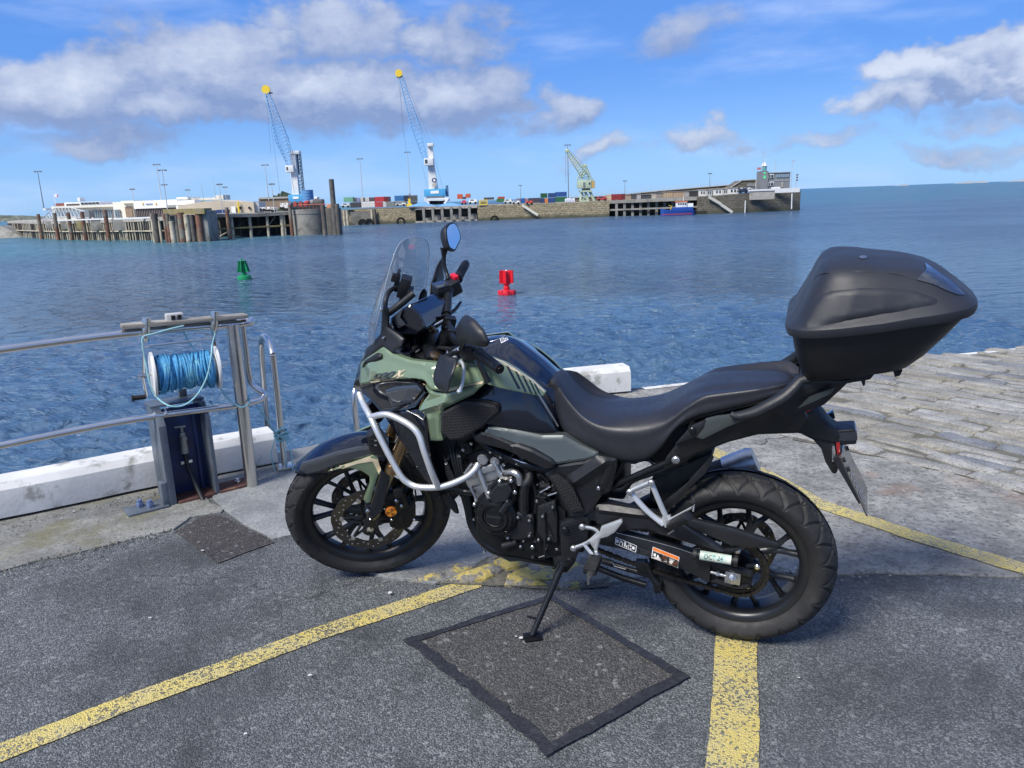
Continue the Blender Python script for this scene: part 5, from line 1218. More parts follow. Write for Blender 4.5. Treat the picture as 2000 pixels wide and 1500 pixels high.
# hand guards: curved shells ahead of the grips
def strips(name, cols, mt, parent, th=.004, k=4, mirror=False):
    C = []
    for c in cols:
        p, _ = cr([BS(*q) for q in c], k); C.append(resamp(p, 14))
    C2 = []
    for i in range(14):
        r_ = [c[i] for c in C]; r2, _ = cr(r_, 4) if len(r_) > 2 else (r_, None); C2.append(r2)
    m_ = len(C2[0]); vs = [S_(p) for r_ in C2 for p in r_]; fs = [[i * m_ + j, i * m_ + j + 1, (i + 1) * m_ + j + 1, (i + 1) * m_ + j] for i in range(13) for j in range(m_ - 1)]
    o = raw(name, vs, fs, mt, parent, 60); md = o.modifiers.new('thickness', 'SOLIDIFY'); md.thickness = th; md.offset = 0; return o
strips('hand_guard', [[(861, 691, .25), (852, 715, .27), (847, 738, .29), (851, 753, .31), (869, 768, .34)], [(866, 694, .29), (868, 715, .31), (870, 732, .33), (872, 746, .35), (872, 768, .36)], [(896, 700, .33), (892, 712, .36), (886, 725, .38), (880, 742, .39), (874, 768, .37)]], M_BLK, hb)
strips('hand_guard', [[(864, 503, -.40), (853, 520, -.37), (846, 543, -.33), (840, 562, -.29), (842, 600, -.25)], [(864, 520, -.41), (861, 535, -.39), (856, 556, -.34), (850, 575, -.29), (848, 598, -.25)], [(865, 530, -.42), (866, 545, -.40), (862, 560, -.35), (864, 580, -.30), (860, 590, -.26)]], M_BLK, hb)
btube('guard_bracket', [(870, 697, .28), (885, 690, .27), (900, 688, .25)], .010, M_FRAME, hb, steer=True, smooth=0, flat=.5)
# levers
btube('clutch_lever', [(884, 693, .23), (893, 705, .25), (903, 709, .28), (906, 722, .31), (904, 745, .35), (899, 762, .39)], .0055, M_SILV, hb, steer=True, flat=1.5, smooth=6, radii=[.009, .0075, .0062, .0055, .005, .0055])
mb = MB(); p = S_(BS(897, 764, .395)); mb.lathe([(0, -.0085), (.006, -.006), (.0085, 0), (.006, .006), (0, .0085)], p, 'Z', 12); mb.build('lever_ball', M_SILV, hb)
btube('lever_perch', [(884, 692, .21), (895, 685, .22), (908, 678, .24)], .012, M_ALU, hb, steer=True, smooth=0)
btube('brake_lever', [(1.02, -.26, 1.13), (1.03, -.33, 1.125), (1.01, -.42, 1.12)], .006, M_FRAME, hb, steer=True, pts3=True)
bolts('lever_bolt', [(893, 685, .235, .005, .004), (874, 688, .2, .004, .004)], steer=True, parent=hb)
# cables
btube('clutch_cable', [(870, 550, -.22), (850, 585, -.15), (828, 620, -.08), (812, 650, .02), (810, 672, .05)], .0035, M_BLKM, hb, n=8)
btube('brake_line', [(872, 548, -.22), (862, 570, -.20), (838, 610, -.12), (822, 640, -.02), (815, 668, .03)], .0035, M_BLKM, hb, n=8)
btube('throttle_cable', [(900, 590, -.25), (885, 608, -.18), (855, 622, -.10), (838, 635, -.06), (820, 650, 0)], .0065, M_BLKM, hb, radii=[.005, .007, .009, .010, .005], n=10)
btube('cable_end', [(869, 581, -.22), (866, 588, -.2), (861, 600, -.17), (860, 610, -.15)], .0055, M_ALU, hb, n=10, radii=[.012, .009, .005, .004])
btube('wiring_loom', [(845, 690, .02), (855, 680, .05), (868, 680, .10), (885, 682, .16)], .007, M_BLKM, hb, n=8)
btube('wiring_loom', [(798, 690, .10), (815, 676, .05), (830, 670, .0), (860, 668, .0)], .010, M_BLKM, hb, n=8)
for x0, y0 in ((828, 690), (832, 700), (812, 688)): btube('loom_clip', [(x0, y0, .08), (x0 + 7, y0 - 5, .08)], .003, M_ALU, hb, smooth=0, n=6)
btube('ignition_switch', [(830, 665, 0), (834, 655, .0)], .02, M_FRAME, hb, smooth=0)
# mirrors
def plane_pt(x, y, P0, N):
    d = MBI @ ray(x, y); return CAMB + d * ((P0 - CAMB).dot(N) / d.dot(N))
def mirror(px, c0, N, depth, glass, stem):
    P0 = S_(BS(*c0)); N = N.normalized(); ring = [plane_pt(x, y, P0, N) for x, y in px]; ring = rounded(ring, .012, 4); c_ = sum(ring, Vector()) / len(ring); n = len(ring)
    root = empty('mirror', parent=bike); vs = list(ring)
    for s, dd in ((1.02, .006), (.99, .016), (.86, .030), (.55, .042), (.0, .046)):
        vs += [c_ + (p - c_) * s - N * dd * depth for p in ring]
    fs = [[k * n + i, k * n + (i + 1) % n, (k + 1) * n + (i + 1) % n, (k + 1) * n + i] for k in range(5) for i in range(n)]
    fs += [list(range(n))]
    raw('mirror_housing', vs, fs, M_BLK, root, 50, recalc=True)
    g = [c_ + (p - c_) * .88 + N * .0015 for p in ring]; f = list(range(n)); o = raw('mirror_glass', g, [f], M_CHROME, root)
    if o.data.polygons[0].normal.dot(N) < 0: o.data.flip_normals()
    return root
Nst = lambda az: MST @ Vector((math.cos(R(az)), math.sin(R(az)), 0.0))
Nr = MST @ Vector((-math.cos(R(34)), math.sin(R(34)), .30)); Nl = MST @ Vector((-math.cos(R(20)), -math.sin(R(20)), .05))
mr = mirror([(886, 433), (893, 440), (899, 455), (900, 468), (888, 492), (877, 486), (872, 468), (870, 447), (876, 437)], (885, 462, -.35), Nr, 1.0, True, None)
btube('mirror_stem', [(868, 484, -.335), (867, 500, -.325), (868, 519, -.31), (873, 535, -.29), (876, 546, -.27)], .008, M_FRAME, mr, steer=True, radii=[.017, .0085, .0075, .0075, .010])
ml = mirror([(911, 614), (899, 632), (897, 660), (925, 668), (953, 676), (957, 668), (946, 645), (928, 624)], (925, 650, .36), Nl, .75, True, None)
btube('mirror_stem', [(912, 662, .34), (905, 670, .30), (902, 680, .27)], .008, M_FRAME, ml, steer=True)

# ---------------------------------------------------------------- swing arm, guards, pegs
sa = empty('swing_arm', parent=bike)
mb = MB(); mb.box((.30, .0, 0), (.60, .044, .062), taper=1)
def beam_sa(lat, s):
    pA = [(1150, 1030), (1190, 1036), (1310, 1066), (1388, 1092), (1386, 1138), (1300, 1098), (1210, 1072), (1150, 1060)]
    return side_poly('swing_arm_beam', pA, lat, .035, M_BLK, parent=sa, bevel=.004, mirror=False)
arm = beam_sa(.135, 1); 
P_ = [B(1150, 1045, .135), B(1386, 1115, .135)]
mb = MB(); mb.tube([Vector((.60, -.12, .40)), Vector((.30, -.125, .36)), Vector((0, -.125, .312))], .03, 8, flat=.7); mb.cyl((.60, .13, .405), (.60, -.13, .405), .03, n=18); mb.build('swing_arm_beam', M_BLK, sa)
side_poly('axle_plate', [(1384, 1104), (1392, 1102), (1466, 1122), (1470, 1130), (1466, 1148), (1455, 1151), (1440, 1150), (1384, 1138)], .118, .02, M_FRAME, parent=sa, bevel=.003)
side_poly('axle_plate_lip', [(1386, 1096), (1466, 1118), (1470, 1126), (1464, 1128), (1386, 1106)], .130, .02, M_BLK, parent=sa, bevel=.003)
side_poly('axle_plate_lip', [(1386, 1136), (1400, 1132), (1440, 1146), (1462, 1145), (1456, 1151), (1436, 1151)], .130, .02, M_BLK, parent=sa, bevel=.003)
side_poly('chain_adjuster', [(1417, 1116), (1447, 1122), (1445, 1144), (1414, 1138)], .130, .012, M_ALU, parent=sa, bevel=.002)
btube('adjuster_bolt', [(1388, 1117, .126), (1418, 1125, .126)], .006, M_ALU, sa, smooth=0); btube('adjuster_bolt', [(1399, 1119, .126), (1404, 1121, .126)], .010, M_ALU, sa, smooth=0, n=6)
mb = MB(); c_ = B(1430, 1131, .132); mb.cyl(c_, c_ + Vector((0, .006, 0)), .0165, n=24); mb.cyl(c_ + Vector((0, .006, 0)), c_ + Vector((0, .014, 0)), .0125, n=6); mb.cyl(c_ + Vector((0, .014, 0)), c_ + Vector((0, .018, 0)), .007, n=14); mb.build('axle_nut', M_BOLT, sa)
# upper guard plates
puff('chain_guard', [(1160, 985, .15), (1190, 985, .15), (1255, 996, .152), (1300, 1012, .152), (1330, 1020, .15), (1418, 1078, .145), (1404, 1080, .145), (1385, 1072, .145), (1300, 1046, .148), (1262, 1034, .15), (1225, 1036, .15), (1195, 1042, .15), (1164, 1022, .15)], M_BLK, bulge=.008, edge=.010, thick=.02, rad=.006, mirror=False, parent=sa, folds=[((1165, 1005), (1270, 1018), .010, .02)])
puff('chain_guard', [(1338, 1018, .146), (1350, 1014, .146), (1430, 1032, .14), (1523, 1062, .13), (1522, 1070, .13), (1460, 1070, .135), (1428, 1066, .14), (1408, 1056, .143), (1345, 1030, .146)], M_BLK, bulge=.006, edge=.010, thick=.015, rad=.004, mirror=False, parent=sa, folds=[((1350, 1022), (1500, 1058), .006, .015)])
side_poly('guard_strut', [(1402, 1074), (1452, 1070), (1462, 1068), (1424, 1082), (1412, 1082)], .14, .012, M_BLK, parent=sa)
hug = []
# hugger over the rear tyre
vs = []; na, nb_ = 26, 13
for i in range(na):
    a = R(52) + (R(150) - R(52)) * i / (na - 1)
    for j in range(nb_):
        u_ = -1 + 2 * j / (nb_ - 1); rr = .345 - .045 * abs(u_) ** 2.5; vs.append(Vector((rr * math.cos(a), .088 * math.sin(u_ * 1.45), .312 + rr * math.sin(a))))
fs = [[i * nb_ + j, i * nb_ + j + 1, (i + 1) * nb_ + j + 1, (i + 1) * nb_ + j] for i in range(8, na - 1) for j in range(nb_ - 1)]
side_poly('hugger_side', [(1322, 960), (1345, 940), (1380, 900), (1390, 887), (1394, 895), (1378, 925), (1345, 955), (1320, 985), (1296, 1000), (1290, 985)], .105, .012, M_BLKM, parent=sa, bevel=.004)
side_poly('hugger_side', [(1270, 940), (1320, 915), (1390, 885), (1392, 892), (1330, 950), (1290, 990), (1268, 975)], .05, .10, M_BLKM, parent=sa, bevel=.006)
# stickers
TA = bvh([arm])
def quadpx(o, ex, ey, u0, v0, u1, v1): o, ex, ey = Vector(o), Vector(ex), Vector(ey); return [tuple(o + ex * a + ey * c) for a, c in ((u0, v0), (u1, v0), (u1, v1), (u0, v1))]
sO, sX, sY = (1272, 1089), (52, 20.5), (3.2, -21.5)
decal('warning_sticker', quadpx(sO, sX, sY, 0, 0, 1, 1), TA, M_WDEC, arm, off=.0006, step=8); decal('sticker_band', quadpx(sO, sX, sY, .02, .70, .98, .97), TA, M_ORANGE, arm, off=.0012, step=8)
decal('sticker_field', quadpx(sO, sX, sY, .03, .05, .40, .66), TA, M_DECP, arm, off=.0012, step=8); decal('sticker_field', quadpx(sO, sX, sY, .42, .05, .97, .66), TA, M_DECP, arm, off=.0012, step=8)
for u0, v0, u1, v1 in ((.07, .25, .15, .5), (.2, .25, .26, .45), (.28, .15, .36, .4), (.45, .4, .52, .62), (.54, .42, .60, .60), (.46, .1, .58, .32), (.64, .42, .78, .46), (.64, .52, .84, .56), (.64, .2, .74, .24), (.80, .15, .95, .19), (.84, .3, .95, .34), (.86, .42, .95, .46)):
    decal('sticker_print', quadpx(sO, sX, sY, u0, v0, u1, v1), TA, M_WDEC, arm, off=.0018, step=9)
sO2, sX2, sY2 = (1201, 1062), (41, 17), (1.8, -13.5)
for u0, v0, u1, v1 in ((0, 0, 1, .07), (0, .93, 1, 1), (0, 0, .03, 1), (.97, 0, 1, 1), (.2, 0, .225, 1), (.63, 0, .655, 1), (.05, .3, .15, .75), (.25, .5, .3, .8), (.33, .2, .37, .7), (.42, .2, .5, .85), (.53, .15, .58, .5), (.7, .5, .76, .8), (.8, .3, .92, .7), (.7, .15, .78, .3)):
    decal('sticker_print', quadpx(sO2, sX2, sY2, u0, v0, u1, v1), TA, M_WDEC, arm, off=.0012, step=9)
sO3, sX3, sY3 = (1245, 1079), (25, 9.5), (1.5, -12.5)
for u0, v0, u1, v1 in ((0, 0, 1, .05), (0, 0, .03, 1), (.97, 0, 1, .8), (.08, .72, .9, .82), (.15, .5, .85, .56), (.2, .34, .8, .40), (.2, .18, .7, .24)):
    decal('sticker_print', quadpx(sO3, sX3, sY3, u0, v0, u1, v1), TA, M_GREY, arm, off=.0012, step=9)
btube('arm_edge', [(1190, 1037, .137), (1310, 1067, .137), (1386, 1093, .137)], .0012, M_ALU, sa, n=6)
# permit tube clipped to the guard
pt_ = empty('permit_tube', parent=bike)
a_, c_ = B(1367, 1084, .165), B(1428, 1094, .160); d_ = (c_ - a_).normalized()
mb = MB(); mb.cyl(a_, c_, .0155, n=24); pl_ = mb.build('label_sleeve', M_TOOL, pt_)
mb = MB(); mb.cyl(a_ - d_ * .018, a_, .0115, n=18); mb.cyl(a_ - d_ * .022, a_ - d_ * .010, .0185, n=18); mb.build('end_cap', M_BLKM, pt_); mb = MB(); mb.cyl(c_, c_ + d_ * .018, .0115, n=18); mb.cyl(c_ + d_ * .008, c_ + d_ * .020, .0185, n=18); mb.build('end_cap', M_BLKM, pt_)
TP = bvh([pl_]); lettering('lettering', 'OCT 24', (1374, 1091), (37, 5.2), (1.4, -8.6), TP, M_DECP, pl_, off=.0006)
# passenger peg bracket
pb = empty('passenger_peg', parent=bike); LT = .175
def arm_px(pts, r, m_=M_SILV, par=pb, lat=LT, sm=0, fl=.6): return btube('bracket_arm', [(x, y, lat) for x, y in pts], r, m_, par, smooth=sm, n=12, flat=fl)
arm_px([(1230, 960), (1272, 942)], .011); arm_px([(1230, 960), (1262, 996), (1296, 1024)], .0095, sm=3); arm_px([(1272, 942), (1290, 985), (1304, 1016)], .0095, sm=3)
side_poly('bracket_foot', [(1292, 1012), (1308, 1008), (1314, 1018), (1300, 1032), (1294, 1026)], LT + .004, .016, M_SILV, parent=pb, bevel=.003)
arm_px([(1306, 1016), (1350, 992), (1356, 986), (1354, 998)], .005, lat=.20)
mb = MB(); q0, q1 = B(1308, 1028, .19), B(1345, 1008, .24); mb.tube([q0, q1], .016, 10, radii=[.014, .017]); mb.build('peg_rubber', M_BLKM, pb, bevel=.002)
bolts('bracket_bolt', [(1230, 961, LT + .008, .011, .006), (1272, 943, LT + .008, .011, .006)], M_ALU, parent=pb)
btube('peg_pin', [(1305, 1043, .2), (1316, 1036, .21)], .003, M_BOLT, pb, smooth=0)
# rider peg, heel plate, stand
rp = empty('rider_peg', parent=bike); LT2 = .175
arm_px([(1137, 1029), (1160, 1033), (1170, 1042)], .010, par=rp, lat=LT2, sm=3); arm_px([(1120, 1071), (1148, 1060), (1170, 1042)], .010, par=rp, lat=LT2, sm=3)
puff('heel_plate', [(1150, 1057, LT2 + .008), (1170, 1044, LT2 + .01), (1174, 1029, LT2 + .01), (1213, 1015, LT2 + .008), (1216, 1020, LT2 + .008), (1200, 1040, LT2 + .008), (1186, 1048, LT2 + .008), (1172, 1052, LT2 + .01), (1160, 1072, LT2 + .006)], M_SILV, bulge=.004, edge=.006, thick=.010, rad=.003, mirror=False, parent=rp)
arm_px([(1140, 1062), (1158, 1085), (1166, 1090)], .006, par=rp, lat=LT2 + .005); arm_px([(1170, 1050), (1164, 1072), (1166, 1088)], .007, par=rp, lat=LT2 + .005); arm_px([(1164, 1078), (1174, 1098), (1168, 1106)], .0045, par=rp, lat=LT2 + .01)
mb = MB(); q0, q1 = B(1163, 1086, .19), B(1152, 1120, .265); mb.box((q0 + q1) / 2, (.045, .085, .024), Matrix.Rotation(R(-6), 3, 'X')); mb.build('peg_rubber', M_BLKM, rp, bevel=.004)
btube('feeler_pin', [(1151, 1122, .275), (1149, 1131, .275), (1149, 1141, .275)], .005, M_BOLT, rp, smooth=0, radii=[.010, .004, .004])
bolts('bracket_bolt', [(1137, 1029, LT2 + .010, .011, .005), (1120, 1071, LT2 + .010, .011, .005)], M_ALU, parent=rp)
ss = empty('side_stand', parent=bike)
FT = MBI @ (G(1040, 1246, .006) - BO)
k0 = B(1100, 1098, .11)
mb = MB(); mb.tube([k0, k0.lerp(FT, .15), FT + Vector((0, 0, .012))], .012, 14, radii=[.018, .0125, .0105]); mb.build('stand_leg', M_FRAME, ss)
mb = MB(); mb.box(FT + Vector((0, 0, .005)), (.062, .050, .008), Matrix.Rotation(R(30), 3, 'Z')); mb.build('stand_foot', M_FRAME, ss, bevel=.003)
btube('stand_spring', [(1093, 1100, .125), (1080, 1140, .15), (1072, 1160, .165)], .0075, M_FRAME, ss, smooth=0)
q0 = k0.lerp(FT, .76); btube('stand_tang', [q0, q0 + Vector((.045, .01, .012))], .0045, M_FRAME, ss, pts3=True, smooth=0)
side_poly('stand_bracket', [(1078, 1082), (1118, 1080), (1122, 1100), (1108, 1118), (1092, 1120), (1082, 1105)], .115, .03, M_BLKM, parent=ss, bevel=.004)
bolts('stand_bolt', [(1096, 1108, .12, .011, .008), (1082, 1108, .12, .006, .006)], M_FRAME, parent=ss)
# centre stand / link bars under the engine
cs_ = empty('centre_stand', parent=bike)
btube('stand_tube', [(1160, 1090, .09), (1230, 1112, .09), (1275, 1125, .09)], .011, M_FRAME, cs_, smooth=0); btube('stand_tube', [(1150, 1102, .06), (1215, 1128, .06), (1262, 1142, .06)], .012, M_FRAME, cs_, smooth=0)
btube('stand_tube', [(1262, 1100, .10), (1272, 1125, .10), (1284, 1140, .10), (1286, 1152, .10)], .012, M_FRAME, cs_); side_poly('stand_pad', [(1240, 1098), (1262, 1100), (1262, 1122), (1244, 1118)], .105, .03, M_FRAME, parent=cs_)
side_poly('stand_pad', [(1274, 1140), (1292, 1138), (1290, 1158), (1278, 1160)], .105, .03, M_FRAME, parent=cs_)
btube('stand_spring', [(1170, 1093, .10), (1196, 1100, .10)], .011, M_BLKM, cs_, smooth=0); btube('spring_wire', [(1196, 1098, .105), (1200, 1106, .105), (1222, 1112, .105), (1226, 1108, .105)], .002, M_BOLT, cs_, smooth=0, n=6)
# silencer on the far side
mb = MB(); mb.tube([Vector((.42, -.16, .34)), Vector((.25, -.20, .42)), Vector((.12, -.225, .49)), Vector((.035, -.235, .53))], .05, 22, 4, radii=[.028, .045, .050, .048]); sl = mb.build('silencer', M_BLKM, bike)
mb = MB(); mb.tube([Vector((.07, -.233, .515)), Vector((-.01, -.240, .553)), Vector((-.03, -.242, .562))], .055, 22, radii=[.053, .054, .047]); mb.build('silencer_end', M_ALU, sl)

# ---------------------------------------------------------------- tail
puff('tail_side', [(1296, 918, .145), (1300, 895, .15), (1320, 870, .155), (1345, 842, .158), (1400, 822, .155), (1440, 808, .15), (1500, 800, .145), (1560, 790, .13), (1580, 820, .11), (1560, 846, .10), (1480, 848, .115), (1420, 864, .125), (1340, 896, .135), (1318, 912, .14)], M_BLKM, bulge=.008, edge=.014, thick=.03, rad=.008)
puff('tail_inlay', [(1352, 851, .168), (1378, 818, .166), (1400, 813, .165), (1456, 806, .16), (1462, 818, .158), (1420, 834, .162), (1372, 858, .168)], M_GREY, bulge=.004, edge=.008, thick=.008, rad=.004)
puff('seat_lock_cover', [(1318, 868, .168), (1350, 832, .17), (1378, 820, .17), (1374, 836, .17), (1362, 852, .17)], M_BLK, bulge=.005, edge=.008, thick=.01, rad=.003)
bolts('seat_lock', [(1352, 840, .176, .011, .004)], M_FRAME); bolts('tail_bolt', [(1320, 898, .158, .013, .005)], M_ALU)
gr_ = [(1428, 808, .175), (1440, 812, .18), (1470, 806, .185), (1500, 792, .185), (1530, 775, .18), (1550, 757, .17), (1565, 742, .155), (1585, 738, .15)]
btube('grab_rail', gr_, .014, M_BLK, smooth=5, mirror=True, radii=[.006, .011, .014, .015, .015, .014, .013, .012], n=14, flat=1.3)
puff('grab_rail_root', [(1500, 800, .165), (1535, 782, .168), (1560, 758, .16), (1590, 742, .15), (1640, 745, .14), (1662, 742, .13), (1610, 790, .12), (1570, 806, .13), (1530, 815, .14)], M_BLK, bulge=.006, edge=.012, thick=.02, rad=.006)
puff('tail_slot', [(1558, 798, .162), (1580, 776, .162), (1632, 756, .155), (1625, 768, .152), (1590, 784, .155)], M_GREY, bulge=.0, edge=.006, thick=.004, rad=.003)
# carrier rack under the case
rk = empty('luggage_rack', parent=bike)
side_poly('rack_plate', [(1562, 738), (1600, 743), (1680, 735), (1708, 732), (1700, 742), (1630, 754), (1575, 758), (1560, 750)], .115, .23, M_BLKM, parent=rk, bevel=.005)
btube('rack_arm', [(1450, 724, -.12), (1500, 718, -.13), (1545, 716, -.12), (1560, 722, -.10)], .012, M_BLK, rk, flat=.6)
side_poly('rack_hook', [(1676, 738), (1690, 735), (1690, 752), (1686, 755), (1682, 745)], .09, .18, M_BLKM, parent=rk)
# tail unit, lamp, plate hanger
loft('tail_unit', [
    [(1500, 790, 0), (1560, 770, 0), (1600, 790, 0), (1625, 822, 0), (1650, 838, 0), (1664, 842, 0)],
    [(1500, 800, .06), (1560, 790, .055), (1592, 806, .05), (1620, 832, .045), (1648, 848, .04), (1662, 850, .038)],
    [(1500, 840, .06), (1560, 846, .055), (1600, 856, .05), (1625, 862, .045), (1648, 868, .04), (1662, 866, .038)]], M_BLKM, n=18, k=3)
side_poly('plate_hanger', [(1560, 846), (1600, 850), (1640, 858), (1643, 884), (1640, 908), (1634, 926), (1626, 926), (1612, 904), (1604, 878), (1588, 860)], .035, .07, M_BLKM, bevel=.006)
mb = MB(); c_ = B(1650, 845, .0); mb.box(c_, (.062, .085, .050), Matrix.Rotation(R(8), 3, 'Y')); tl = mb.build('tail_light', M_BLK, bike, bevel=.008, seg=3)
mb = MB(); mb.box(c_ + Vector((-.006, 0, .004)), (.056, .088, .034), Matrix.Rotation(R(8), 3, 'Y')); mb.build('lamp_lens', M_LENS, tl, bevel=.008, seg=3)
side_poly('red_reflector', [(1633, 866), (1640, 864), (1641, 884), (1635, 888)], .046, .01, M_REDL, bevel=.001); side_poly('brake_light_edge', [(1573, 803), (1581, 797), (1586, 800), (1575, 806)], .062, .02, M_REDL, bevel=.001)
side_poly('number_lamp', [(1625, 872), (1630, 870), (1632, 884), (1629, 902), (1625, 902)], .045, .015, M_CHROME, bevel=.001)
for s in (1, -1): mb = MB(); p = B(1622, 810, -.02) + Vector((0, 0, 0)); 
side_poly('rear_indicator', [(1612, 812), (1628, 804), (1632, 818), (1622, 820)], -.10, .03, M_LENS, bevel=.003)
# number plate on its backing
cr4 = [B(1641, 893, .10), B(1694, 1008, .10), B(1693, 952, -.10), B(1650, 864, -.10)]
nn = (cr4[1] - cr4[0]).cross(cr4[3] - cr4[0]).normalized()
if nn.dot(CAMB - cr4[0]) < 0: nn = -nn
vs = [p + nn * .001 for p in cr4] + [p - nn * .003 for p in cr4]
npl = raw('number_plate', vs, [[0, 1, 2, 3], [7, 6, 5, 4], [0, 4, 5, 1], [1, 5, 6, 2], [2, 6, 7, 3], [3, 7, 4, 0]], M_PLATE, bike, recalc=True)
bk = [cr4[0].lerp(cr4[1], .0), cr4[0].lerp(cr4[1], .78), cr4[3].lerp(cr4[2], .78), cr4[3]]
vs = [p - nn * .004 for p in bk] + [p - nn * (.022 if i in (0, 3) else .008) for i, p in enumerate(bk)]
raw('plate_backing', vs, [[0, 1, 2, 3], [7, 6, 5, 4], [0, 4, 5, 1], [1, 5, 6, 2], [2, 6, 7, 3], [3, 7, 4, 0]], M_BLKM, bike, recalc=True)
def onp(u_, v_): return cr4[0] + (cr4[3] - cr4[0]) * u_ + (cr4[1] - cr4[0]) * v_ + nn * .0026
for row_ in range(2):
    for k in range(3):
        u0, v0 = .10 + k * .29, .34 + row_ * .30
        for (a, c, d_, e) in rn.sample([(0, 0, .2, .03), (0, .2, .2, .23), (0, .10, .2, .13), (0, 0, .045, .22), (.155, 0, .2, .22)], 4):
            raw('plate_mark', [onp(u0 + a, v0 + c), onp(u0 + d_, v0 + c), onp(u0 + d_, v0 + e), onp(u0 + a, v0 + e)], [[0, 1, 2, 3]], M_PCHAR, npl)
for u_, v_ in ((.12, .08), (.12, .24), (.88, .08)): mb = MB(); p = onp(u_, v_); mb.cyl(p, p + nn * .004, .008, n=10); mb.build('plate_screw', M_HOLE, npl)

# ---------------------------------------------------------------- top case: a thing carried by the motorcycle
case = thing('top_case', 'large black two-part luggage box clipped on the rack behind the motorcycle seat', 'top box', (BX, BY, 0)); case.rotation_euler = MBK.to_euler()
def ring(xf, xr, hw, zf, zr, n=72, p=5.2, taper=.82):
    o = []
    for i in range(n):
        q = 2 * math.pi * i / n; cx, sx = math.cos(q), math.sin(q)
        a = math.copysign(abs(cx) ** (2 / p), cx); b_ = math.copysign(abs(sx) ** (2 / p), sx)
        s = (1 - a) / 2                       # 0 front .. 1 rear
        x = xf + (xr - xf) * s; w_ = hw * (1 - (1 - taper) * max(0, s - .35) / .65 ** 1.0 * (1 if s > .35 else 0)); y = b_ * w_
        o.append(Vector((x + (.0 if s < .5 else .02 * abs(b_) ** 2), y, zf + (zr - zf) * s)))
    return o
def rings(name, R_, mt, parent, capb=True, capt=True, angle=45):
    vs = [v for r_ in R_ for v in r_]; n = len(R_[0]); fs = [[k * n + i, k * n + (i + 1) % n, (k + 1) * n + (i + 1) % n, (k + 1) * n + i] for k in range(len(R_) - 1) for i in range(n)]
    if capb: fs.append(list(range(n))[::-1])
    if capt: fs.append([(len(R_) - 1) * n + i for i in range(n)])
    return raw(name, vs, fs, mt, parent, angle, recalc=True)
lo = rings('case_base', [ring(-.185, -.445, .17, .992, 1.030), ring(-.172, -.465, .195, .998, 1.038), ring(-.158, -.50, .222, 1.04, 1.075), ring(-.145, -.545, .248, 1.09, 1.135), ring(-.138, -.578, .262, 1.128, 1.182), ring(-.136, -.582, .262, 1.142, 1.19)], M_CASELO, case)
hi = rings('case_lid', [ring(-.134, -.590, .268, 1.138, 1.196), ring(-.122, -.603, .282, 1.140, 1.200), ring(-.119, -.607, .286, 1.150, 1.212), ring(-.120, -.605, .285, 1.162, 1.226), ring(-.126, -.598, .279, 1.170, 1.234), ring(-.136, -.590, .270, 1.178, 1.240),
    ring(-.150, -.575, .262, 1.205, 1.254, taper=.78), ring(-.168, -.556, .252, 1.24, 1.268, taper=.78), ring(-.183, -.537, .242, 1.270, 1.284, taper=.77), ring(-.194, -.518, .230, 1.297, 1.297, taper=.76), ring(-.207, -.494, .212, 1.320, 1.309, taper=.75),
    ring(-.226, -.465, .186, 1.333, 1.318, taper=.75), ring(-.258, -.43, .140, 1.338, 1.325, taper=.75), ring(-.30, -.39, .07, 1.341, 1.332, taper=.75)], M_CASE, case, angle=30)
TH = bvh([hi])
P2 = [(1563, 636), (1585, 598), (1604, 574), (1625, 567), (1680, 562), (1740, 562), (1790, 568), (1828, 582), (1838, 594), (1780, 604), (1700, 618), (1620, 634), (1572, 644)]
Pq = []
for i in range(len(P2)):
    a, c = Vector(P2[i]), Vector(P2[(i + 1) % len(P2)]); k = max(1, int((c - a).length / 7)); Pq += [a.lerp(c, j / k) for j in range(k)]
v2, fs, dist = cdt([tuple(q) for q in Pq], 7.0); vs = []
for v in v2: vs.append(hit(TH, v[0], v[1], -.001 + .0075 * min(1, dist(Vector(v)) / 7)))
fo = []
for f in fs:
    a, b_, c = (vs[i] for i in f[:3]); fo.append(list(f) if (b_ - a).cross(c - a).dot(CAMB - a) > 0 else list(f)[::-1])
raw('lid_side_panel', vs, fo, M_CASE, case, 60)
decal('rear_lens', [(1799, 516), (1812, 522), (1800, 535), (1788, 545)] and [(1806, 514), (1826, 528), (1850, 545), (1870, 562), (1884, 576), (1872, 577), (1852, 570), (1822, 556), (1790, 547), (1800, 536), (1809, 526)], TH, M_LENS, case, off=.0025, step=6)
decal('lid_badge', [(1677, 503), (1682, 500), (1690, 500), (1694, 503), (1690, 506), (1682, 506)], TH, M_BLKG, case, off=.002, step=3)
btube('lid_crease', [hit(TH, x, y, -.0008) for x, y in ((1590, 545), (1600, 537), (1620, 532), (1680, 530), (1740, 533), (1790, 545))], .0022, M_CASE, case, pts3=True, n=6)
side_poly('latch', [(1745, 727), (1763, 724), (1758, 734), (1748, 737)], .05, .10, M_BLKM, parent=case, bevel=.002)
mb = MB(); mb.box((-.572, 0, 1.182), (.045, .15, .035)); mb.build('latch', M_CASELO, case, bevel=.012)
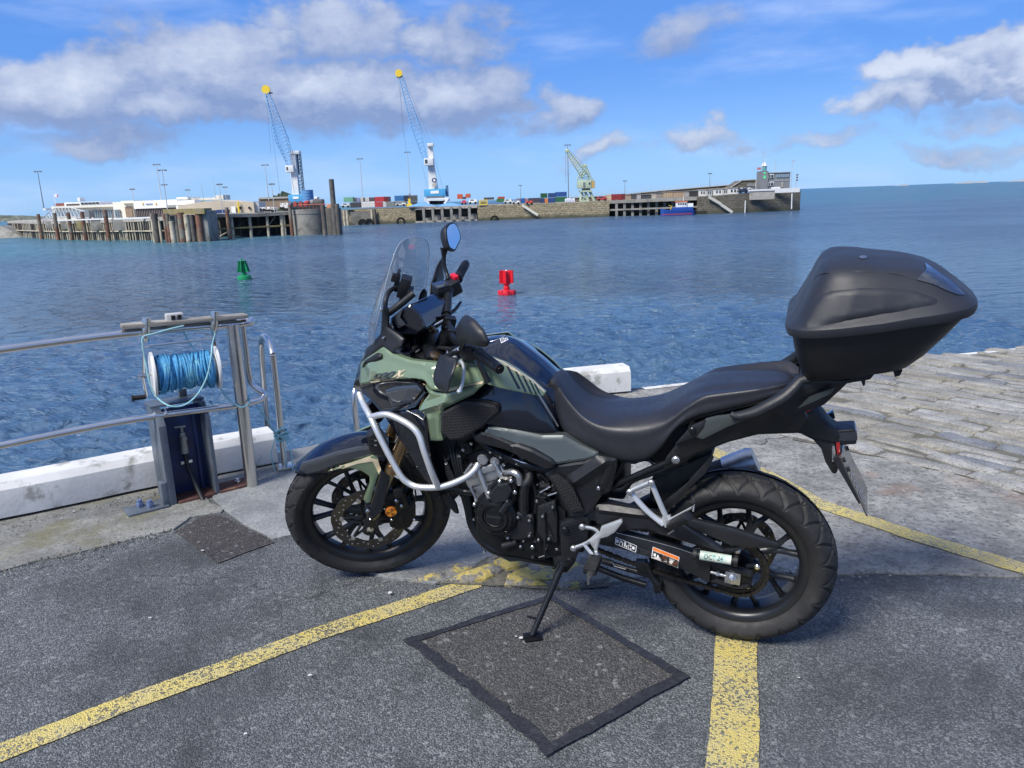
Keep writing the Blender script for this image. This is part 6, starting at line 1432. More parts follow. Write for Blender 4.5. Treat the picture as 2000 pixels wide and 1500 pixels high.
# ================================================================== FAR SIDE OF THE HARBOUR
def xof(px, D, z):
    dz = z - CAM_H; return ((px - 1000) * (D * F.y + dz * F.z) / FPX - D * RT.y - dz * RT.z) / RT.x
def zof(x, D, py):
    return (FPX * (x * UP.x + D * UP.y) - (750 - py) * D * F.y) / ((750 - py) * F.z - FPX * UP.z) + CAM_H
def zp(px, py, D): return Wd(px, py, D).z
MC = {}
def cmat(key, col, rough=.6, **k):
    if key not in MC: MC[key] = mat(key, col, rough, **k)
    return MC[key]
M_MAS = stone_mat('pier_masonry', (.30, .265, .175), (.46, .40, .27), speck=(.10, .09, .07), fine=1.6, bumpd=.08, stretch=(1, 1, 1.6))  # golden tone has the sunlight on the pier's left walls in its colour
M_MASD = stone_mat('dark_pier_masonry', (.13, .12, .10), (.24, .225, .18), speck=(.06, .055, .05), fine=1.6, bumpd=.08, stretch=(1, 1, 1.9))  # dark stone; on the pier's right walls its colour carries the cloud shade
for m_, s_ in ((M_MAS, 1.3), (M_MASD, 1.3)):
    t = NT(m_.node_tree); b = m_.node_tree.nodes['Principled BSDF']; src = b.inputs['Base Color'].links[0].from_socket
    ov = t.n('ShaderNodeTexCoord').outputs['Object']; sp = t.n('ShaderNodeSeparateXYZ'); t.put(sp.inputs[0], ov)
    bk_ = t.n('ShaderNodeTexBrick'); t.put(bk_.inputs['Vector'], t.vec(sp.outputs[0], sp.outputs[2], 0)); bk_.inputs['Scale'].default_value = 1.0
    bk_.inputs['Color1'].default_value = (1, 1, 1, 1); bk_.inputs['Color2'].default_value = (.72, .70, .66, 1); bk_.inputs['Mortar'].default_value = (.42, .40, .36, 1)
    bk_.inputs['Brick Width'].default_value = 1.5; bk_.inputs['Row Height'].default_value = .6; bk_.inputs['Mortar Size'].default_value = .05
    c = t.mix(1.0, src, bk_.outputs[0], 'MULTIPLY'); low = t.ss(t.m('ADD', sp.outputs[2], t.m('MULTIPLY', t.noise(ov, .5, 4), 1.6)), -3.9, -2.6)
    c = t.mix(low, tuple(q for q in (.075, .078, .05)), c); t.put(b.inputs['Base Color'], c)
M_CONC = mat('weathered_concrete', (.24, .235, .21), .85, var=.22, vscale=.5, dirt=(.11, .105, .085), dscale=.35, dlo=.46, dhi=.7, bump=.03, bscale=3)
M_CONCP = mat('pale_deck_edge', (.38, .36, .32), .8, var=.12, vscale=.6, dirt=(.2, .18, .15), dscale=.9)
M_PILE = mat('bleached_pile', (.47, .42, .32), .85, var=.22, vscale=.7, dirt=(.12, .11, .08), dscale=.5, dlo=.5, dhi=.7)
M_RUST = mat('rusted_pile', (.17, .085, .055), .8, var=.3, vscale=.8, dirt=(.20, .19, .15), dscale=.35, dlo=.48, dhi=.62)
M_DKPILE = mat('tarred_pile', (.095, .088, .078), .8, var=.25, vscale=.8, dirt=(.16, .15, .12), dscale=.4)
M_MOSS = mat('lichen_topped_concrete', (.24, .20, .09), .9, var=.25, vscale=1.2, dirt=(.2, .19, .16), dscale=.6)
M_CREAM = mat('cream_render', (.80, .77, .66), .7, var=.05, vscale=.3)
M_WHT = mat('white_cladding', (.82, .82, .80), .55, var=.04, vscale=.4)
M_TAN = mat('tan_corrugated_cladding', (.52, .45, .34), .6, var=.05, vscale=.5)
M_BRN = mat('brown_brick_wall', (.27, .20, .14), .8, var=.12, vscale=1)
M_DCLAD = mat('dark_ribbed_cladding', (.10, .085, .085), .6, var=.2, vscale=2)
M_SLATE = mat('slate_grey_cladding', (.20, .215, .225), .6, var=.10, vscale=1)
M_GLS = mat('dark_window_glass', (.03, .045, .06), .08, coat=1)
M_GLS2 = mat('pale_window_glass', (.22, .30, .36), .12, coat=1)
M_CBLU = mat('crane_blue', (.08, .36, .62), .4, var=.06, vscale=1)
M_CBLU2 = mat('crane_boom_blue', (.26, .50, .78), .45)
M_CWHT = mat('crane_white', (.68, .69, .68), .45, var=.05, vscale=1, dirt=(.4, .4, .38), dscale=.9, dlo=.6, dhi=.8)
M_CGRY = mat('crane_lattice_grey', (.17, .18, .19), .5)
M_CYEL = mat('sheave_yellow', (.80, .56, .04), .45)
M_CGRN = mat('pale_green_crane', (.42, .50, .36), .6, var=.08, vscale=.8, dirt=(.28, .27, .2), dscale=.8, dlo=.58, dhi=.8)
M_TREE = mat('far_hill_scrub', (.035, .055, .03), .9, var=.4, vscale=.02)
M_MAST = mat('galvanised_mast', (.50, .52, .53), .5, metal=.3); M_MASTD = mat('dark_mast', (.14, .16, .18), .5)
M_CABLE = mat('wire_rope', (.16, .20, .26), .5)

def slab(name, st, z0, dz, back, mt, parent=None, ztop=None):
    """solid following stations (px, D, ztop): front faces from z0 up to the top, body running 'back' metres behind"""
    n = len(st); vs = []
    for (px, D, zt) in st: vs.append((xof(px, D, zt), D, zt))
    fr = vs; b_ = [(x * (1 + back / D * .35), D + back, z) for (x, D, z) in fr]
    V = [(x, y, z) for x, y, z in fr] + [(x, y, z0 if dz is None else z - dz) for x, y, z in fr] + b_ + [(x, y, z0 if dz is None else z - dz) for x, y, z in b_]
    f = []
    for i in range(n - 1):
        f += [[i, n + i, n + i + 1, i + 1], [i, i + 1, 2 * n + i + 1, 2 * n + i], [2 * n + i, 2 * n + i + 1, 3 * n + i + 1, 3 * n + i], [n + i, 3 * n + i, 3 * n + i + 1, n + i + 1]]
    f += [[0, 2 * n, 3 * n, n], [n - 1, 2 * n - 1, 4 * n - 1, 3 * n - 1]]
    return raw(name, V, f, mt, parent, 30, recalc=True)
def bx(name, px0, px1, pt, pb, D, dep, mt, parent=None, bevel=0, mb=None):
    """box on the far quay whose near face spans px0..px1 and pt..pb at distance D"""
    xm = (px0 + px1) / 2; zb = zp(xm, pb, D); zt = zp(xm, pt, D); x0, x1 = xof(px0, D, (zb + zt) / 2), xof(px1, D, (zb + zt) / 2)
    k = mb or MB(); k.box(((x0 + x1) / 2, D + dep / 2, (zb + zt) / 2), (abs(x1 - x0), dep, zt - zb))
    return k if mb else k.build(name, mt, parent, bevel=bevel)
WZb = -7.0
# ---- the stone pier
pier = thing('stone_pier', 'long granite harbour pier with white stairs across the water', 'pier')
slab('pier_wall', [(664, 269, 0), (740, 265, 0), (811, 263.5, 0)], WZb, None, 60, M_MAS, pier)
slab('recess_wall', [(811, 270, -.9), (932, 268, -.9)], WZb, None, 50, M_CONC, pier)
slab('quay_deck', [(811, 263.3, 0), (932, 261.8, -.1)], 0, .75, 60, M_CONCP, pier)
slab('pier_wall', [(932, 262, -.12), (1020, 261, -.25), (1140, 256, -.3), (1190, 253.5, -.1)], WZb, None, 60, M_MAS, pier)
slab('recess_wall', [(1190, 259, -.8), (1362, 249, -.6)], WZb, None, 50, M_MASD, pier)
slab('quay_deck', [(1190, 253.3, -.05), (1362, 243, .15)], 0, .9, 60, M_CONC, pier)
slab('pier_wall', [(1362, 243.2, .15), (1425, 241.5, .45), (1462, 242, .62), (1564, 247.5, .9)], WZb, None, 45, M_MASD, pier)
for i, px in enumerate((828, 846, 864, 882, 899, 917)):
    mb = MB(); D = 262.6 - i * .22; mb.box((xof(px, D, -3), D - .1, -3.2), (.85, .8, 6.0)); mb.build('post', M_CONC, pier)
    mb = MB(); mb.box((xof(px + 7, D + 3, -4), D + 3, -4.6), (2.6, 1.5, 2.2 + (i % 2) * 1.6)); mb.build('footing', M_CONCP, pier)
mb = MB(); mb.box((xof(872, 262.8, -4.6), 262.9, -4.7), (20.6, .9, .5)); mb.build('waling', M_CONCP, pier)
for i in range(10):
    px = 1204 + i * 15.6; D = 253 - i * .63; mb = MB(); mb.box((xof(px, D, -3), D - .15, -3.0), (.75, .7, 6.4)); mb.build('post', M_CONC, pier)
mb = MB(); a_, b_ = Vector((xof(1192, 253.5, -2.9), 253.5, -2.95)), Vector((xof(1362, 243.5, -2.7), 243.4, -2.75)); mb.tube([a_, b_], .35, 4); mb.build('waling', M_CONC, pier)
for (p0_, y0_, p1_, y1_, D0, D1) in ((1020, 401, 1051, 420.5, 260.6, 258.5), (1384, 385, 1408, 399, 242.2, 241.7), (1408, 400, 1430, 415, 241.7, 241.2)):
    mb = MB(); mb.tube([Wd(p0_, y0_, D0 - .6), Wd(p1_, y1_, D1 - .6)], .42, 4, flat=1.6); mb.build('stair', cmat('limewash', (.62, .60, .52)), pier)
for px, y0_, y1_ in ((1456, 392, 416), (1547, 378, 408)):
    mb = MB(); mb.tube([Wd(px, y0_, 241), Wd(px - 1, y1_, 241.6)], .17, 6); mb.build('ladder', M_WHT, pier)
bx('painted_panel', 1464, 1513, 372.5, 389.5, 241.3, .25, M_CONCP, pier); bx('painted_parapet', 1513.5, 1562, 367.5, 376, 243.8, .4, M_CWHT, pier); bx('painted_parapet', 1462, 1513.4, 369.5, 373, 241.1, .5, M_CWHT, pier)
for px, py in ((783, 433), (966, 429.5)):
    mb = MB(); mb.lathe([(.9, -.35), (1.35, -.35), (1.5, 0), (1.35, .35), (.9, .35), (.8, 0)], Wd(px, py, 261.6 if px < 900 else 260.6), 'Y', 18, close=True); tag(mb.build('tyre_fender', M_HOLE), 'black tyre fender low on the pier wall ' + ('under the blue container' if px < 900 else 'right of the piled recess'), 'fender', group='tyre fenders on the pier')
for k in range(2):
    mb = MB(); mb.lathe([(.9, -.35), (1.35, -.35), (1.5, 0), (1.35, .35), (.9, .35), (.8, 0)], Wd(708 + k * 13, 436 - k * .5, 263.8), 'Y', 18, close=True); tag(mb.build('tyre_fender', M_HOLE), ('left' if k == 0 else 'right') + ' one of two black tyre fenders below the sheet piles', 'fender', group='tyre fenders on the pier')
shp = thing('sheet_pile_panel', 'grey corrugated sheet pile panel on the pier behind the tall pile', 'quay wall')
for i in range(26):
    px = 686 + i * 1.52; mb = MB(); mb.box((xof(px, 264.4, -3), 264.4, -3.4), (.17, .4, 5.4)); mb.build('sheet_pile', M_CONC, shp)
for px in (667, 673, 679, 727, 733):
    mb = MB(); mb.cyl((xof(px, 264.2, -3), 264.2, -7), (xof(px, 264.2, -3), 264.2, -.1), .42, n=10); tag(mb.build('quay_pile', M_PILE if px != 733 else M_DKPILE), {667: 'first pale timber pile at the quay face just right of the dark mooring piles', 673: 'second pale timber pile left of the sheet piling', 679: 'pale timber pile nearest the left edge of the sheet piling', 727: 'pale timber pile at the right edge of the sheet piling', 733: 'dark tarred pile at the right edge of the sheet piling'}[px], 'pile', group='piles beside the sheet piling')
# parapet wall with railing along the back of the pier
par = thing('parapet_wall', 'dark sea wall with a thin railing along the back of the pier', 'wall')
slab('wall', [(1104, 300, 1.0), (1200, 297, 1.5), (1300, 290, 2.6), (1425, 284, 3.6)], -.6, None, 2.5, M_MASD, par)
slab('coping', [(1104, 299.6, 1.25), (1200, 296.6, 1.75), (1300, 289.6, 2.85), (1425, 283.6, 3.85)], 0, .25, 3.2, M_CONCP, par)
mb = MB()
for i in range(46):
    px = 1106 + i * 6.9; s = (px - 1104) / 321; z_ = 1.25 + 2.6 * s; D = 300 - 16 * s; x_ = xof(px, D, z_); mb.cyl((x_, D, z_), (x_, D, z_ + 1.1), .05, n=4)
for h_ in (.6, 1.1): mb.tube([(xof(1106, 300, 1.3), 300, 1.25 + h_), (xof(1300, 289.8, 2.8), 289.8, 2.85 + h_), (xof(1422, 283.8, 3.9), 283.8, 3.82 + h_)], .04, 4)
tag(mb.build('railing', M_MAST, par), kind='stuff')

# ---- timber and concrete jetty on the left
JS = [(14, 288, .4), (60, 250, .25), (110, 224, .1), (180, 206, .2), (250, 194, .25), (300, 187, .35), (345, 183, .45)]
jet = thing('fender_jetty', 'ferry jetty on rows of bleached piles with concrete fender panels', 'jetty')
slab('deck', JS, 0, .8, 55, M_CONCP, jet); slab('inner_wall', [(p, d + 6, z - .85) for p, d, z in JS], WZb, None, 4, cmat('under_quay_shade', (.03, .03, .027)), jet)  # near-black back wall: shade below the deck put into its colour
def jD(px, S=JS):
    for i in range(len(S) - 1):
        if S[i][0] <= px <= S[i + 1][0]: q = (px - S[i][0]) / (S[i + 1][0] - S[i][0]); return S[i][1] * (1 - q) + S[i + 1][1] * q, S[i][2] * (1 - q) + S[i + 1][2] * q
    return S[-1][1], S[-1][2]
px = 25
while px < 300:
    D, zt = jD(px); x_ = xof(px, D, -2.5); r_ = rnd.uniform(.16, .24); mb = MB(); mb.cyl((x_ + rnd.uniform(-.1, .1), D + .6, -7), (x_, D + .6, zt - .8), r_, n=8); mb.build('pile', M_PILE if rnd.random() < .8 else M_DKPILE, jet)
    px += rnd.uniform(3.4, 5.2) if px > 84 else 3.0
px = 88
while px < 300:
    D, zt = jD(px); x_ = xof(px, D + 2.6, -2.5); mb = MB(); mb.cyl((x_ + rnd.uniform(-.8, .8), D + 2.6, -7), (x_, D + 2.6, zt - .8), .2, n=8); mb.build('pile', M_PILE, jet); px += rnd.uniform(7, 12)
mb = MB(); mb.tube([Vector((xof(p, d + .3, -2.7), d + .3, -2.75)) for p, d, z in JS], .2, 4); mb.build('waling', M_PILE, jet)
for a_, b_, ln in ((89, 107, 447), (120, 134.5, 448), (149, 163.5, 449), (178, 205, 449.5), (220, 251, 450)):
    D, zt = jD((a_ + b_) / 2); bx('fender_panel', a_, b_, zp and (431.5 - (a_ - 89) * .02), ln, D - .8, .9, M_MOSS if a_ in (149,) else M_CONC, jet, bevel=.1)
for i, (pb, yb, ptp, yt) in enumerate(((83, 467, 77, 418), (115, 468, 108, 416), (142, 469, 134.5, 415), (169, 470, 163.5, 414), (214, 472, 206, 410))):
    D = jD(pb)[0] - 2.2; x_ = xof(pb - 1, D, -4.5); zt = zof(x_, D, yt); mb = MB(); mb.cyl((x_, D, -7), (x_, D, zt), .55, .50, 12)
    tag(mb.build('fender_pile', M_RUST), f'{["leftmost", "second", "third", "fourth", "fifth"][i]} tall rusty fender pile from the left along the jetty', 'pile', group='rusty fender piles along the jetty')
bx('white_rail', 112, 218, 427.5, 430, 203, .3, M_WHT, jet); bx('white_rail', 222, 298, 424.5, 427.5, 189, .3, M_WHT, jet)
# grey link span and ramp
lk = thing('linkspan_ramp', 'grey truss passenger ramp rising beside the cream terminal', 'ramp')
mb = MB(); A_ = [Wd(84, 424, 235), Wd(108, 406, 232), Wd(140, 406, 228), Wd(178, 416, 224)]; Bt = [Wd(84, 430, 235), Wd(108, 424, 232), Wd(140, 424, 228), Wd(178, 426, 224)]
for i in range(3):
    mb.tube([A_[i], A_[i + 1]], .16, 5); mb.tube([Bt[i], Bt[i + 1]], .16, 5)
    for k in range(5):
        q0, q1 = A_[i].lerp(A_[i + 1], k / 5), Bt[i].lerp(Bt[i + 1], k / 5); q2 = Bt[i].lerp(Bt[i + 1], (k + 1) / 5); mb.tube([q0, q1], .10, 4); mb.tube([q0, q2], .08, 4)
tag(mb.build('truss', M_MAST, lk), kind='stuff')
bx('glazing', 108, 172, 411, 423, 233, .3, M_GLS2, lk); bx('cabin', 84, 89, 407, 411, 233, 3, M_WHT, lk); bx('cabin', 163, 174, 412, 425, 222, 3, M_SLATE, lk)
# dolphin of heavy piles
dol = thing('pile_dolphin', 'cluster of rusty piles under a lichen covered concrete cap', 'dolphin')
slab('cap', [(318, 173, 2.1), (360, 170.5, 2.05), (398, 169, 2.0)], 0, 1.15, 7, M_MOSS, dol)
bx('body', 396, 407, 411, 472, 170.5, 6, M_CONC, dol, bevel=.2)
bx('core', 334, 396, 421, 471, 174.5, 4, M_CONC, dol)
for i, (pb, ptop, yt, r_, m_) in enumerate(((303, 0, 417, .22, M_PILE), (309.5, 0, 417, .62, M_DKPILE), (317, 0, 432, .3, M_PILE), (328, 0, 417, .35, M_RUST), (333.5, 0, 417, .42, M_RUST), (341, 0, 432, .6, M_PILE), (351, 0, 420, .3, M_DKPILE), (359.5, 0, 415, .72, M_RUST), (370.5, 0, 419, .6, M_PILE), (381, 0, 419, .5, M_DKPILE), (394.5, 0, 408, .75, M_RUST))):
    D = 170.5 + (pb < 320) * 3; x_ = xof(pb - 1, D, -4.5); zt = zof(x_, D, yt); mb = MB(); mb.cyl((x_, D, -7), (x_, D, zt), r_, n=12); mb.build('pile', m_, dol)
# open piled quay
oq = thing('piled_quay', 'open quay deck on slim columns over dark water', 'quay')
OS = [(398, 178, .75), (450, 183, .55), (500, 186.5, .4), (571, 190, .6)]
slab('deck', OS, 0, .75, 60, M_CONC, oq); slab('inner_wall', [(p, d + 14, z - .8) for p, d, z in OS], WZb, None, 3, cmat('under_quay_shade', (.03, .03, .027)), oq)  # inner wall colour again carries the shade under the deck
for i, (px, r_, m_) in enumerate(((416, .3, M_PILE), (455, .33, M_PILE), (490, .36, M_PILE), (524, .33, M_PILE), (552, .42, M_PILE), (557, .25, M_PILE))):
    D = jD(px, OS)[0] + .6; x_ = xof(px - 1, D, -2.5); mb = MB(); mb.cyl((x_, D, -7), (x_, D, -.1), r_, n=10); mb.build('column', m_, oq)
for px in (430, 470, 505, 538):
    D = jD(px, OS)[0] + 8; x_ = xof(px, D, -2.5); mb = MB(); mb.cyl((x_, D, -7), (x_, D, -.1), .25, n=8); mb.build('column', M_DKPILE, oq)
mb = MB(); mb.tube([Vector((xof(p, d + .5, -2.6), d + .5, -2.7)) for p, d, z in OS], .25, 4); mb.build('walkway_beam', M_MOSS, oq)
for (p0_, y0_, p1_, y1_) in ((427, 463, 446, 452), (462, 445, 488, 424), (524, 441, 538, 422), (500, 459, 523, 440), (470, 424, 478, 446)):
    D = jD(p0_, OS)[0] + 5; mb = MB(); mb.tube([Wd(p0_, y0_, D), Wd(p1_, y1_, D)], .16, 5); mb.build('brace', M_PILE if p0_ in (427, 524) else M_DKPILE, oq)
for pb, yt, D in ((450, 405, 180), (572, 400, 186)):
    x_ = xof(pb - 1, D, -4.5); mb = MB(); mb.cyl((x_, D, -7), (x_, D, zof(x_, D, yt)), .42, n=10); tag(mb.build('fender_pile', M_RUST), 'slim rust red pile ' + ('at the left end of the open quay' if pb == 450 else 'against the round concrete caisson'), 'pile', group='slim rust red piles')
# caisson
ca = thing('concrete_caisson', 'stained round concrete caisson at the end of the open quay', 'caisson')
cx_ = xof(606, 190, -3); mb = MB(); mb.lathe([(4.05, -7), (4.05, -.2), (4.15, -.1), (4.15, .95), (0, .95)], (cx_, 190, 0), 'Z', 48); mb.build('drum', M_CONC, ca)
cx2 = xof(648, 186, -3); mb = MB(); mb.cyl((cx2, 188, -7), (cx2, 188, 1.0), 2.0, n=24); mb.build('drum', M_DKPILE, ca)
for i in range(8):
    px = 584 + i * 7; D = 187; x_ = xof(px, D, 1); mb = MB(); mb.cyl((x_, D, .6), (x_, D, 2.2), .07, n=5); mb.build('rail_post', cmat('rust_red_rail', (.32, .07, .05)), ca)
mb = MB(); mb.tube([Wd(581, 400.5, 187), Wd(636, 399, 187)], .12, 5); mb.build('hand_rail', cmat('rust_red_rail', (.32, .07, .05)), ca)
for pb, yb, ptp, yt, r_, nm in ((657, 455, 641, 350, .62, 'very tall dark mooring pile rising above the containers'), (636, 458, 629, 400, .55, 'thick grey pile on the right face of the caisson'), (663, 456, 657, 398, .62, 'broad blunt dark pile right of the tall mooring pile')):
    D = 181; x_ = xof(pb - 1, D, -4.5); mb = MB(); mb.cyl((x_, D, -7), (x_, D, zof(x_, D, yt)), r_, r_ * .92, 14); tag(mb.build('mooring_pile', M_DKPILE), nm, 'pile', group='mooring piles at the caisson')
# rocky slip at far left
rp_ = [(-40, 446), (0, 441), (22, 449), (40, 462), (18, 467), (-40, 470)]
mb = MB(); q = [Wd(-60, 462, 262), Wd(0, 441, 268), Wd(20, 450, 266), Wd(46, 466, 262), Wd(-60, 470, 262)]
vs = [v for v in q] + [v + Vector((-8, 30, 0)) for v in q]; mb.add(vs, [[0, 1, 2, 3, 4], [9, 8, 7, 6, 5]] + [[i, 5 + i, 5 + (i + 1) % 5, (i + 1) % 5] for i in range(5)]); tag(mb.build('slipway', M_CONC), 'sloping grey stone slipway at the far left of the harbour', 'slipway')

# ---- buildings behind the jetty
tb = thing('ferry_terminal', 'long cream harbour terminal with white fascia and dark cladding', 'building')
bx('wall', 103, 222, 404, 428, 238, 14, M_CREAM, tb); bx('wall', 222, 262, 394, 427, 232, 14, M_CREAM, tb); bx('wall', 262.3, 346, 391, 424, 226, 14, M_CREAM, tb)
bx('roof', 100, 224, 401, 405.5, 236.6, 16, M_CREAM, tb); bx('roof', 236, 262, 392, 397, 230.5, 14, M_CREAM, tb)
bx('fascia', 262.3, 346, 391.5, 406.5, 224.6, 1.2, M_WHT, tb); bx('fascia', 320, 380, 391.5, 400, 223, 3, M_WHT, tb); bx('canopy', 344, 361, 401, 409, 221.5, 3, M_WHT, tb); bx('cladding', 263, 345, 406.7, 423, 225.4, .8, M_DCLAD, tb)
bx('parapet', 345, 366, 385.2, 392, 236, 10, M_CREAM, tb); bx('parapet', 366.5, 424, 386.5, 391, 238, 8, M_CREAM, tb); bx('stair_house', 420, 436, 381, 390, 237, 6, M_CREAM, tb)
uf = bx('upper_floor', 126, 195, 394.5, 403, 243, 8, M_WHT, tb); bx('upper_floor', 107, 126.5, 397, 404, 243.5, 8, cmat('brick_red_panel', (.24, .08, .06)), tb)
for k in range(9): bx('window', 129 + k * 2.9, 130.8 + k * 2.9, 398.5 - k * .1, 402, 242.7, .3, M_DCLAD, uf)
for k in range(5): bx('window', 157.5 + k * 7.4, 162.6 + k * 7.4, 395.6 - k * .25, 399.8 - k * .25, 242.6, .4, M_GLS, uf)
for k in range(13): bx('window', 181 + k * 4.3, 183.2 + k * 4.3, 411 - k * .15, 427 - k * .2, 237.6 if 181 + k * 4.3 < 222 else 231.6, .4, M_GLS2 if k % 3 else M_SLATE, tb)
for k in range(9): bx('window', 146 + k * 3.4, 147.4 + k * 3.4, 413, 426, 237.6, .4, M_GLS2, tb)
for k in range(24): bx('cladding_rib', 265 + k * 3.3, 266 + k * 3.3, 407, 422.5, 225.0, .4, cmat('cladding_rib_pale', (.24, .21, .20)), tb)
bx('doorway', 245, 258, 404, 424, 231.4, .6, M_BRN, tb); bx('roof_tank', 151, 156, 386, 393, 243, 3, M_CWHT, tb)
bx('sign_print', 284, 297, 397.5, 399, 224.4, .2, M_GLS2, tb); bx('sign_mark', 277.5, 279.5, 396, 400, 224.4, .2, M_CYEL, tb); bx('sign_mark', 303, 305, 396, 400, 224.4, .2, M_CYEL, tb)
ts = thing('transit_shed', 'tan corrugated transit shed with a shallow pitched roof', 'shed')
zb = zp(400, 420, 215); pts = [(347, 402), (398, 393.5), (424, 391), (456, 394.5), (470, 397)]; fr = [Wd(px, py, 216) for px, py in pts]; n = len(fr)
V = [v for v in fr] + [Vector((v.x, 216, zb - 1)) for v in fr] + [v + Vector((0, 16, 0)) for v in fr]
raw('wall', V, [[i, n + i, n + i + 1, i + 1] for i in range(n - 1)] + [[i, i + 1, 2 * n + i + 1, 2 * n + i] for i in range(n - 1)] + [[n - 1, 2 * n - 1, 3 * n - 1]], M_TAN, ts)
hut = thing('porthole_hut', 'cream flat roofed hut with round dark portholes', 'hut'); hb_ = bx('wall', 458, 496, 394.5, 417, 205, 8, M_TAN, hut); bx('side_wall', 496.2, 506, 395, 414, 206, 6, M_MAST, hut)
for px in (469, 487): mb = MB(); mb.cyl(Wd(px, 406, 204.9), Wd(px, 406, 204.6), .32, n=16); mb.build('porthole', M_HOLE, hut)
bx('white_door', 452, 460, 403, 416.5, 204.5, .3, M_WHT, hut); mb = MB(); mb.box(Wd(466, 406, 204.3), (.35, .35, 3.2)); mb.build('yellow_post', M_CYEL, hut)
wh = thing('brick_warehouse', 'brown walled warehouse with a pale roof edge left of the blue crane', 'warehouse'); bx('wall', 506, 563, 388, 408, 246, 20, M_BRN, wh); bx('roof_edge', 505, 564, 384.8, 388.2, 245.6, 21, M_CONCP, wh)
tag(bx('kiosk', 423, 441, 409.5, 420, 198, 3, cmat('navy_container', (.02, .05, .17))), 'small navy blue kiosk in front of the tan shed', 'kiosk')
for i, (a_, b_, c_, d_, col, nm) in enumerate(((507, 517, 405, 411, (.7, .7, .66), 'leftmost white van on the quay before the brown warehouse'), (518, 527, 404, 412, (.75, .73, .68), 'white van beside the lamp post before the brown warehouse'), (530, 537, 405, 413, (.7, .68, .62), 'boxy pale van right of the lamp post on the quay'), (547, 554, 397, 408, (.74, .74, .72), 'tall white truck at the left foot of the blue crane'), (555, 563, 396, 410, (.72, .70, .66), 'white box truck next to the blue crane base'))):
    D = 200; v_ = thing('parked_van', nm, 'van'); bx('body', a_, b_, c_, d_ - 1.6, D, 3, cmat(f'van_paint_{i}', col, .4), v_, bevel=.15); bx('windscreen', a_ + .8, a_ + (b_ - a_) * .35, c_ + .8, c_ + 3, D - .05, .2, M_GLS, v_)
    for q in (.22, .78): mb = MB(); c0_ = Wd(a_ + (b_ - a_) * q, d_ - 1.2, D); mb.cyl(c0_, c0_ + Vector((0, .3, 0)), .35, n=12); mb.build('wheel', M_HOLE, v_)

# ---- containers and yard gear on the pier
CT = [(671, 689, 385, 394.5, (.22, .48, .33), 'pale green container at the left end of the stack'), (689.5, 696, 386, 394.5, (.10, .13, .12), 'narrow dark green container beside the pale green one'),
      (696.5, 703, 386, 394, (.30, .33, .48), 'lilac grey container end between dark ones'), (704, 709.5, 386, 393.5, (.6, .58, .5), 'cream container end at the foot of a lamp mast'), (710, 712.5, 386, 394, (.07, .07, .08), 'thin black container edge between two cream ones'),
      (713, 721, 385.5, 393.5, (.62, .62, .58), 'white container on top left of the red one'), (721.5, 731, 385.5, 393.5, (.12, .11, .12), 'charcoal container touching the red one'), (732, 750, 384.3, 394, (.55, .06, .07), 'bright red container on the upper row'),
      (750.5, 758, 384, 394, (.20, .03, .03), 'dark maroon container end right of the red one'), (684, 705, 395, 405.5, (.08, .08, .09), 'black container on the bottom row left of the white one'), (706, 732, 393.8, 405, (.72, .70, .67), 'large white container with small red print'),
      (732.5, 747, 394.4, 404.5, (.50, .07, .08), 'red container on the bottom row beside the white one'), (748, 754, 393.5, 404, (.62, .63, .62), 'white container door end on the bottom row'), (754.5, 770, 393.5, 404, (.24, .27, .25), 'long grey green container on the bottom row'),
      (770.5, 788.5, 382, 392.5, (.05, .19, .42), 'blue container right of the red stack'), (789, 798, 381.5, 393, (.045, .055, .09), 'navy container end by the yellow machine'), (798.5, 814, 381.5, 393, (.10, .11, .11), 'dark grey container behind the yellow machine'),
      (771, 794, 393, 402, (.22, .24, .23), 'grey flat container below the blue one'), (798, 814, 393.4, 402, (.07, .08, .08), 'dark container below the dark grey one'),
      (893, 903, 379, 388.5, (.62, .13, .05), 'orange container just right of the blue crane'), (909, 917.5, 378.5, 386, (.60, .13, .05), 'smaller orange container second from the blue crane'), (903.5, 908.5, 384, 389, (.10, .10, .11), 'black low container between the two orange ones'),
      (945, 965, 385.5, 390, (.09, .08, .08), 'low black trailer box behind the yellow frame'), (970, 985, 388, 394.5, (.05, .18, .06), 'low green skip container by the yellow frame'), (972, 986, 384, 388, (.42, .08, .06), 'small red container above the green one'),
      (1009, 1017, 387.5, 396, (.20, .20, .24), 'grey lilac container left of the blue box'), (1018, 1025.5, 387, 397, (.03, .12, .36), 'narrow bright blue container by the orange skip'), (1026, 1030, 387.5, 395, (.45, .17, .13), 'pinkish narrow container next to the bright blue one'),
      (1032, 1055, 386.5, 396, (.07, .065, .09), 'long charcoal container left of the green and blue stack'), (1056, 1069, 377.5, 386.5, (.025, .10, .045), 'dark green container on top at the stack left end'), (1056, 1063.5, 387, 396.5, (.03, .06, .16), 'navy container under the dark green one'),
      (1064, 1070, 387.5, 396, (.62, .22, .05), 'orange container end under the dark green one'), (1071, 1084.5, 377, 386, (.03, .07, .20), 'upper navy container in the middle of the stack'), (1071, 1084.5, 386.5, 396, (.03, .07, .22), 'lower navy container in the middle of the stack'),
      (1085, 1107, 374.8, 384, (.03, .09, .30), 'blue container on top at the stack right end'), (1085, 1107, 384.5, 394, (.03, .14, .06), 'green container under the blue one at the right end'),
      (1187, 1194, 380, 391.5, (.58, .45, .30), 'buff container end left of the dark red one'), (1194.5, 1214, 379, 391.5, (.26, .035, .035), 'dark red container beside the pale green crane'), (1214.5, 1221, 378.5, 391.5, (.16, .025, .03), 'maroon container behind the dark red one')]
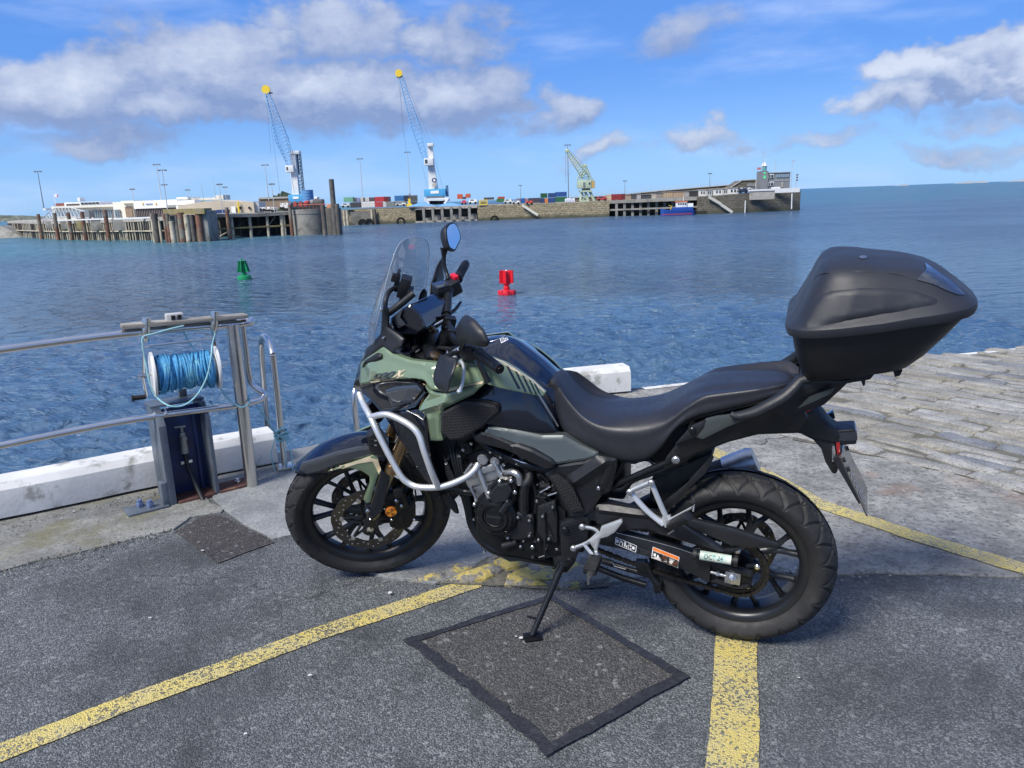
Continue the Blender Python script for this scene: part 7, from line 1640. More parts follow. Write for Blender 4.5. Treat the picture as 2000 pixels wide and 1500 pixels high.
for i, (a_, b_, c_, d_, col, nm) in enumerate(CT):
    D = 272 if a_ < 800 else (270 if a_ < 1100 else 262); r_ = thing('shipping_container', nm, 'container', group='containers stacked on the pier'); m_ = cmat('container_%d' % i, col, .5, var=.12, vscale=1.5)
    bx('body', a_, b_ , c_, d_, D, 2.5 if b_ - a_ > 9 else 6.5, m_, r_)
    nr_ = int((b_ - a_) / 1.6); mb = MB()
    for k in range(nr_): bx('x', a_ + .5 + k * 1.6, a_ + 1.1 + k * 1.6, c_ + .7, d_ - .7, D - .07, .08, None, mb=mb)
    if nr_: tag(mb.build('corrugation', m_, r_), kind='stuff')
for i, (a_, b_, c_, d_, col, D, nm, cat_) in enumerate(((915, 932, 389, 397.5, (.78, .78, .76), 263, 'white van parked on the pier right of the blue crane', 'van'), (901, 911, 391, 398.5, (.75, .10, .18), 263, 'pinkish red car at the pier edge by the white van', 'car'), (984, 1000, 389, 397, (.66, .68, .62), 262, 'pale green and white truck cab on the pier', 'truck'), (1000, 1016, 392, 397.5, (.75, .76, .75), 261, 'long white van at the head of the pier stairs', 'van'), (1027, 1041, 392, 398, (.68, .10, .05), 260, 'orange red skip at the top of the white stairs', 'skip'),
      (1166, 1186, 383.5, 391.5, (.40, .06, .06), 258, 'red truck beside the pale green crane', 'truck'), (1443, 1461, 368.3, 376.5, (.025, .035, .07), 250, 'dark blue car in front of the sloping stone building', 'car'), (1446, 1470, 366.5, 371, (.62, .64, .66), 254, 'white van behind the dark blue car', 'van'), (667, 683, 397, 404.5, (.6, .62, .6), 266, 'white pickup under the pale green container', 'van'), (772, 793, 396, 401, (.68, .68, .66), 266, 'low white flatbed under the blue container', 'truck'))):
    v_ = thing('parked_vehicle' if cat_ != 'skip' else 'skip', nm, cat_); h_ = d_ - c_; bx('body', a_, b_, c_ + h_ * .38, d_ - h_ * .15, D, 2.2, cmat(f'veh_{i}', col, .35), v_, bevel=.12); bx('cab', a_ + (b_ - a_) * .12, a_ + (b_ - a_) * .9, c_, c_ + h_ * .42, D + .2, 1.8, cmat(f'veh_{i}', col, .35), v_, bevel=.15); bx('window', a_ + (b_ - a_) * .2, a_ + (b_ - a_) * .6, c_ + h_ * .08, c_ + h_ * .34, D + .1, .2, M_GLS, v_)
    for q in (.2, .8): mb = MB(); c0_ = Wd(a_ + (b_ - a_) * q, d_ - h_ * .14, D); mb.cyl(c0_ - Vector((0, .05, 0)), c0_ + Vector((0, .3, 0)), .38, n=12); mb.build('wheel', M_HOLE, v_)
yf = thing('yellow_cargo_frame', 'open yellow steel cargo frame on the pier edge', 'frame')
for a_, b_, c_, d_ in ((936, 952, 390, 391.6), (936, 952, 398.5, 400.3), (936, 937.8, 391.7, 398.4), (950.2, 952, 391.7, 398.4)): bx('frame_bar', a_, b_, c_, d_, 261.5, .4, M_CYEL, yf)
bx('frame_load', 938, 950, 393, 398, 262.4, 1, cmat('pale_load', (.5, .42, .12)), yf)
ym = thing('yellow_reach_stacker', 'small yellow lifting machine before the dark grey container', 'forklift')
bx('chassis', 794, 804.5, 398, 403, 264, 2, M_CYEL, ym); bx('mast', 797, 801.5, 388, 398, 264.2, 1.2, M_CYEL, ym); bx('boom', 799.2, 801, 378, 388, 264.4, .5, M_RUST, ym)
for i in range(5):
    px = 1104 + i * 3.9; tag(bx('cargo_bag', px, px + 3.6, 388 - (i % 3) * .8, 395.5, 258, 2, cmat('woven_bag', (.62, .66, .74), .7), bevel=.25), ['leftmost', 'second', 'middle', 'fourth', 'rightmost'][i] + ' white cargo bag in the row left of the green crane', 'cargo bag', group='white cargo bags on the pier')
for px, c_ in ((823, 397), (877, 397)):
    mb = MB(); p_ = Wd(px, 401, 262.6); mb.add([p_ + Vector((-4.6, 0, -.25)), p_ + Vector((4.6, 0, -.25)), p_ + Vector((1.0, 1, .75)), p_ + Vector((-1.0, 1, .75)), p_ + Vector((-4.6, 4, -.25)), p_ + Vector((4.6, 4, -.25))], [[0, 1, 2, 3], [4, 3, 2, 5], [0, 3, 4], [1, 5, 2], [0, 4, 5, 1]]); tag(mb.build('tarpaulin', cmat('blue_tarpaulin', (.12, .30, .62))), 'blue tarpaulin heap ' + ('left' if px < 850 else 'right') + ' of the middle crane on the quay edge', 'tarpaulin', group='blue tarpaulins at the crane feet')

# ---- cranes
def lattice(name, a, b_, w0, w1, nseg, mt, parent, r=.11):
    r *= .72
    a, b_ = Vector(a), Vector(b_); d = (b_ - a).normalized(); s = Vector((0, 1, 0)); u_ = d.cross(s).normalized(); mb = MB(); C = []
    for k in range(nseg + 1):
        q = k / nseg; w_ = (w0 * (1 - q) + w1 * q) / 2; p = a.lerp(b_, q); C.append([p + u_ * w_ * i + s * w_ * j for i, j in ((1, 1), (1, -1), (-1, -1), (-1, 1))])
    for c in range(4): mb.tube([C[0][c], C[-1][c]], r, 5)
    for k in range(nseg):
        for c in range(4): mb.tube([C[k][c], C[k + 1][(c + 1) % 4]], r * .6, 3, cap=False); mb.tube([C[k][c], C[k][(c + 1) % 4]], r * .6, 3, cap=False)
    return tag(mb.build(name, mt, parent), kind='stuff')
def wheel_y(c, r, mt, parent, name='sheave'):
    mb = MB(); mb.lathe([(r * .25, -.3), (r, -.3), (r * .9, 0), (r, .3), (r * .25, .3)], c, 'Y', 24); return mb.build(name, mt, parent)
cA = thing('harbour_crane', 'blue and white mobile crane at left behind the round caisson', 'crane'); D = 225
bx('machine_house', 563, 592, 380, 394, D, 8, M_CBLU, cA, bevel=.15); bx('sign_plate', 572, 583, 384, 388.5, D - .1, .15, M_WHT, cA); bx('walkway', 561, 600, 394.2, 395.5, D - .5, 9, M_CBLU, cA)
tA0, tA1 = Wd(579, 380, D + 3), Wd(572, 297, D + 3)
mb = MB(); mb.tube([tA0, tA1], 1.0, 4, radii=[1.35, 1.0]); mb.build('tower', M_CWHT, cA); lattice('tower_lattice', Wd(588, 380, D + 5), Wd(580.5, 297, D + 5), 1.7, 1.5, 12, M_CGRY, cA, .16)
bx('tower_back', 577.5, 583, 300, 340, D + 4.6, .5, M_CGRY, cA); bx('head_block', 566, 584, 294.5, 301, D + 2, 2.5, M_CWHT, cA, bevel=.2); cab = bx('operator_cab', 557, 573, 323, 336.5, D + 1, 3.2, M_CWHT, cA, bevel=.2); bx('cab_window', 559, 562, 326, 332, D + .9, .2, M_GLS, cab)
bA0, bA1 = Wd(570, 334, D + 2), Wd(521.5, 181, D + 2); mid = bA0.lerp(bA1, .42); lattice('boom', bA0, mid, .8, 3.2, 9, M_CBLU2, cA, .13); lattice('boom', mid, bA1, 3.0, .9, 13, M_CBLU2, cA, .12)
wheel_y(Wd(519.5, 175, D + 2), 1.15, M_CYEL, cA); bx('boom_tip', 518, 531, 180, 183, D + 2, .8, M_CGRY, cA)
for p0_, p1_ in (((522, 180), (568, 297)), ((529, 181), (572, 297)), ((520, 184), (529, 300)), ((524, 200), (548, 385))): mb = MB(); mb.tube([Wd(*p0_, D + 2), Wd(*p1_, D + 2)], .045, 4); mb.build('hoist_cable', M_CABLE, cA)
mb = MB(); mb.tube([Wd(567, 337, D), Wd(575, 378, D)], .12, 5); mb.build('luffing_ram', M_CWHT, cA)
for px in (566, 577, 588, 597): mb = MB(); mb.box(Wd(px, 398.5, D), (.9, 1.2, 1.3)); mb.build('wheel_bogie', cmat('red_bogie', (.35, .06, .05)), cA)
dr_ = thing('blue_silo', 'stubby blue cylindrical silo touching the left blue crane', 'silo'); p0_ = Wd(602, 394, D - 8); p1_ = Wd(602, 371.5, D - 8); mb = MB(); mb.cyl(Vector((p0_.x, D - 8, p0_.z)), Vector((p0_.x, D - 8, p1_.z)), 1.55, n=28); mb.build('shell', cmat('silo_blue', (.10, .26, .50)), dr_)
for k in range(5): q = k / 4; mb = MB(); z_ = p0_.z * (1 - q) + p1_.z * q; mb.cyl(Vector((p0_.x, D - 8, z_ - .05)), Vector((p0_.x, D - 8, z_ + .05)), 1.60, n=28); mb.build('hoop', cmat('silo_blue', (.10, .26, .50)), dr_)
for i, (a_, b_, c_, d_, col, nm) in enumerate(((594, 602, 392, 398, (.5, .07, .06), 'small red machine under the blue silo'), (605, 612, 390, 398, (.32, .33, .31), 'grey winch right of the blue silo'), (612, 630, 389, 399, (.12, .11, .10), 'dark machinery housing on the caisson'), (613, 620, 384, 389.5, (.75, .75, .72), 'white domed hatch above the dark machinery'), (637, 650, 398, 409, (.5, .25, .15), 'orange brown crate between the mooring piles'))):
    tag(bx('deck_machinery', a_, b_, c_, d_, 205, 2.5, cmat(f'mach_{i}', col, .6, var=.2, vscale=2), bevel=.3), nm, 'machinery')
cB = thing('harbour_crane', 'tall blue and white mobile crane in the middle of the pier', 'crane'); D = 266
bx('machine_house', 828, 870, 369, 383.5, D, 8, M_CBLU, cB, bevel=.15); bx('sign_plate', 841, 857, 372.5, 378, D - .1, .15, M_WHT, cB); bx('exhaust_stack', 871, 875.5, 362, 384, D + 1, 1.2, cmat('stack_blue', (.06, .15, .28)), cB); bx('turntable', 833, 866, 383.7, 386.5, D, 6, M_CGRY, cB)
mb = MB(); mb.tube([Wd(847, 369, D + 3), Wd(843, 330, D + 3), Wd(839.5, 281, D + 3)], 1.2, 4, radii=[2.1, 1.55, 1.15]); mb.build('tower', M_CWHT, cB)
bx('head_block', 834, 846.5, 279.5, 286, D + 1, 2.5, M_CWHT, cB, bevel=.2); cab = bx('operator_cab', 828, 846, 309, 323, D, 3.4, M_CWHT, cB, bevel=.2); bx('cab_window', 830, 834.5, 311.5, 318.5, D - .1, .2, M_GLS, cab); bx('tower_hatch', 844, 850, 358, 365.5, D + .6, .3, cmat('hatch_beige', (.5, .46, .38)), cB)
mb = MB(); mb.lathe([(.45, -.1), (.8, -.1), (.8, .1), (.45, .1)], Wd(848, 352, D + .7), 'Y', 20, close=True); mb.build('round_emblem', cmat('emblem_navy', (.02, .03, .12)), cB)
bB0, bB1 = Wd(833.5, 322, D + 2), Wd(783, 151, D + 2); mid = bB0.lerp(bB1, .45); lattice('boom', bB0, mid, .9, 2.6, 9, M_CBLU2, cB, .14); lattice('boom', mid, bB1, 2.6, 1.2, 14, M_CBLU2, cB, .14)
wheel_y(Wd(779, 143, D + 2), 1.15, M_CYEL, cB); bx('boom_tip', 775, 787, 148, 151.5, D + 2, .8, M_CGRY, cB)
for p0_, p1_ in (((788, 151), (842, 280)), ((784, 152), (836, 282)), ((778, 152), (794, 300)), ((781, 165), (788, 270)), ((847, 300), (865, 368)), ((825, 323), (835, 367))): mb = MB(); mb.tube([Wd(*p0_, D + 2), Wd(*p1_, D + 2)], .05, 4); mb.build('hoist_cable', M_CABLE, cB)
ch_ = bx('chassis', 829, 876, 387, 393.5, D, 6, M_CWHT, cB, bevel=.2)
for p0_, p1_ in (((829, 386), (838, 398)), ((876, 386), (868, 398)), ((838, 390), (866, 390))): mb = MB(); mb.tube([Wd(*p0_, D - .6), Wd(*p1_, D - .6)], .45, 4); mb.build('outrigger', M_CWHT, cB)
for k in range(7): mb = MB(); c0_ = Wd(839 + k * 5, 396.5 - k * .18, D - .2); mb.cyl(c0_, c0_ + Vector((0, .6, 0)), .62, n=12); mb.build('wheel', M_HOLE, cB)
cC = thing('portal_crane', 'old pale green portal crane standing on the pier right of the stacks', 'crane'); D = 258
for a_, b_ in (((1137, 374), (1133.5, 393)), ((1152, 374), (1160.5, 392)), ((1143, 374), (1149.5, 393)), ((1139, 380), (1148, 392)), ((1149, 380), (1136, 392))): mb = MB(); mb.tube([Wd(*a_, D), Wd(*b_, D)], .45 if a_[1] == 374 else .16, 6); mb.build('portal_leg', M_CGRN, cC)
bx('sill_beam', 1132, 1151, 391, 393.6, D - .4, .8, M_CGRN, cC); bx('portal_deck', 1133, 1157, 371.5, 375, D - 1, 5, M_CGRN, cC); bx('slew_ring', 1138, 1153, 368, 371.6, D, 3, M_CGRY, cC)
hs = bx('machine_house', 1129.5, 1155, 352, 367.8, D - 1, 5, M_CGRN, cC, bevel=.1); bx('house_door', 1139, 1143, 356, 366, D - 1.1, .2, M_CGRY, hs); bx('house_window', 1150, 1153, 356, 360, D - 1.1, .2, M_GLS, hs); bx('counterweight', 1155.4, 1162, 352.5, 367.5, D - 1, 5, cmat('ochre_panel', (.45, .33, .12)), cC)
lattice('mast', Wd(1144, 352, D + 1), Wd(1141.5, 325, D + 1), 2.6, .8, 5, M_CGRN, cC, .16); bx('mast_head', 1138, 1147, 320.5, 326.5, D + .5, 1.5, M_CGRN, cC, bevel=.2); lattice('rear_stay', Wd(1155, 352, D + 1), Wd(1145, 327, D + 1), 1.0, .4, 5, M_CGRN, cC, .12); lattice('front_stay', Wd(1131, 352, D + 1), Wd(1136, 336, D + 1), 1.6, .8, 3, M_CGRN, cC, .13)
lattice('boom', Wd(1141, 342, D), Wd(1109, 297, D), 2.2, .9, 11, M_CGRN, cC, .16); bx('boom_head', 1104, 1112, 290.5, 297.5, D - .5, 1.2, M_CGRN, cC, bevel=.3)
for p0_, p1_ in (((1112, 294), (1140, 322)), ((1104.8, 298), (1105.2, 358))): mb = MB(); mb.tube([Wd(*p0_, D), Wd(*p1_, D)], .06, 4); mb.build('hoist_cable', M_CABLE, cC)

# ---- lamp masts
MS = [(86, 408, 74, 334.5, 236, 1, 'tall floodlight mast at the far left behind the jetty'), (261.5, 391, 257.5, 369, 226, 1, 'short lamp mast on the cream terminal roof'), (315, 390, 306.5, 321, 232, 1, 'tallest white floodlight mast behind the terminal'), (328, 416, 318, 332, 200, 1, 'white floodlight mast before the white fascia'), (368.5, 388, 367, 370.5, 236, 1, 'small lamp mast on the terminal parapet'), (397, 388, 393, 360, 236, 0, 'plain white pole left of the stair house'), (421, 385, 416, 351, 236, 0, 'plain white pole beside the stair house'),
      (435.5, 419, 428, 359.5, 198, 1, 'grey lamp mast before the tan shed'), (443, 398, 442, 365, 232, 1, 'thin distant lamp mast above the tan shed'), (524.5, 388, 517, 322, 240, 1, 'tall thin mast left of the blue and white crane'), (536, 413, 529, 359, 200, 1, 'white lamp mast before the brown warehouse'), (708.5, 386, 702.5, 310, 276, 1, 'white floodlight mast behind the container stack'), (801, 382, 795, 297, 276, 1, 'white floodlight mast between stack and middle crane'), (1110.5, 386, 1107, 283, 262, 1, 'tall dark floodlight mast at the green crane boom tip'), (1220.5, 380, 1220, 353, 280, 1, 'thin dark lamp post on the sea wall right of the green crane'), (1386, 370, 1387, 338.5, 270, 1, 'lamp post on the sea wall above the boat'), (1017, 386, 1017, 362, 320, 1, 'very thin distant lamp mast behind the pier middle')]
for i, (pb, yb, pt_x, yt, D, hd, nm) in enumerate(MS):
    r_ = thing('lamp_mast', nm, 'lamp mast', group='lamp masts round the harbour'); m_ = M_MASTD if i in (0, 13, 14, 15, 16) else M_MAST; a_ = Wd(pb, yb, D); x_ = a_.x; zt = zof(x_, D, yt); th_ = .15 if zt - a_.z > 9 else .10
    mb = MB(); mb.cyl((x_, D, a_.z - .5), (x_, D, zt), th_, th_ * .55, 8); mb.build('pole', m_, r_)
    if hd: mb = MB(); w_ = .8 if zt - a_.z > 9 else .45; mb.box((x_, D, zt), (w_ * 2, .4, .18)); mb.box((x_ - w_, D, zt - .1), (.5, .5, .3)); mb.box((x_ + w_, D, zt - .1), (.5, .5, .3)); tag(mb.build('lamp_head', M_MASTD, r_), kind='stuff')
    if i == 3: mb = MB(); z2 = zof(x_, D, 361); mb.box((x_, D, z2), (1.6, .3, .25)); mb.build('lamp_arm', M_MASTD, r_)
for i, (pb, yb, yt) in enumerate(((14, 415, 405), (24, 412, 395), (40, 412, 398), (57, 412, 393), (80, 408, 400), (52, 412, 402))):
    D = 420; a_ = Wd(pb, yb, D); mb = MB(); zt = zof(a_.x, D, yt); mb.cyl((a_.x, D, a_.z), (a_.x, D, zt), .10, .05, 5); tag(mb.build('yacht_mast', M_WHT), ['leftmost', 'second', 'fourth', 'tallest', 'rightmost', 'fifth'][i] + ' bare white yacht mast in the distant marina', 'mast', group='yacht masts in the marina')
fl = thing('flag', 'small white and red flag on a leaning pole at the terminal left end', 'flag'); a_, b_ = Wd(109, 402, 238), Wd(105, 378.5, 238); mb = MB(); mb.tube([a_, b_], .09, 5); mb.build('pole', M_WHT, fl); mb = MB(); mb.box(b_ + Vector((.5, 0, -.5)), (.9, .04, .8)); mb.build('cloth', M_WHT, fl); mb = MB(); mb.box(b_ + Vector((1.0, 0, -.6)), (.35, .05, .6)); mb.build('cloth_red', cmat('flag_red', (.6, .05, .06)), fl)

# ---- buildings on the pier head
st_ = thing('sloping_stone_building', 'dark stone building with a sloping roof line beside the lookout', 'building')
pts = [(1423, 369), (1449, 352.5), (1487, 350.5), (1487, 371)]; fr = [Wd(px, py, 258) for px, py in pts]; V = fr + [v + Vector((0, 8, 0)) for v in fr]
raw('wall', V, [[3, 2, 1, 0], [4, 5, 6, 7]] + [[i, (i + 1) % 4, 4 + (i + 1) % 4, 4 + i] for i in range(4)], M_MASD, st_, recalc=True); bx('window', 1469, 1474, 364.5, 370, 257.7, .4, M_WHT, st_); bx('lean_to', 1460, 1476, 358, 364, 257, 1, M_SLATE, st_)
mb = MB(); mb.tube([Wd(1423, 368.6, 257.8), Wd(1449, 352.2, 257.8), Wd(1487, 350.2, 257.8)], .18, 4); mb.build('coping', M_CONCP, st_)
lo_ = thing('lookout_building', 'slate grey harbour lookout with a teal glass lantern on its tower', 'building'); D = 253
bx('wall', 1500.3, 1543, 337, 368.5, D, 9, M_SLATE, lo_); tw = bx('tower', 1487, 1500, 334, 370.5, D - .6, 5, M_SLATE, lo_); bx('roof_edge', 1499, 1544, 335.8, 337.2, D - .3, 10, M_MAST, lo_); bx('band', 1513, 1543.2, 352, 353, D - .12, .2, M_MAST, lo_)
for a_, b_, c_, d_ in ((1501.5, 1511.5, 340, 348), (1501, 1511, 355, 363)):
    w_ = bx('window', a_, b_, c_, d_, D - .2, .3, M_WHT, lo_); bx('pane', a_ + 1, a_ + 3.4, c_ + 1, d_ - 1, D - .35, .2, M_GLS, w_); bx('pane', a_ + 4.8, b_ - 1, c_ + 1, d_ - 1, D - .35, .2, M_GLS, w_)
for k in range(6): bx('window', 1516.5 + k * 4.2, 1519.8 + k * 4.2, 340.5 - k * .1, 346.5 - k * .1, D - .2, .3, M_GLS2, lo_)
bx('door', 1526.5, 1530, 356, 366, D - .2, .3, M_CONCP, lo_); bx('notice_board', 1507, 1524, 365, 369.5, D - 1.5, .3, M_WHT, lo_)
p_ = Wd(1492.5, 334, D + 1); mb = MB(); mb.cyl(p_, p_ + Vector((0, 0, 1.55)), .85, n=8); mb.build('lantern_glass', cmat('lantern_teal', (.12, .34, .36), .15), tw); mb = MB(); mb.lathe([(1.0, 1.5), (1.0, 1.62), (.75, 1.7), (.62, 2.3), (.2, 2.5), (.06, 2.6), (.06, 3.6), (0, 3.6)], p_, 'Z', 16); mb.build('lantern_roof', M_WHT, tw)
for q in (0, 1.0, 1.5): mb = MB(); mb.box(p_ + Vector((-.3, -1.5, -.6 - q)), (.7, .2, .35)); mb.build('signal_light', emis(cmat('green_signal', (.02, .35, .12), .3), (.05, .8, .3), .8), tw)
for i, (pb, yb, yt, nm) in enumerate(((1490, 335, 298, 'tall thin aerial pole above the lantern tower'), (1514.5, 336, 311, 'cross armed aerial on the lookout roof'), (1545, 368, 313, 'tall signal pole right of the lookout'), (1554, 366, 339, 'short pole with round signals on the pier head'), (1476, 371, 350, 'plain white flagpole left of the lookout tower'))):
    a_ = Wd(pb, yb, D); zt = zof(a_.x, D, yt); r_ = thing('signal_mast', nm, 'mast'); mb = MB(); mb.cyl(a_, (a_.x, D, zt), .09, .06, 6); mb.build('pole', M_WHT if i == 4 else M_MAST, r_)
    if i == 1: mb = MB(); mb.box((a_.x, D, zt - .7), (1.1, .06, .06)); mb.build('cross_arm', M_MAST, r_)
    if i == 2: mb = MB(); mb.box((a_.x + .5, D, zt - .3), (.8, .1, .3)); mb.build('lamp_head', M_MAST, r_)
    if i == 3:
        for k in range(3): mb = MB(); mb.cyl((a_.x + .4, D, zt - .4 - k * .8), (a_.x + .4, D + .2, zt - .4 - k * .8), .3, n=10); mb.build('signal_disc', M_MASTD, r_)
fg = thing('ensign', 'small faded red flag flying left of the lantern tower', 'flag'); mb = MB(); mb.box(Wd(1482.5, 329.5, D), (1.25, .05, .75)); mb.build('cloth', cmat('ensign_red', (.45, .18, .20)), fg)
SH = [(1222, 1233, 380, 390.5, (.30, .24, .18), 'brown wooden shed right of the dark red container'), (1235, 1243, 379, 391, (.06, .06, .07), 'black shed doorway in the sea wall row'), (1244, 1252, 378.5, 390.5, (.34, .33, .32), 'grey shed next to the black doorway'), (1254, 1272, 380, 389.5, (.05, .055, .065), 'dark heap of gear under the sea wall'), (1274, 1282, 377.5, 388.5, (.40, .37, .31), 'pale timber shed left of the dark gap'), (1283, 1295, 377, 388, (.22, .20, .18), 'grey brown timber shed in the middle of the row'), (1297, 1312, 374.5, 385.5, (.46, .33, .20), 'tan timber shed left of its twin'), (1313, 1337, 374, 385, (.38, .26, .16), 'long rusty tan shed in the row'), (1338, 1346, 373.5, 384, (.30, .29, .28), 'grey shed before the black opening'), (1347, 1364, 373, 383.5, (.03, .03, .035), 'black open store in the sea wall'),
      (1366, 1379, 370.5, 383, (.60, .60, .56), 'leftmost white hut near the stairs'), (1380, 1391, 370.5, 382.5, (.40, .42, .42), 'grey white hut second near the stairs'), (1395, 1411, 369, 381.5, (.62, .62, .60), 'white hut with two windows at the stair head'), (1412, 1422, 368.5, 380.5, (.45, .45, .44), 'light grey hut right of the stair head'), (1423, 1441, 367, 379, (.66, .66, .63), 'white hut just left of the dark blue car')]
for i, (a_, b_, c_, d_, col, nm) in enumerate(SH):
    D = 270 - (a_ - 1222) * .08; r_ = thing('quay_shed', nm, 'shed', group='sheds along the sea wall'); bx('wall', a_, b_, c_, d_, D, 3, cmat(f'shed_{i}', col, .7, var=.12, vscale=1), r_); bx('roof', a_ - .5, b_ + .5, c_ - .8, c_ + .2, D - .2, 3.4, M_CONCP if i > 9 else M_SLATE, r_)
    if i > 9:
        for q in (.25, .62): bx('window', a_ + (b_ - a_) * q, a_ + (b_ - a_) * (q + .18), c_ + 3, c_ + 8, D - .1, .2, M_GLS, r_)
    elif i in (6, 7):
        for k in range(4): bx('door_panel', a_ + 1 + k * (b_ - a_) / 4.2, a_ + 1.8 + k * (b_ - a_) / 4.2, c_ + 1, d_ - .5, D - .1, .2, M_SLATE, r_)
# ---- work boat
bo = thing('work_boat', 'blue work boat with white wheelhouse moored under the pier', 'boat'); D = 238
hl = []
for k, (px, w_, sh) in enumerate(((1290, .2, .55), (1296, 1.3, .45), (1310, 1.8, .2), (1335, 1.9, .1), (1352, 1.8, .12), (1354, 1.6, .15))):
    x_ = xof(px, D, -4.5); zt = zp(px, 411.5, D) + sh; hl.append([Vector((x_, D - w_, zt)), Vector((x_, D - w_ * .8, -5.4)), Vector((x_, D + w_ * .8, -5.4)), Vector((x_, D + w_, zt))])
V = [v for r_ in hl for v in r_]; fs = [[i * 4 + j, i * 4 + j + 1, i * 4 + 5 + j, i * 4 + 4 + j] for i in range(5) for j in range(3)] + [[i * 4 + 3, i * 4, i * 4 + 4, i * 4 + 7] for i in range(5)] + [[0, 1, 2, 3], [23, 22, 21, 20]]
raw('hull', V, fs, cmat('boat_blue', (.02, .07, .30), .35), bo, recalc=True); bx('red_band', 1292, 1352, 417.5, 419, D - 2.05, .1, cmat('boat_red', (.4, .05, .05)), bo)
bx('deckhouse', 1315, 1354, 404.5, 413.5, D - 1.3, 2.6, cmat('boat_blue', (.02, .07, .30), .35), bo, bevel=.12); whs = bx('wheelhouse', 1322, 1342, 395, 404.6, D - 1, 2.1, M_WHT, bo, bevel=.12); bx('roof', 1321, 1343, 392.8, 395, D - 1.1, 2.3, cmat('boat_orange', (.62, .20, .08)), bo)
for k in range(4): bx('window', 1324 + k * 4.5, 1327 + k * 4.5, 396.5, 399.8, D - 1.1, .15, M_GLS, whs)
bx('aft_shelter', 1343, 1354, 397, 404, D - .8, 1.8, M_WHT, bo); mb = MB(); mb.tube([Wd(1335, 393, D), Wd(1334.5, 383, D)], .06, 5); mb.build('mast', M_WHT, bo); mb = MB(); mb.tube([Wd(1309, 412, D), Wd(1312, 403, D), Wd(1306, 401, D)], .10, 5); mb.build('deck_crane', M_CYEL, bo)
for k in range(6): mb = MB(); mb.lathe([(.2, -.12), (.38, -.12), (.45, 0), (.38, .12), (.2, .12)], Wd(1357 + k * 4.2, 415, D + .5), 'Y', 12, close=True); tag(mb.build('tyre_fender', M_HOLE), ['first', 'second', 'third', 'fourth', 'fifth', 'last'][k] + ' small black tyre from the blue boat stern along the wall', 'fender', group='tyres behind the boat stern')

# ---- distant land
def ridge_(name, px0, px1, base, h, D, seed, mt):
    n = 60; vs = []
    for i in range(n + 1):
        px = px0 + (px1 - px0) * i / n; x_ = xof(px, D, -5); e = min(1, 4 * min(i, n - i) / n); z = -5 + base * e + h * e * (noise.noise(Vector((i * .13, seed, 0))) * .5 + .5) + h * .3 * e * noise.noise(Vector((i * .6, seed, 1)))
        vs += [(x_, D, -6), (x_, D + 30, z), (x_, D + 260, -6)]
    return tag(raw(name, vs, [f for i in range(n) for f in ([3 * i, 3 * i + 3, 3 * i + 4, 3 * i + 1], [3 * i + 1, 3 * i + 4, 3 * i + 5, 3 * i + 2])], mt, None, 180, recalc=True), kind='structure')
M_FAR = mat('far_rock', (.24, .27, .30), .9, var=.2, vscale=.01); M_HILLT = mat('hill_town', (.10, .115, .085), .9, var=.5, vscale=.06, dirt=(.26, .24, .21), dscale=.12, dlo=.57, dhi=.66)
ridge_('hill', -420, 120, 9, 7, 1500, 3, M_HILLT); ridge_('hill', 60, 640, 12, 18, 1700, 8, M_HILLT); ridge_('hill', 505, 560, 12, 12, 700, 5, M_TREE)
ridge_('island', 1890, 1906, 10, 14, 6500, 2, M_FAR); ridge_('island', 1912, 1935, 12, 10, 6500, 5, M_FAR); ridge_('island', 1975, 2140, 14, 22, 6500, 7, M_FAR); ridge_('island', 1768, 1778, 8, 6, 6500, 9, M_FAR)

# ---- channel buoys
def bob(pts_): return pts_
M_BG = mat('buoy_green', (.008, .22, .085), .4, var=.12, vscale=3, dirt=(.10, .16, .05), dscale=2.5, dlo=.6, dhi=.8); M_BR = mat('buoy_red', (.62, .015, .03), .4, var=.1, vscale=3)
gb = thing('channel_buoy', 'green conical harbour buoy floating on the left', 'buoy', (G(478, 546, WZ).x, G(478, 546, WZ).y, WZ)); gb.rotation_euler = (R(1.5), R(-2), .3)
mb = MB(); mb.lathe([(.3, -.5), (.58, -.45), (.66, -.05), (.66, .18), (.60, .38), (.48, .44), (.2, .46)], axis='Z', n=36); mb.build('float', M_BG, gb, angle=30)
mb = MB(); mb.lathe([(.24, .45), (.24, .75), (.20, 1.75), (0, 1.75)], axis='Z', n=20); mb.build('column', M_BG, gb)
for k in range(6):
    a_ = k * math.pi / 3 + .2; mb = MB(); d_ = Vector((math.cos(a_), math.sin(a_), 0)); s_ = Vector((-d_.y, d_.x, 0)) * .02; p_ = [d_ * .16 + Vector((0, 0, .72)), d_ * .62 + Vector((0, 0, .72)), d_ * .36 + Vector((0, 0, 1.78)), d_ * .12 + Vector((0, 0, 1.78))]
    mb.add([q - s_ for q in p_] + [q + s_ for q in p_], [[3, 2, 1, 0], [4, 5, 6, 7]] + [[i, (i + 1) % 4, 4 + (i + 1) % 4, 4 + i] for i in range(4)]); mb.build('radar_fin', M_BG, gb)
mb = MB(); mb.lathe([(.36, 1.76), (.36, 1.80), (0, 1.82)], axis='Z', n=24); mb.cyl((0, 0, 1.8), (0, 0, 2.0), .07, n=10); mb.build('lamp', M_BG, gb)
rbp = G(990, 575, WZ); rb = thing('channel_buoy', 'red can shaped harbour buoy floating behind the motorcycle mirror', 'buoy', (rbp.x, rbp.y, WZ)); rb.rotation_euler = (R(-1), R(.5), .1)
mb = MB(); mb.lathe([(.3, -.5), (.48, -.4), (.58, -.02), (.60, .14), (.56, .26), (.48, .30), (.2, .32)], axis='Z', n=30); mb.build('float', M_BR, rb, angle=30)
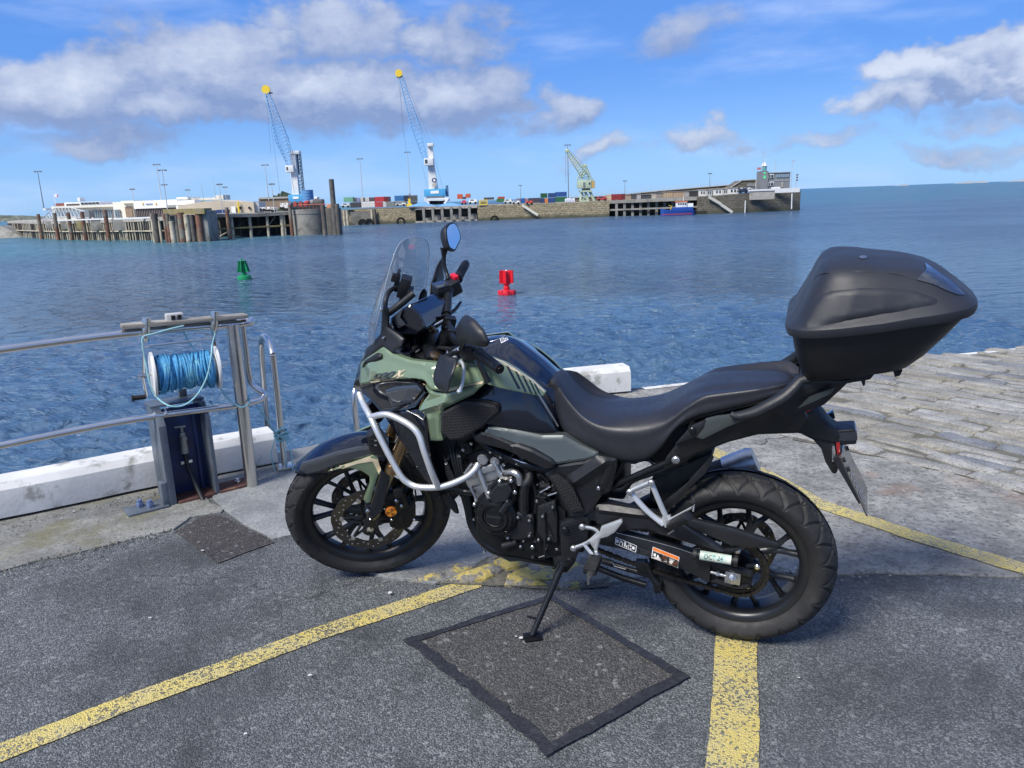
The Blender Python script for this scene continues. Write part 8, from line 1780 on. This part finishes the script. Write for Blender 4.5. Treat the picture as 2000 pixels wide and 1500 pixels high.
for k in range(8): a_ = k * math.pi / 4; mb = MB(); mb.cyl((.54 * math.cos(a_), .54 * math.sin(a_), .0), (.54 * math.cos(a_), .54 * math.sin(a_), .30), .11, n=10); mb.build('float_lug', M_BR, rb)
mb = MB(); mb.lathe([(.20, .3), (.24, .48), (.24, .52), (.16, .56), (.16, .9)], axis='Z', n=20); mb.build('column', M_BR, rb)
for k in range(6):
    a_ = k * math.pi / 3 + .35; mb = MB(); d_ = Vector((math.cos(a_), math.sin(a_), 0)); s_ = Vector((-d_.y, d_.x, 0)) * .02; p_ = [d_ * .0 + Vector((0, 0, .78)), d_ * .56 + Vector((0, 0, .80)), d_ * .54 + Vector((0, 0, 1.68)), d_ * .0 + Vector((0, 0, 1.68))]
    mb.add([q - s_ for q in p_] + [q + s_ for q in p_], [[3, 2, 1, 0], [4, 5, 6, 7]] + [[i, (i + 1) % 4, 4 + (i + 1) % 4, 4 + i] for i in range(4)]); mb.build('radar_fin', M_BR, rb)
mb = MB(); mb.lathe([(.14, .6), (.30, .78), (.30, 1.62), (0, 1.64)], axis='Z', n=6); mb.build('body', M_BR, rb, angle=20); mb = MB(); mb.cyl((0, 0, 1.62), (0, 0, 1.72), .08, n=10); mb.build('lamp', M_WHT, rb)
# ================================================================== QUAYSIDE RAILING, REEL, BOLLARD POST, LADDER
def zat2(x, y, py): return zof(x, y, py)
PP = Vector((-1.48, 4.10)); ztop = zof(PP.x, PP.y, 634); kd = Vector((1.2, .70)).normalized(); kn = Vector((kd.y, -kd.x))
rail = thing('steel_railing', 'two bar stainless railing with a bent end loop on the quay', 'railing')
def RP(px, py, z): 
    q = G(px, py, z); return Vector((q.x, q.y, z))
def onrail(px, py):
    """meet the vertical plane through the rail line"""
    d = ray(px, py); P0 = Vector((PP.x, PP.y, 0)); N = Vector((kn.x, kn.y, 0)); return CP + d * ((P0 - CP).dot(N) / d.dot(N))
mb = MB(); mb.tube([Vector((PP.x, PP.y, -.0)), Vector((PP.x, PP.y, ztop))], .0345, 24); mb.build('post', M_STEEL, rail)
zr = ztop + .005
t_end = onrail(498, 627); kd3 = Vector((kd.x, kd.y, 0))
pl_ = onrail(0, 683); zl = pl_.z
top = [onrail(-320, 735), onrail(0, 683), onrail(240, 651), onrail(455, 632), onrail(482, 629)]
mb = MB(); mb.tube([onrail(-320, 733), onrail(0, 683), onrail(240, 652)] + [onrail(452, 634), onrail(470, 632)], .0195, 18, 4); mb.build('top_rail', M_STEEL, rail)
back = Vector((-kn.x, -kn.y, 0))
e0 = onrail(470, 632); e1 = onrail(492, 629)
loop = [e0, e0.lerp(e1, .6), e1 + back * .01, e1 + back * .045 + kd3 * .01, e1 + back * .075, e0 + back * .085]
mb = MB(); mb.tube(loop, .0195, 16, 5); mb.build('rail_end', M_STEEL, rail)
dn = [onrail(478, 632), onrail(480, 650), onrail(485, 690), onrail(489, 725), onrail(496, 752), onrail(510, 765), onrail(519, 772), onrail(512, 781), onrail(500, 785), onrail(472, 791)]
dn = [p + back * (.06 if i < 5 else .04 * (1 - (i - 5) / 5)) for i, p in enumerate(dn)]
mb = MB(); mb.tube(dn, .0175, 16, 5); mb.build('rail_end', M_STEEL, rail)
mb = MB(); mb.tube([onrail(-320, 935), onrail(0, 870), onrail(250, 821), onrail(472, 791)], .0175, 16, 5); mb.build('lower_rail', M_STEEL, rail)
for px, py in ((300, 812), (322, 807)): p = onrail(px, py); q = onrail(px + 4, py - .8); mb = MB(); mb.tube([p, q], .0200, 16); mb.build('rail_weld', M_BOLT, rail)
# weathered board laid over the rail
M_WOOD = mat('weathered_timber', (.26, .245, .215), .8, var=.3, vscale=9, stretch=(1, 1, 14), bump=.004, bscale=50, dirt=(.12, .11, .09), dscale=12)
a_, b_ = onrail(238, 649), onrail(482, 627); d_ = (b_ - a_).normalized(); L = (b_ - a_).length; q = Matrix((d_, Vector((0, 0, 1)).cross(d_).normalized(), d_.cross(Vector((0, 0, 1)).cross(d_)).normalized())).transposed()
mb = MB(); mb.box((a_ + b_) / 2 + Vector((0, 0, .030)), (L, .10, .020), q); brd = mb.build('timber_board', M_WOOD, None, bevel=.003); tag(brd, 'weathered timber board lying along the top steel rail', 'board')
mb = MB(); mb.box(a_.lerp(b_, .46) + Vector((0, 0, .0065)) , (L * .9, .03, .010), q); mb.build('under_batten', M_WOOD, brd, bevel=.002)
# reel of blue rope hung below
reel = thing('rope_reel', 'white reel wound with blue rope hanging under the top rail', 'rope reel')
h0, h1 = onrail(285, 660), onrail(417, 646)
for (p, yb_, yt) in ((h0, 662, 620), (h1, 650, 607)):
    fwd = Vector((kn.x, kn.y, 0)) * .03; t0 = onrail(285 if p is h0 else 417, yt) + fwd; mb = MB(); mb.tube([t0, p + fwd + Vector((0, 0, .02)), p + Vector((0, 0, -.015)) + fwd * .4], .020, 16, 3, radii=[.0205, .0205, .012]); mb.build('hanger_hook', M_STEEL, reel)
ax0, ax1 = onrail(299, 731), onrail(423, 717); ax = (ax1 - ax0).normalized(); f0 = onrail(278, 668); f1 = onrail(416, 655)
mb = MB(); mb.tube([h0 + Vector((0, 0, -.02)), onrail(279, 668), ax0 - ax * .045], .006, 8); mb.build('frame_arm', M_STEEL, reel)
mb = MB(); mb.tube([h1 + Vector((0, 0, -.02)), onrail(418, 665), ax1 + ax * .02], .006, 8); mb.build('frame_arm', mat('rusty_rod', (.22, .12, .08), .6, metal=.5, var=.3, vscale=40), reel)
mb = MB(); mb.tube([onrail(281, 677), onrail(417, 660)], .0055, 8); mb.build('cross_rod', M_STEEL, reel)
mb = MB(); mb.tube([ax0 - ax * .075, ax1 + ax * .035], .007, 10); mb.build('axle', M_STEEL, reel)
for k in (-.060, -.045, -.03): mb = MB(); mb.cyl(ax0 + ax * k, ax0 + ax * (k + .008), .013, n=10); mb.build('axle_nut', M_STEEL, reel)
M_FLG = mat('white_plastic_flange', (.70, .70, .67), .5, var=.06, vscale=8)
for p in (ax0, ax1): mb = MB(); mb.cyl(p - ax * .007, p + ax * .007, .116, n=48); mb.build('flange', M_FLG, reel, bevel=.003)
mb = MB(); mb.cyl(ax0, ax1, .055, n=24); mb.build('drum', M_FLG, reel)
cr0 = ax0 - ax * .05 + Vector((0, 0, -.0)); mb = MB(); mb.tube([cr0, cr0 + Vector((0, 0, -.115)) + ax * .005], .006, 8); mb.build('crank_arm', M_STEEL, reel)
mb = MB(); hk = cr0 + Vector((0, 0, -.112)); mb.cyl(hk, hk - ax * .055, .0125, .0125, 14); mb.cyl(hk - ax * .055, hk - ax * .065, .017, n=14); mb.build('crank_handle', M_HOLE, reel)
M_ROPE = mat('blue_rope', (.055, .27, .50), .75, var=.25, vscale=45, bump=.002, bscale=300, dirt=(.16, .42, .52), dscale=16, dlo=.5, dhi=.7); M_ROPE2 = mat('faded_turquoise_rope', (.26, .50, .54), .8, var=.15, vscale=60, bump=.001, bscale=400)
sx = ax.orthogonal().normalized(); sy = ax.cross(sx); LL = (ax1 - ax0).length; rr = random.Random(11)
for layer, (rad_, nt_, am) in enumerate(((.083, 30, .004), (.092, 19, .030))):
    pts = []; ph_ = 0
    for k in range(nt_ * 22):
        q = 2 * math.pi * k / 22; s = k / (nt_ * 22); u_ = .018 + (LL - .036) * (s if layer == 0 else (.5 - .5 * math.cos(s * 3 * math.pi)) * .9 + .05); u_ += am * math.sin(q + s * 9) * (.6 + .4 * math.sin(s * 31)) ; u_ = min(max(u_, .014), LL - .014)
        r_ = rad_ + .004 * math.sin(q * .5 + s * 40) + (.012 if layer and math.sin(q + 1.2) < -.6 else 0) * math.sin(s * 50) ** 2
        pts.append(ax0 + ax * u_ + (sx * math.cos(q) + sy * math.sin(q)) * r_)
    mb = MB(); mb.tube(pts, .0058 if layer else .0062, 6); mb.build('rope_winding', M_ROPE, reel, angle=60)
# loose end looping below and on to the ladder
lp = [onrail(417, 648), onrail(411, 672), onrail(405, 690), onrail(399, 722), onrail(388, 748), onrail(372, 770), onrail(350, 784), onrail(325, 784), onrail(304, 772), onrail(290, 745), onrail(281, 700), onrail(276, 668), onrail(278, 655), onrail(295, 650), onrail(330, 640), onrail(356, 634)]
lp = [p + Vector((kn.x, kn.y, 0)) * (.11 if 2 <= i <= 7 else .05) for i, p in enumerate(lp)]
tag((lambda m_: (m_.tube(lp, .0042, 8, 5), m_.build('loose_rope', M_ROPE2))[1])(MB()), 'faded turquoise rope end looping below the blue reel', 'rope')
LB = G(557, 916, .012); lh = Vector((LB.x, LB.y, .012)); zlad = zof(LB.x, LB.y, 672)
knot = Vector((LB.x, LB.y, zof(LB.x, LB.y, 848)))
tie = [onrail(356, 645), onrail(372, 672), onrail(385, 690), onrail(425, 750), onrail(445, 778), onrail(468, 792) + Vector((kn.x, kn.y, 0)) * .045, onrail(484, 782) + Vector((kn.x, kn.y, 0)) * .04, onrail(486, 776) + back * .05, onrail(470, 778) + back * .05, onrail(500, 790) + back * .02, knot + Vector((-.02, -.03, .01))]
mb = MB(); mb.tube(tie, .0045, 8, 4); tr_ = tag(mb.build('tie_rope', M_ROPE2), 'thin turquoise rope running from the reel to the ladder knot', 'rope')
for k in range(7):
    rr2 = .03 + .004 * (k % 3); mb = MB(); til = Matrix.Rotation(.5 * math.sin(k * 2.1), 3, 'X') @ Matrix.Rotation(.6 * math.cos(k * 1.7), 3, 'Y')
    mb.tube([knot + til @ Vector((rr2 * math.cos(q * .5236), rr2 * math.sin(q * .5236), -.03 + .01 * k)) for q in range(13)], .0055, 7); mb.build('knot_turn', M_ROPE2, tr_)
for s, l_ in ((-1, .26), (1, .30), (.4, .22)):
    mb = MB(); p = knot + Vector((.03 * s, -.03, -.02)); mb.tube([p, p + Vector((.03 * s, -.01, -.10)), p + Vector((.01 * s, 0, -l_ + .02)), p + Vector((-.02 * s, .01, -l_))], .0035, 6, 4); mb.build('rope_tail', M_ROPE2, tr_)
# junction block on the board
gb_ = thing('pulley_block', 'small grey plastic block with two dark slots on the timber board', 'block'); c_ = onrail(342, 630) + Vector((0, 0, .012))
mb = MB(); mb.box(c_ + Vector((0, 0, .006)), (.085, .06, .062), q if isinstance(q, Matrix) else yawm(math.atan2(kd.y, kd.x))); mb.build('housing', mat('pale_grey_plastic', (.42, .42, .40), .6, var=.1, vscale=30), gb_, bevel=.008)
for s in (-.010, .020): mb = MB(); mb.box(c_ + kd3 * s + Vector((kn.x, kn.y, 0)) * .028 + Vector((0, 0, .018)), (.018, .02, .022), yawm(math.atan2(kd.y, kd.x))); mb.build('slot', M_HOLE, gb_)
# ladder hoops
def hoop(px, py, yt, side, nm, fx=(527, 858)):
    b0 = G(px, py, .012); h_ = thing('ladder_handrail', nm, 'handrail'); zt = zof(b0.x, b0.y, yt); fq = G(521, 868, 0); far_ = Vector((fq.x, fq.y + .02, 0)); pA = Vector((b0.x, b0.y, .02))
    mb = MB(); mb.tube([pA, Vector((b0.x, b0.y, zt - .13)), Vector((b0.x, b0.y, zt - .06)), pA.lerp(far_, .16) + Vector((0, 0, zt - .015)), pA.lerp(far_, .36) + Vector((0, 0, zt - .0)), pA.lerp(far_, .58) + Vector((0, 0, zt - .03)), pA.lerp(far_, .70) + Vector((0, 0, zt - .12)), far_ * .88 + pA * .12 + Vector((0, 0, .2)), far_ + Vector((0, 0, -.6)), far_ + Vector((0, 0, -2.5))], .0185, 18, 6); mb.build('hoop', M_STEEL, h_)
    mb = MB(); mb.box((b0.x, b0.y, .022), (.10, .10, .022), yawm(.5)); mb.build('base_plate', M_STEEL, h_, bevel=.004)
hoop(557, 915, 672, 1, 'bent steel ladder handrail with turquoise rope knotted round it')
hoop(702, 878, 640, 1, 'second steel ladder handrail seen behind the front of the motorcycle') if False else None
b0 = G(700, 868, .012); h_ = thing('ladder_handrail', 'steel ladder upright glimpsed behind the motorcycle crash bar', 'handrail'); mb = MB(); mb.tube([Vector((b0.x, b0.y, .02)), Vector((b0.x + .0, b0.y, zof(b0.x, b0.y, 772))), Vector((b0.x + .03, b0.y + .10, zof(b0.x, b0.y, 757))), Vector((b0.x + .06, b0.y + .25, zof(b0.x, b0.y, 775))), Vector((b0.x + .06, b0.y + .40, .1)), Vector((b0.x + .06, b0.y + .45, -2))], .0185, 16, 5); mb.build('hoop', M_STEEL, h_)
mb = MB(); mb.box((b0.x, b0.y, .022), (.10, .10, .022), yawm(.5)); mb.build('base_plate', M_STEEL, h_, bevel=.004)
# blue steel post
M_NVY = mat('old_navy_paint', (.012, .030, .10), .45, var=.35, vscale=6, dirt=(.035, .035, .045), dscale=5, dlo=.5, dhi=.7, bump=.002, bscale=40); M_NVYG = mat('greyed_steel_paint', (.095, .115, .14), .45, var=.25, vscale=7, dirt=(.10, .07, .055), dscale=9, dlo=.55, dhi=.72, bump=.002, bscale=40)
M_RST = mat('rust', (.085, .035, .028), .85, var=.4, vscale=18, dirt=(.18, .10, .06), dscale=12, bump=.004, bscale=60)
bp_ = thing('steel_stanchion', 'dark navy channel section steel post bolted beside the white kerb', 'post'); C0, C1 = G(343, 985, 0).xy, G(423, 965, 0).xy; cx = (C1 - C0).normalized(); cy = Vector((-cx.y, cx.x)); W_ = (C1 - C0).length; th_ = math.atan2(cx.y, cx.x); hgt = zof(C0.x, C0.y, 808)
def PB(name, u0, v0, z0, su, sv, sz, m_, bev=.003): mb = MB(); c = C0 + cx * u0 + cy * v0; mb.box((c.x, c.y, z0), (su, sv, sz), yawm(th_)); return mb.build(name, m_, bp_, bevel=bev)
def flange(u0, v0, v1, th, mt):
    P = [(v0, 0), (v1, 0), (v1, hgt + .02), (v0 + .06, hgt + .02), (v0, hgt - .06)]; vs = []
    for du in (0, th):
        for (v, z) in P: c = C0 + cx * (u0 + du) + cy * v; vs.append((c.x, c.y, z))
    n = 5; mb = MB(); mb.add(vs, [list(range(n)), list(range(n, 2 * n))[::-1]] + [[i, n + i, n + (i + 1) % n, (i + 1) % n] for i in range(n)]); mb.build('flange', mt, bp_, bevel=.004)
flange(-.035, -.03, .20, .038, M_NVYG); flange(W_ - .01, -.03, .20, .022, M_NVYG)
PB('web', W_ / 2, .10, hgt / 2, W_, .014, hgt, M_NVY); PB('top_plate', W_ / 2 - .01, .14, hgt + .026, W_ + .06, .14, .012, M_NVYG); PB('web_rib', W_ * .80, .085, hgt / 2, .018, .02, hgt * .98, M_NVY)
PB('gusset', -.05, .0, .07, .03, .06, .14, M_NVYG); PB('foot_plate', -.14, .02, .012, .20, .14, .018, M_NVYG); PB('foot_plate', W_ + .11, .03, .014, .20, .14, .02, M_RST); PB('rust_footing', W_ / 2, .04, .012, W_ - .02, .16, .022, M_RST)
PB('top_lug', W_ * .72, .18, hgt + .05, .04, .03, .05, M_NVYG)
for (u0, v0) in ((-.165, .04), (-.125, -.005)):
    c = C0 + cx * u0 + cy * v0; mb = MB(); mb.cyl((c.x, c.y, .02), (c.x, c.y, .045), .020, n=6); mb.cyl((c.x, c.y, .045), (c.x, c.y, .060), .014, n=12); mb.build('anchor_bolt', mat('blue_capped_bolt', (.20, .26, .42), .35, metal=.6), bp_, bevel=.002)
c = C0 + cx * (W_ + .13) + cy * .03; mb = MB(); mb.cyl((c.x, c.y, .02), (c.x, c.y, .040), .018, n=6); mb.cyl((c.x, c.y, .04), (c.x, c.y, .052), .012, n=12); mb.build('anchor_bolt', M_BOLT, bp_, bevel=.002)
# tap and pipe
tp = thing('water_tap', 'old brass water tap and hose fixed inside the navy steel post', 'tap'); M_BRS = mat('weathered_brass', (.30, .29, .25), .45, metal=.6, var=.25, vscale=30)
def TPp(u_, v_, z): c = C0 + cx * u_ + cy * v_; return Vector((c.x, c.y, z))
uz = W_ * .44; zt_ = zof(*(C0 + cx * uz + cy * .05), 862)
mb = MB(); mb.cyl(TPp(uz, .05, zt_ - .03), TPp(uz, .05, zt_ + .05), .020, .016, 14); mb.cyl(TPp(uz, .05, zt_ + .05), TPp(uz, .05, zt_ + .075), .009, n=10); mb.cyl(TPp(uz - .0, .09, zt_ + .02), TPp(uz, .02, zt_ + .02), .014, n=12); mb.build('tap_body', M_BRS, tp, bevel=.002)
mb = MB(); mb.tube([TPp(uz - .035, .05, zt_ + .085), TPp(uz + .02, .05, zt_ + .080)], .006, 8); mb.build('tap_handle', M_BRS, tp)
mb = MB(); mb.cyl(TPp(uz, .05, zt_ - .065), TPp(uz, .05, zt_ - .03), .022, .020, 14); mb.build('hose_union', M_BRS, tp)
mb = MB(); mb.tube([TPp(uz, .05, zt_ - .06), TPp(uz + .002, .05, zt_ * .6), TPp(uz + .004, .045, .17), TPp(uz + .02, .0, .08), TPp(uz + .03, -.05, .015), TPp(uz + .035, -.09, -.01)], .0115, 12, 5); mb.build('hose', M_BLKM, tp)
mb = MB(); c = TPp(uz + .004, .06, .20); mb.box(c, (.06, .008, .016), yawm(th_)); mb.build('pipe_clip', M_BOLT, tp, bevel=.002)
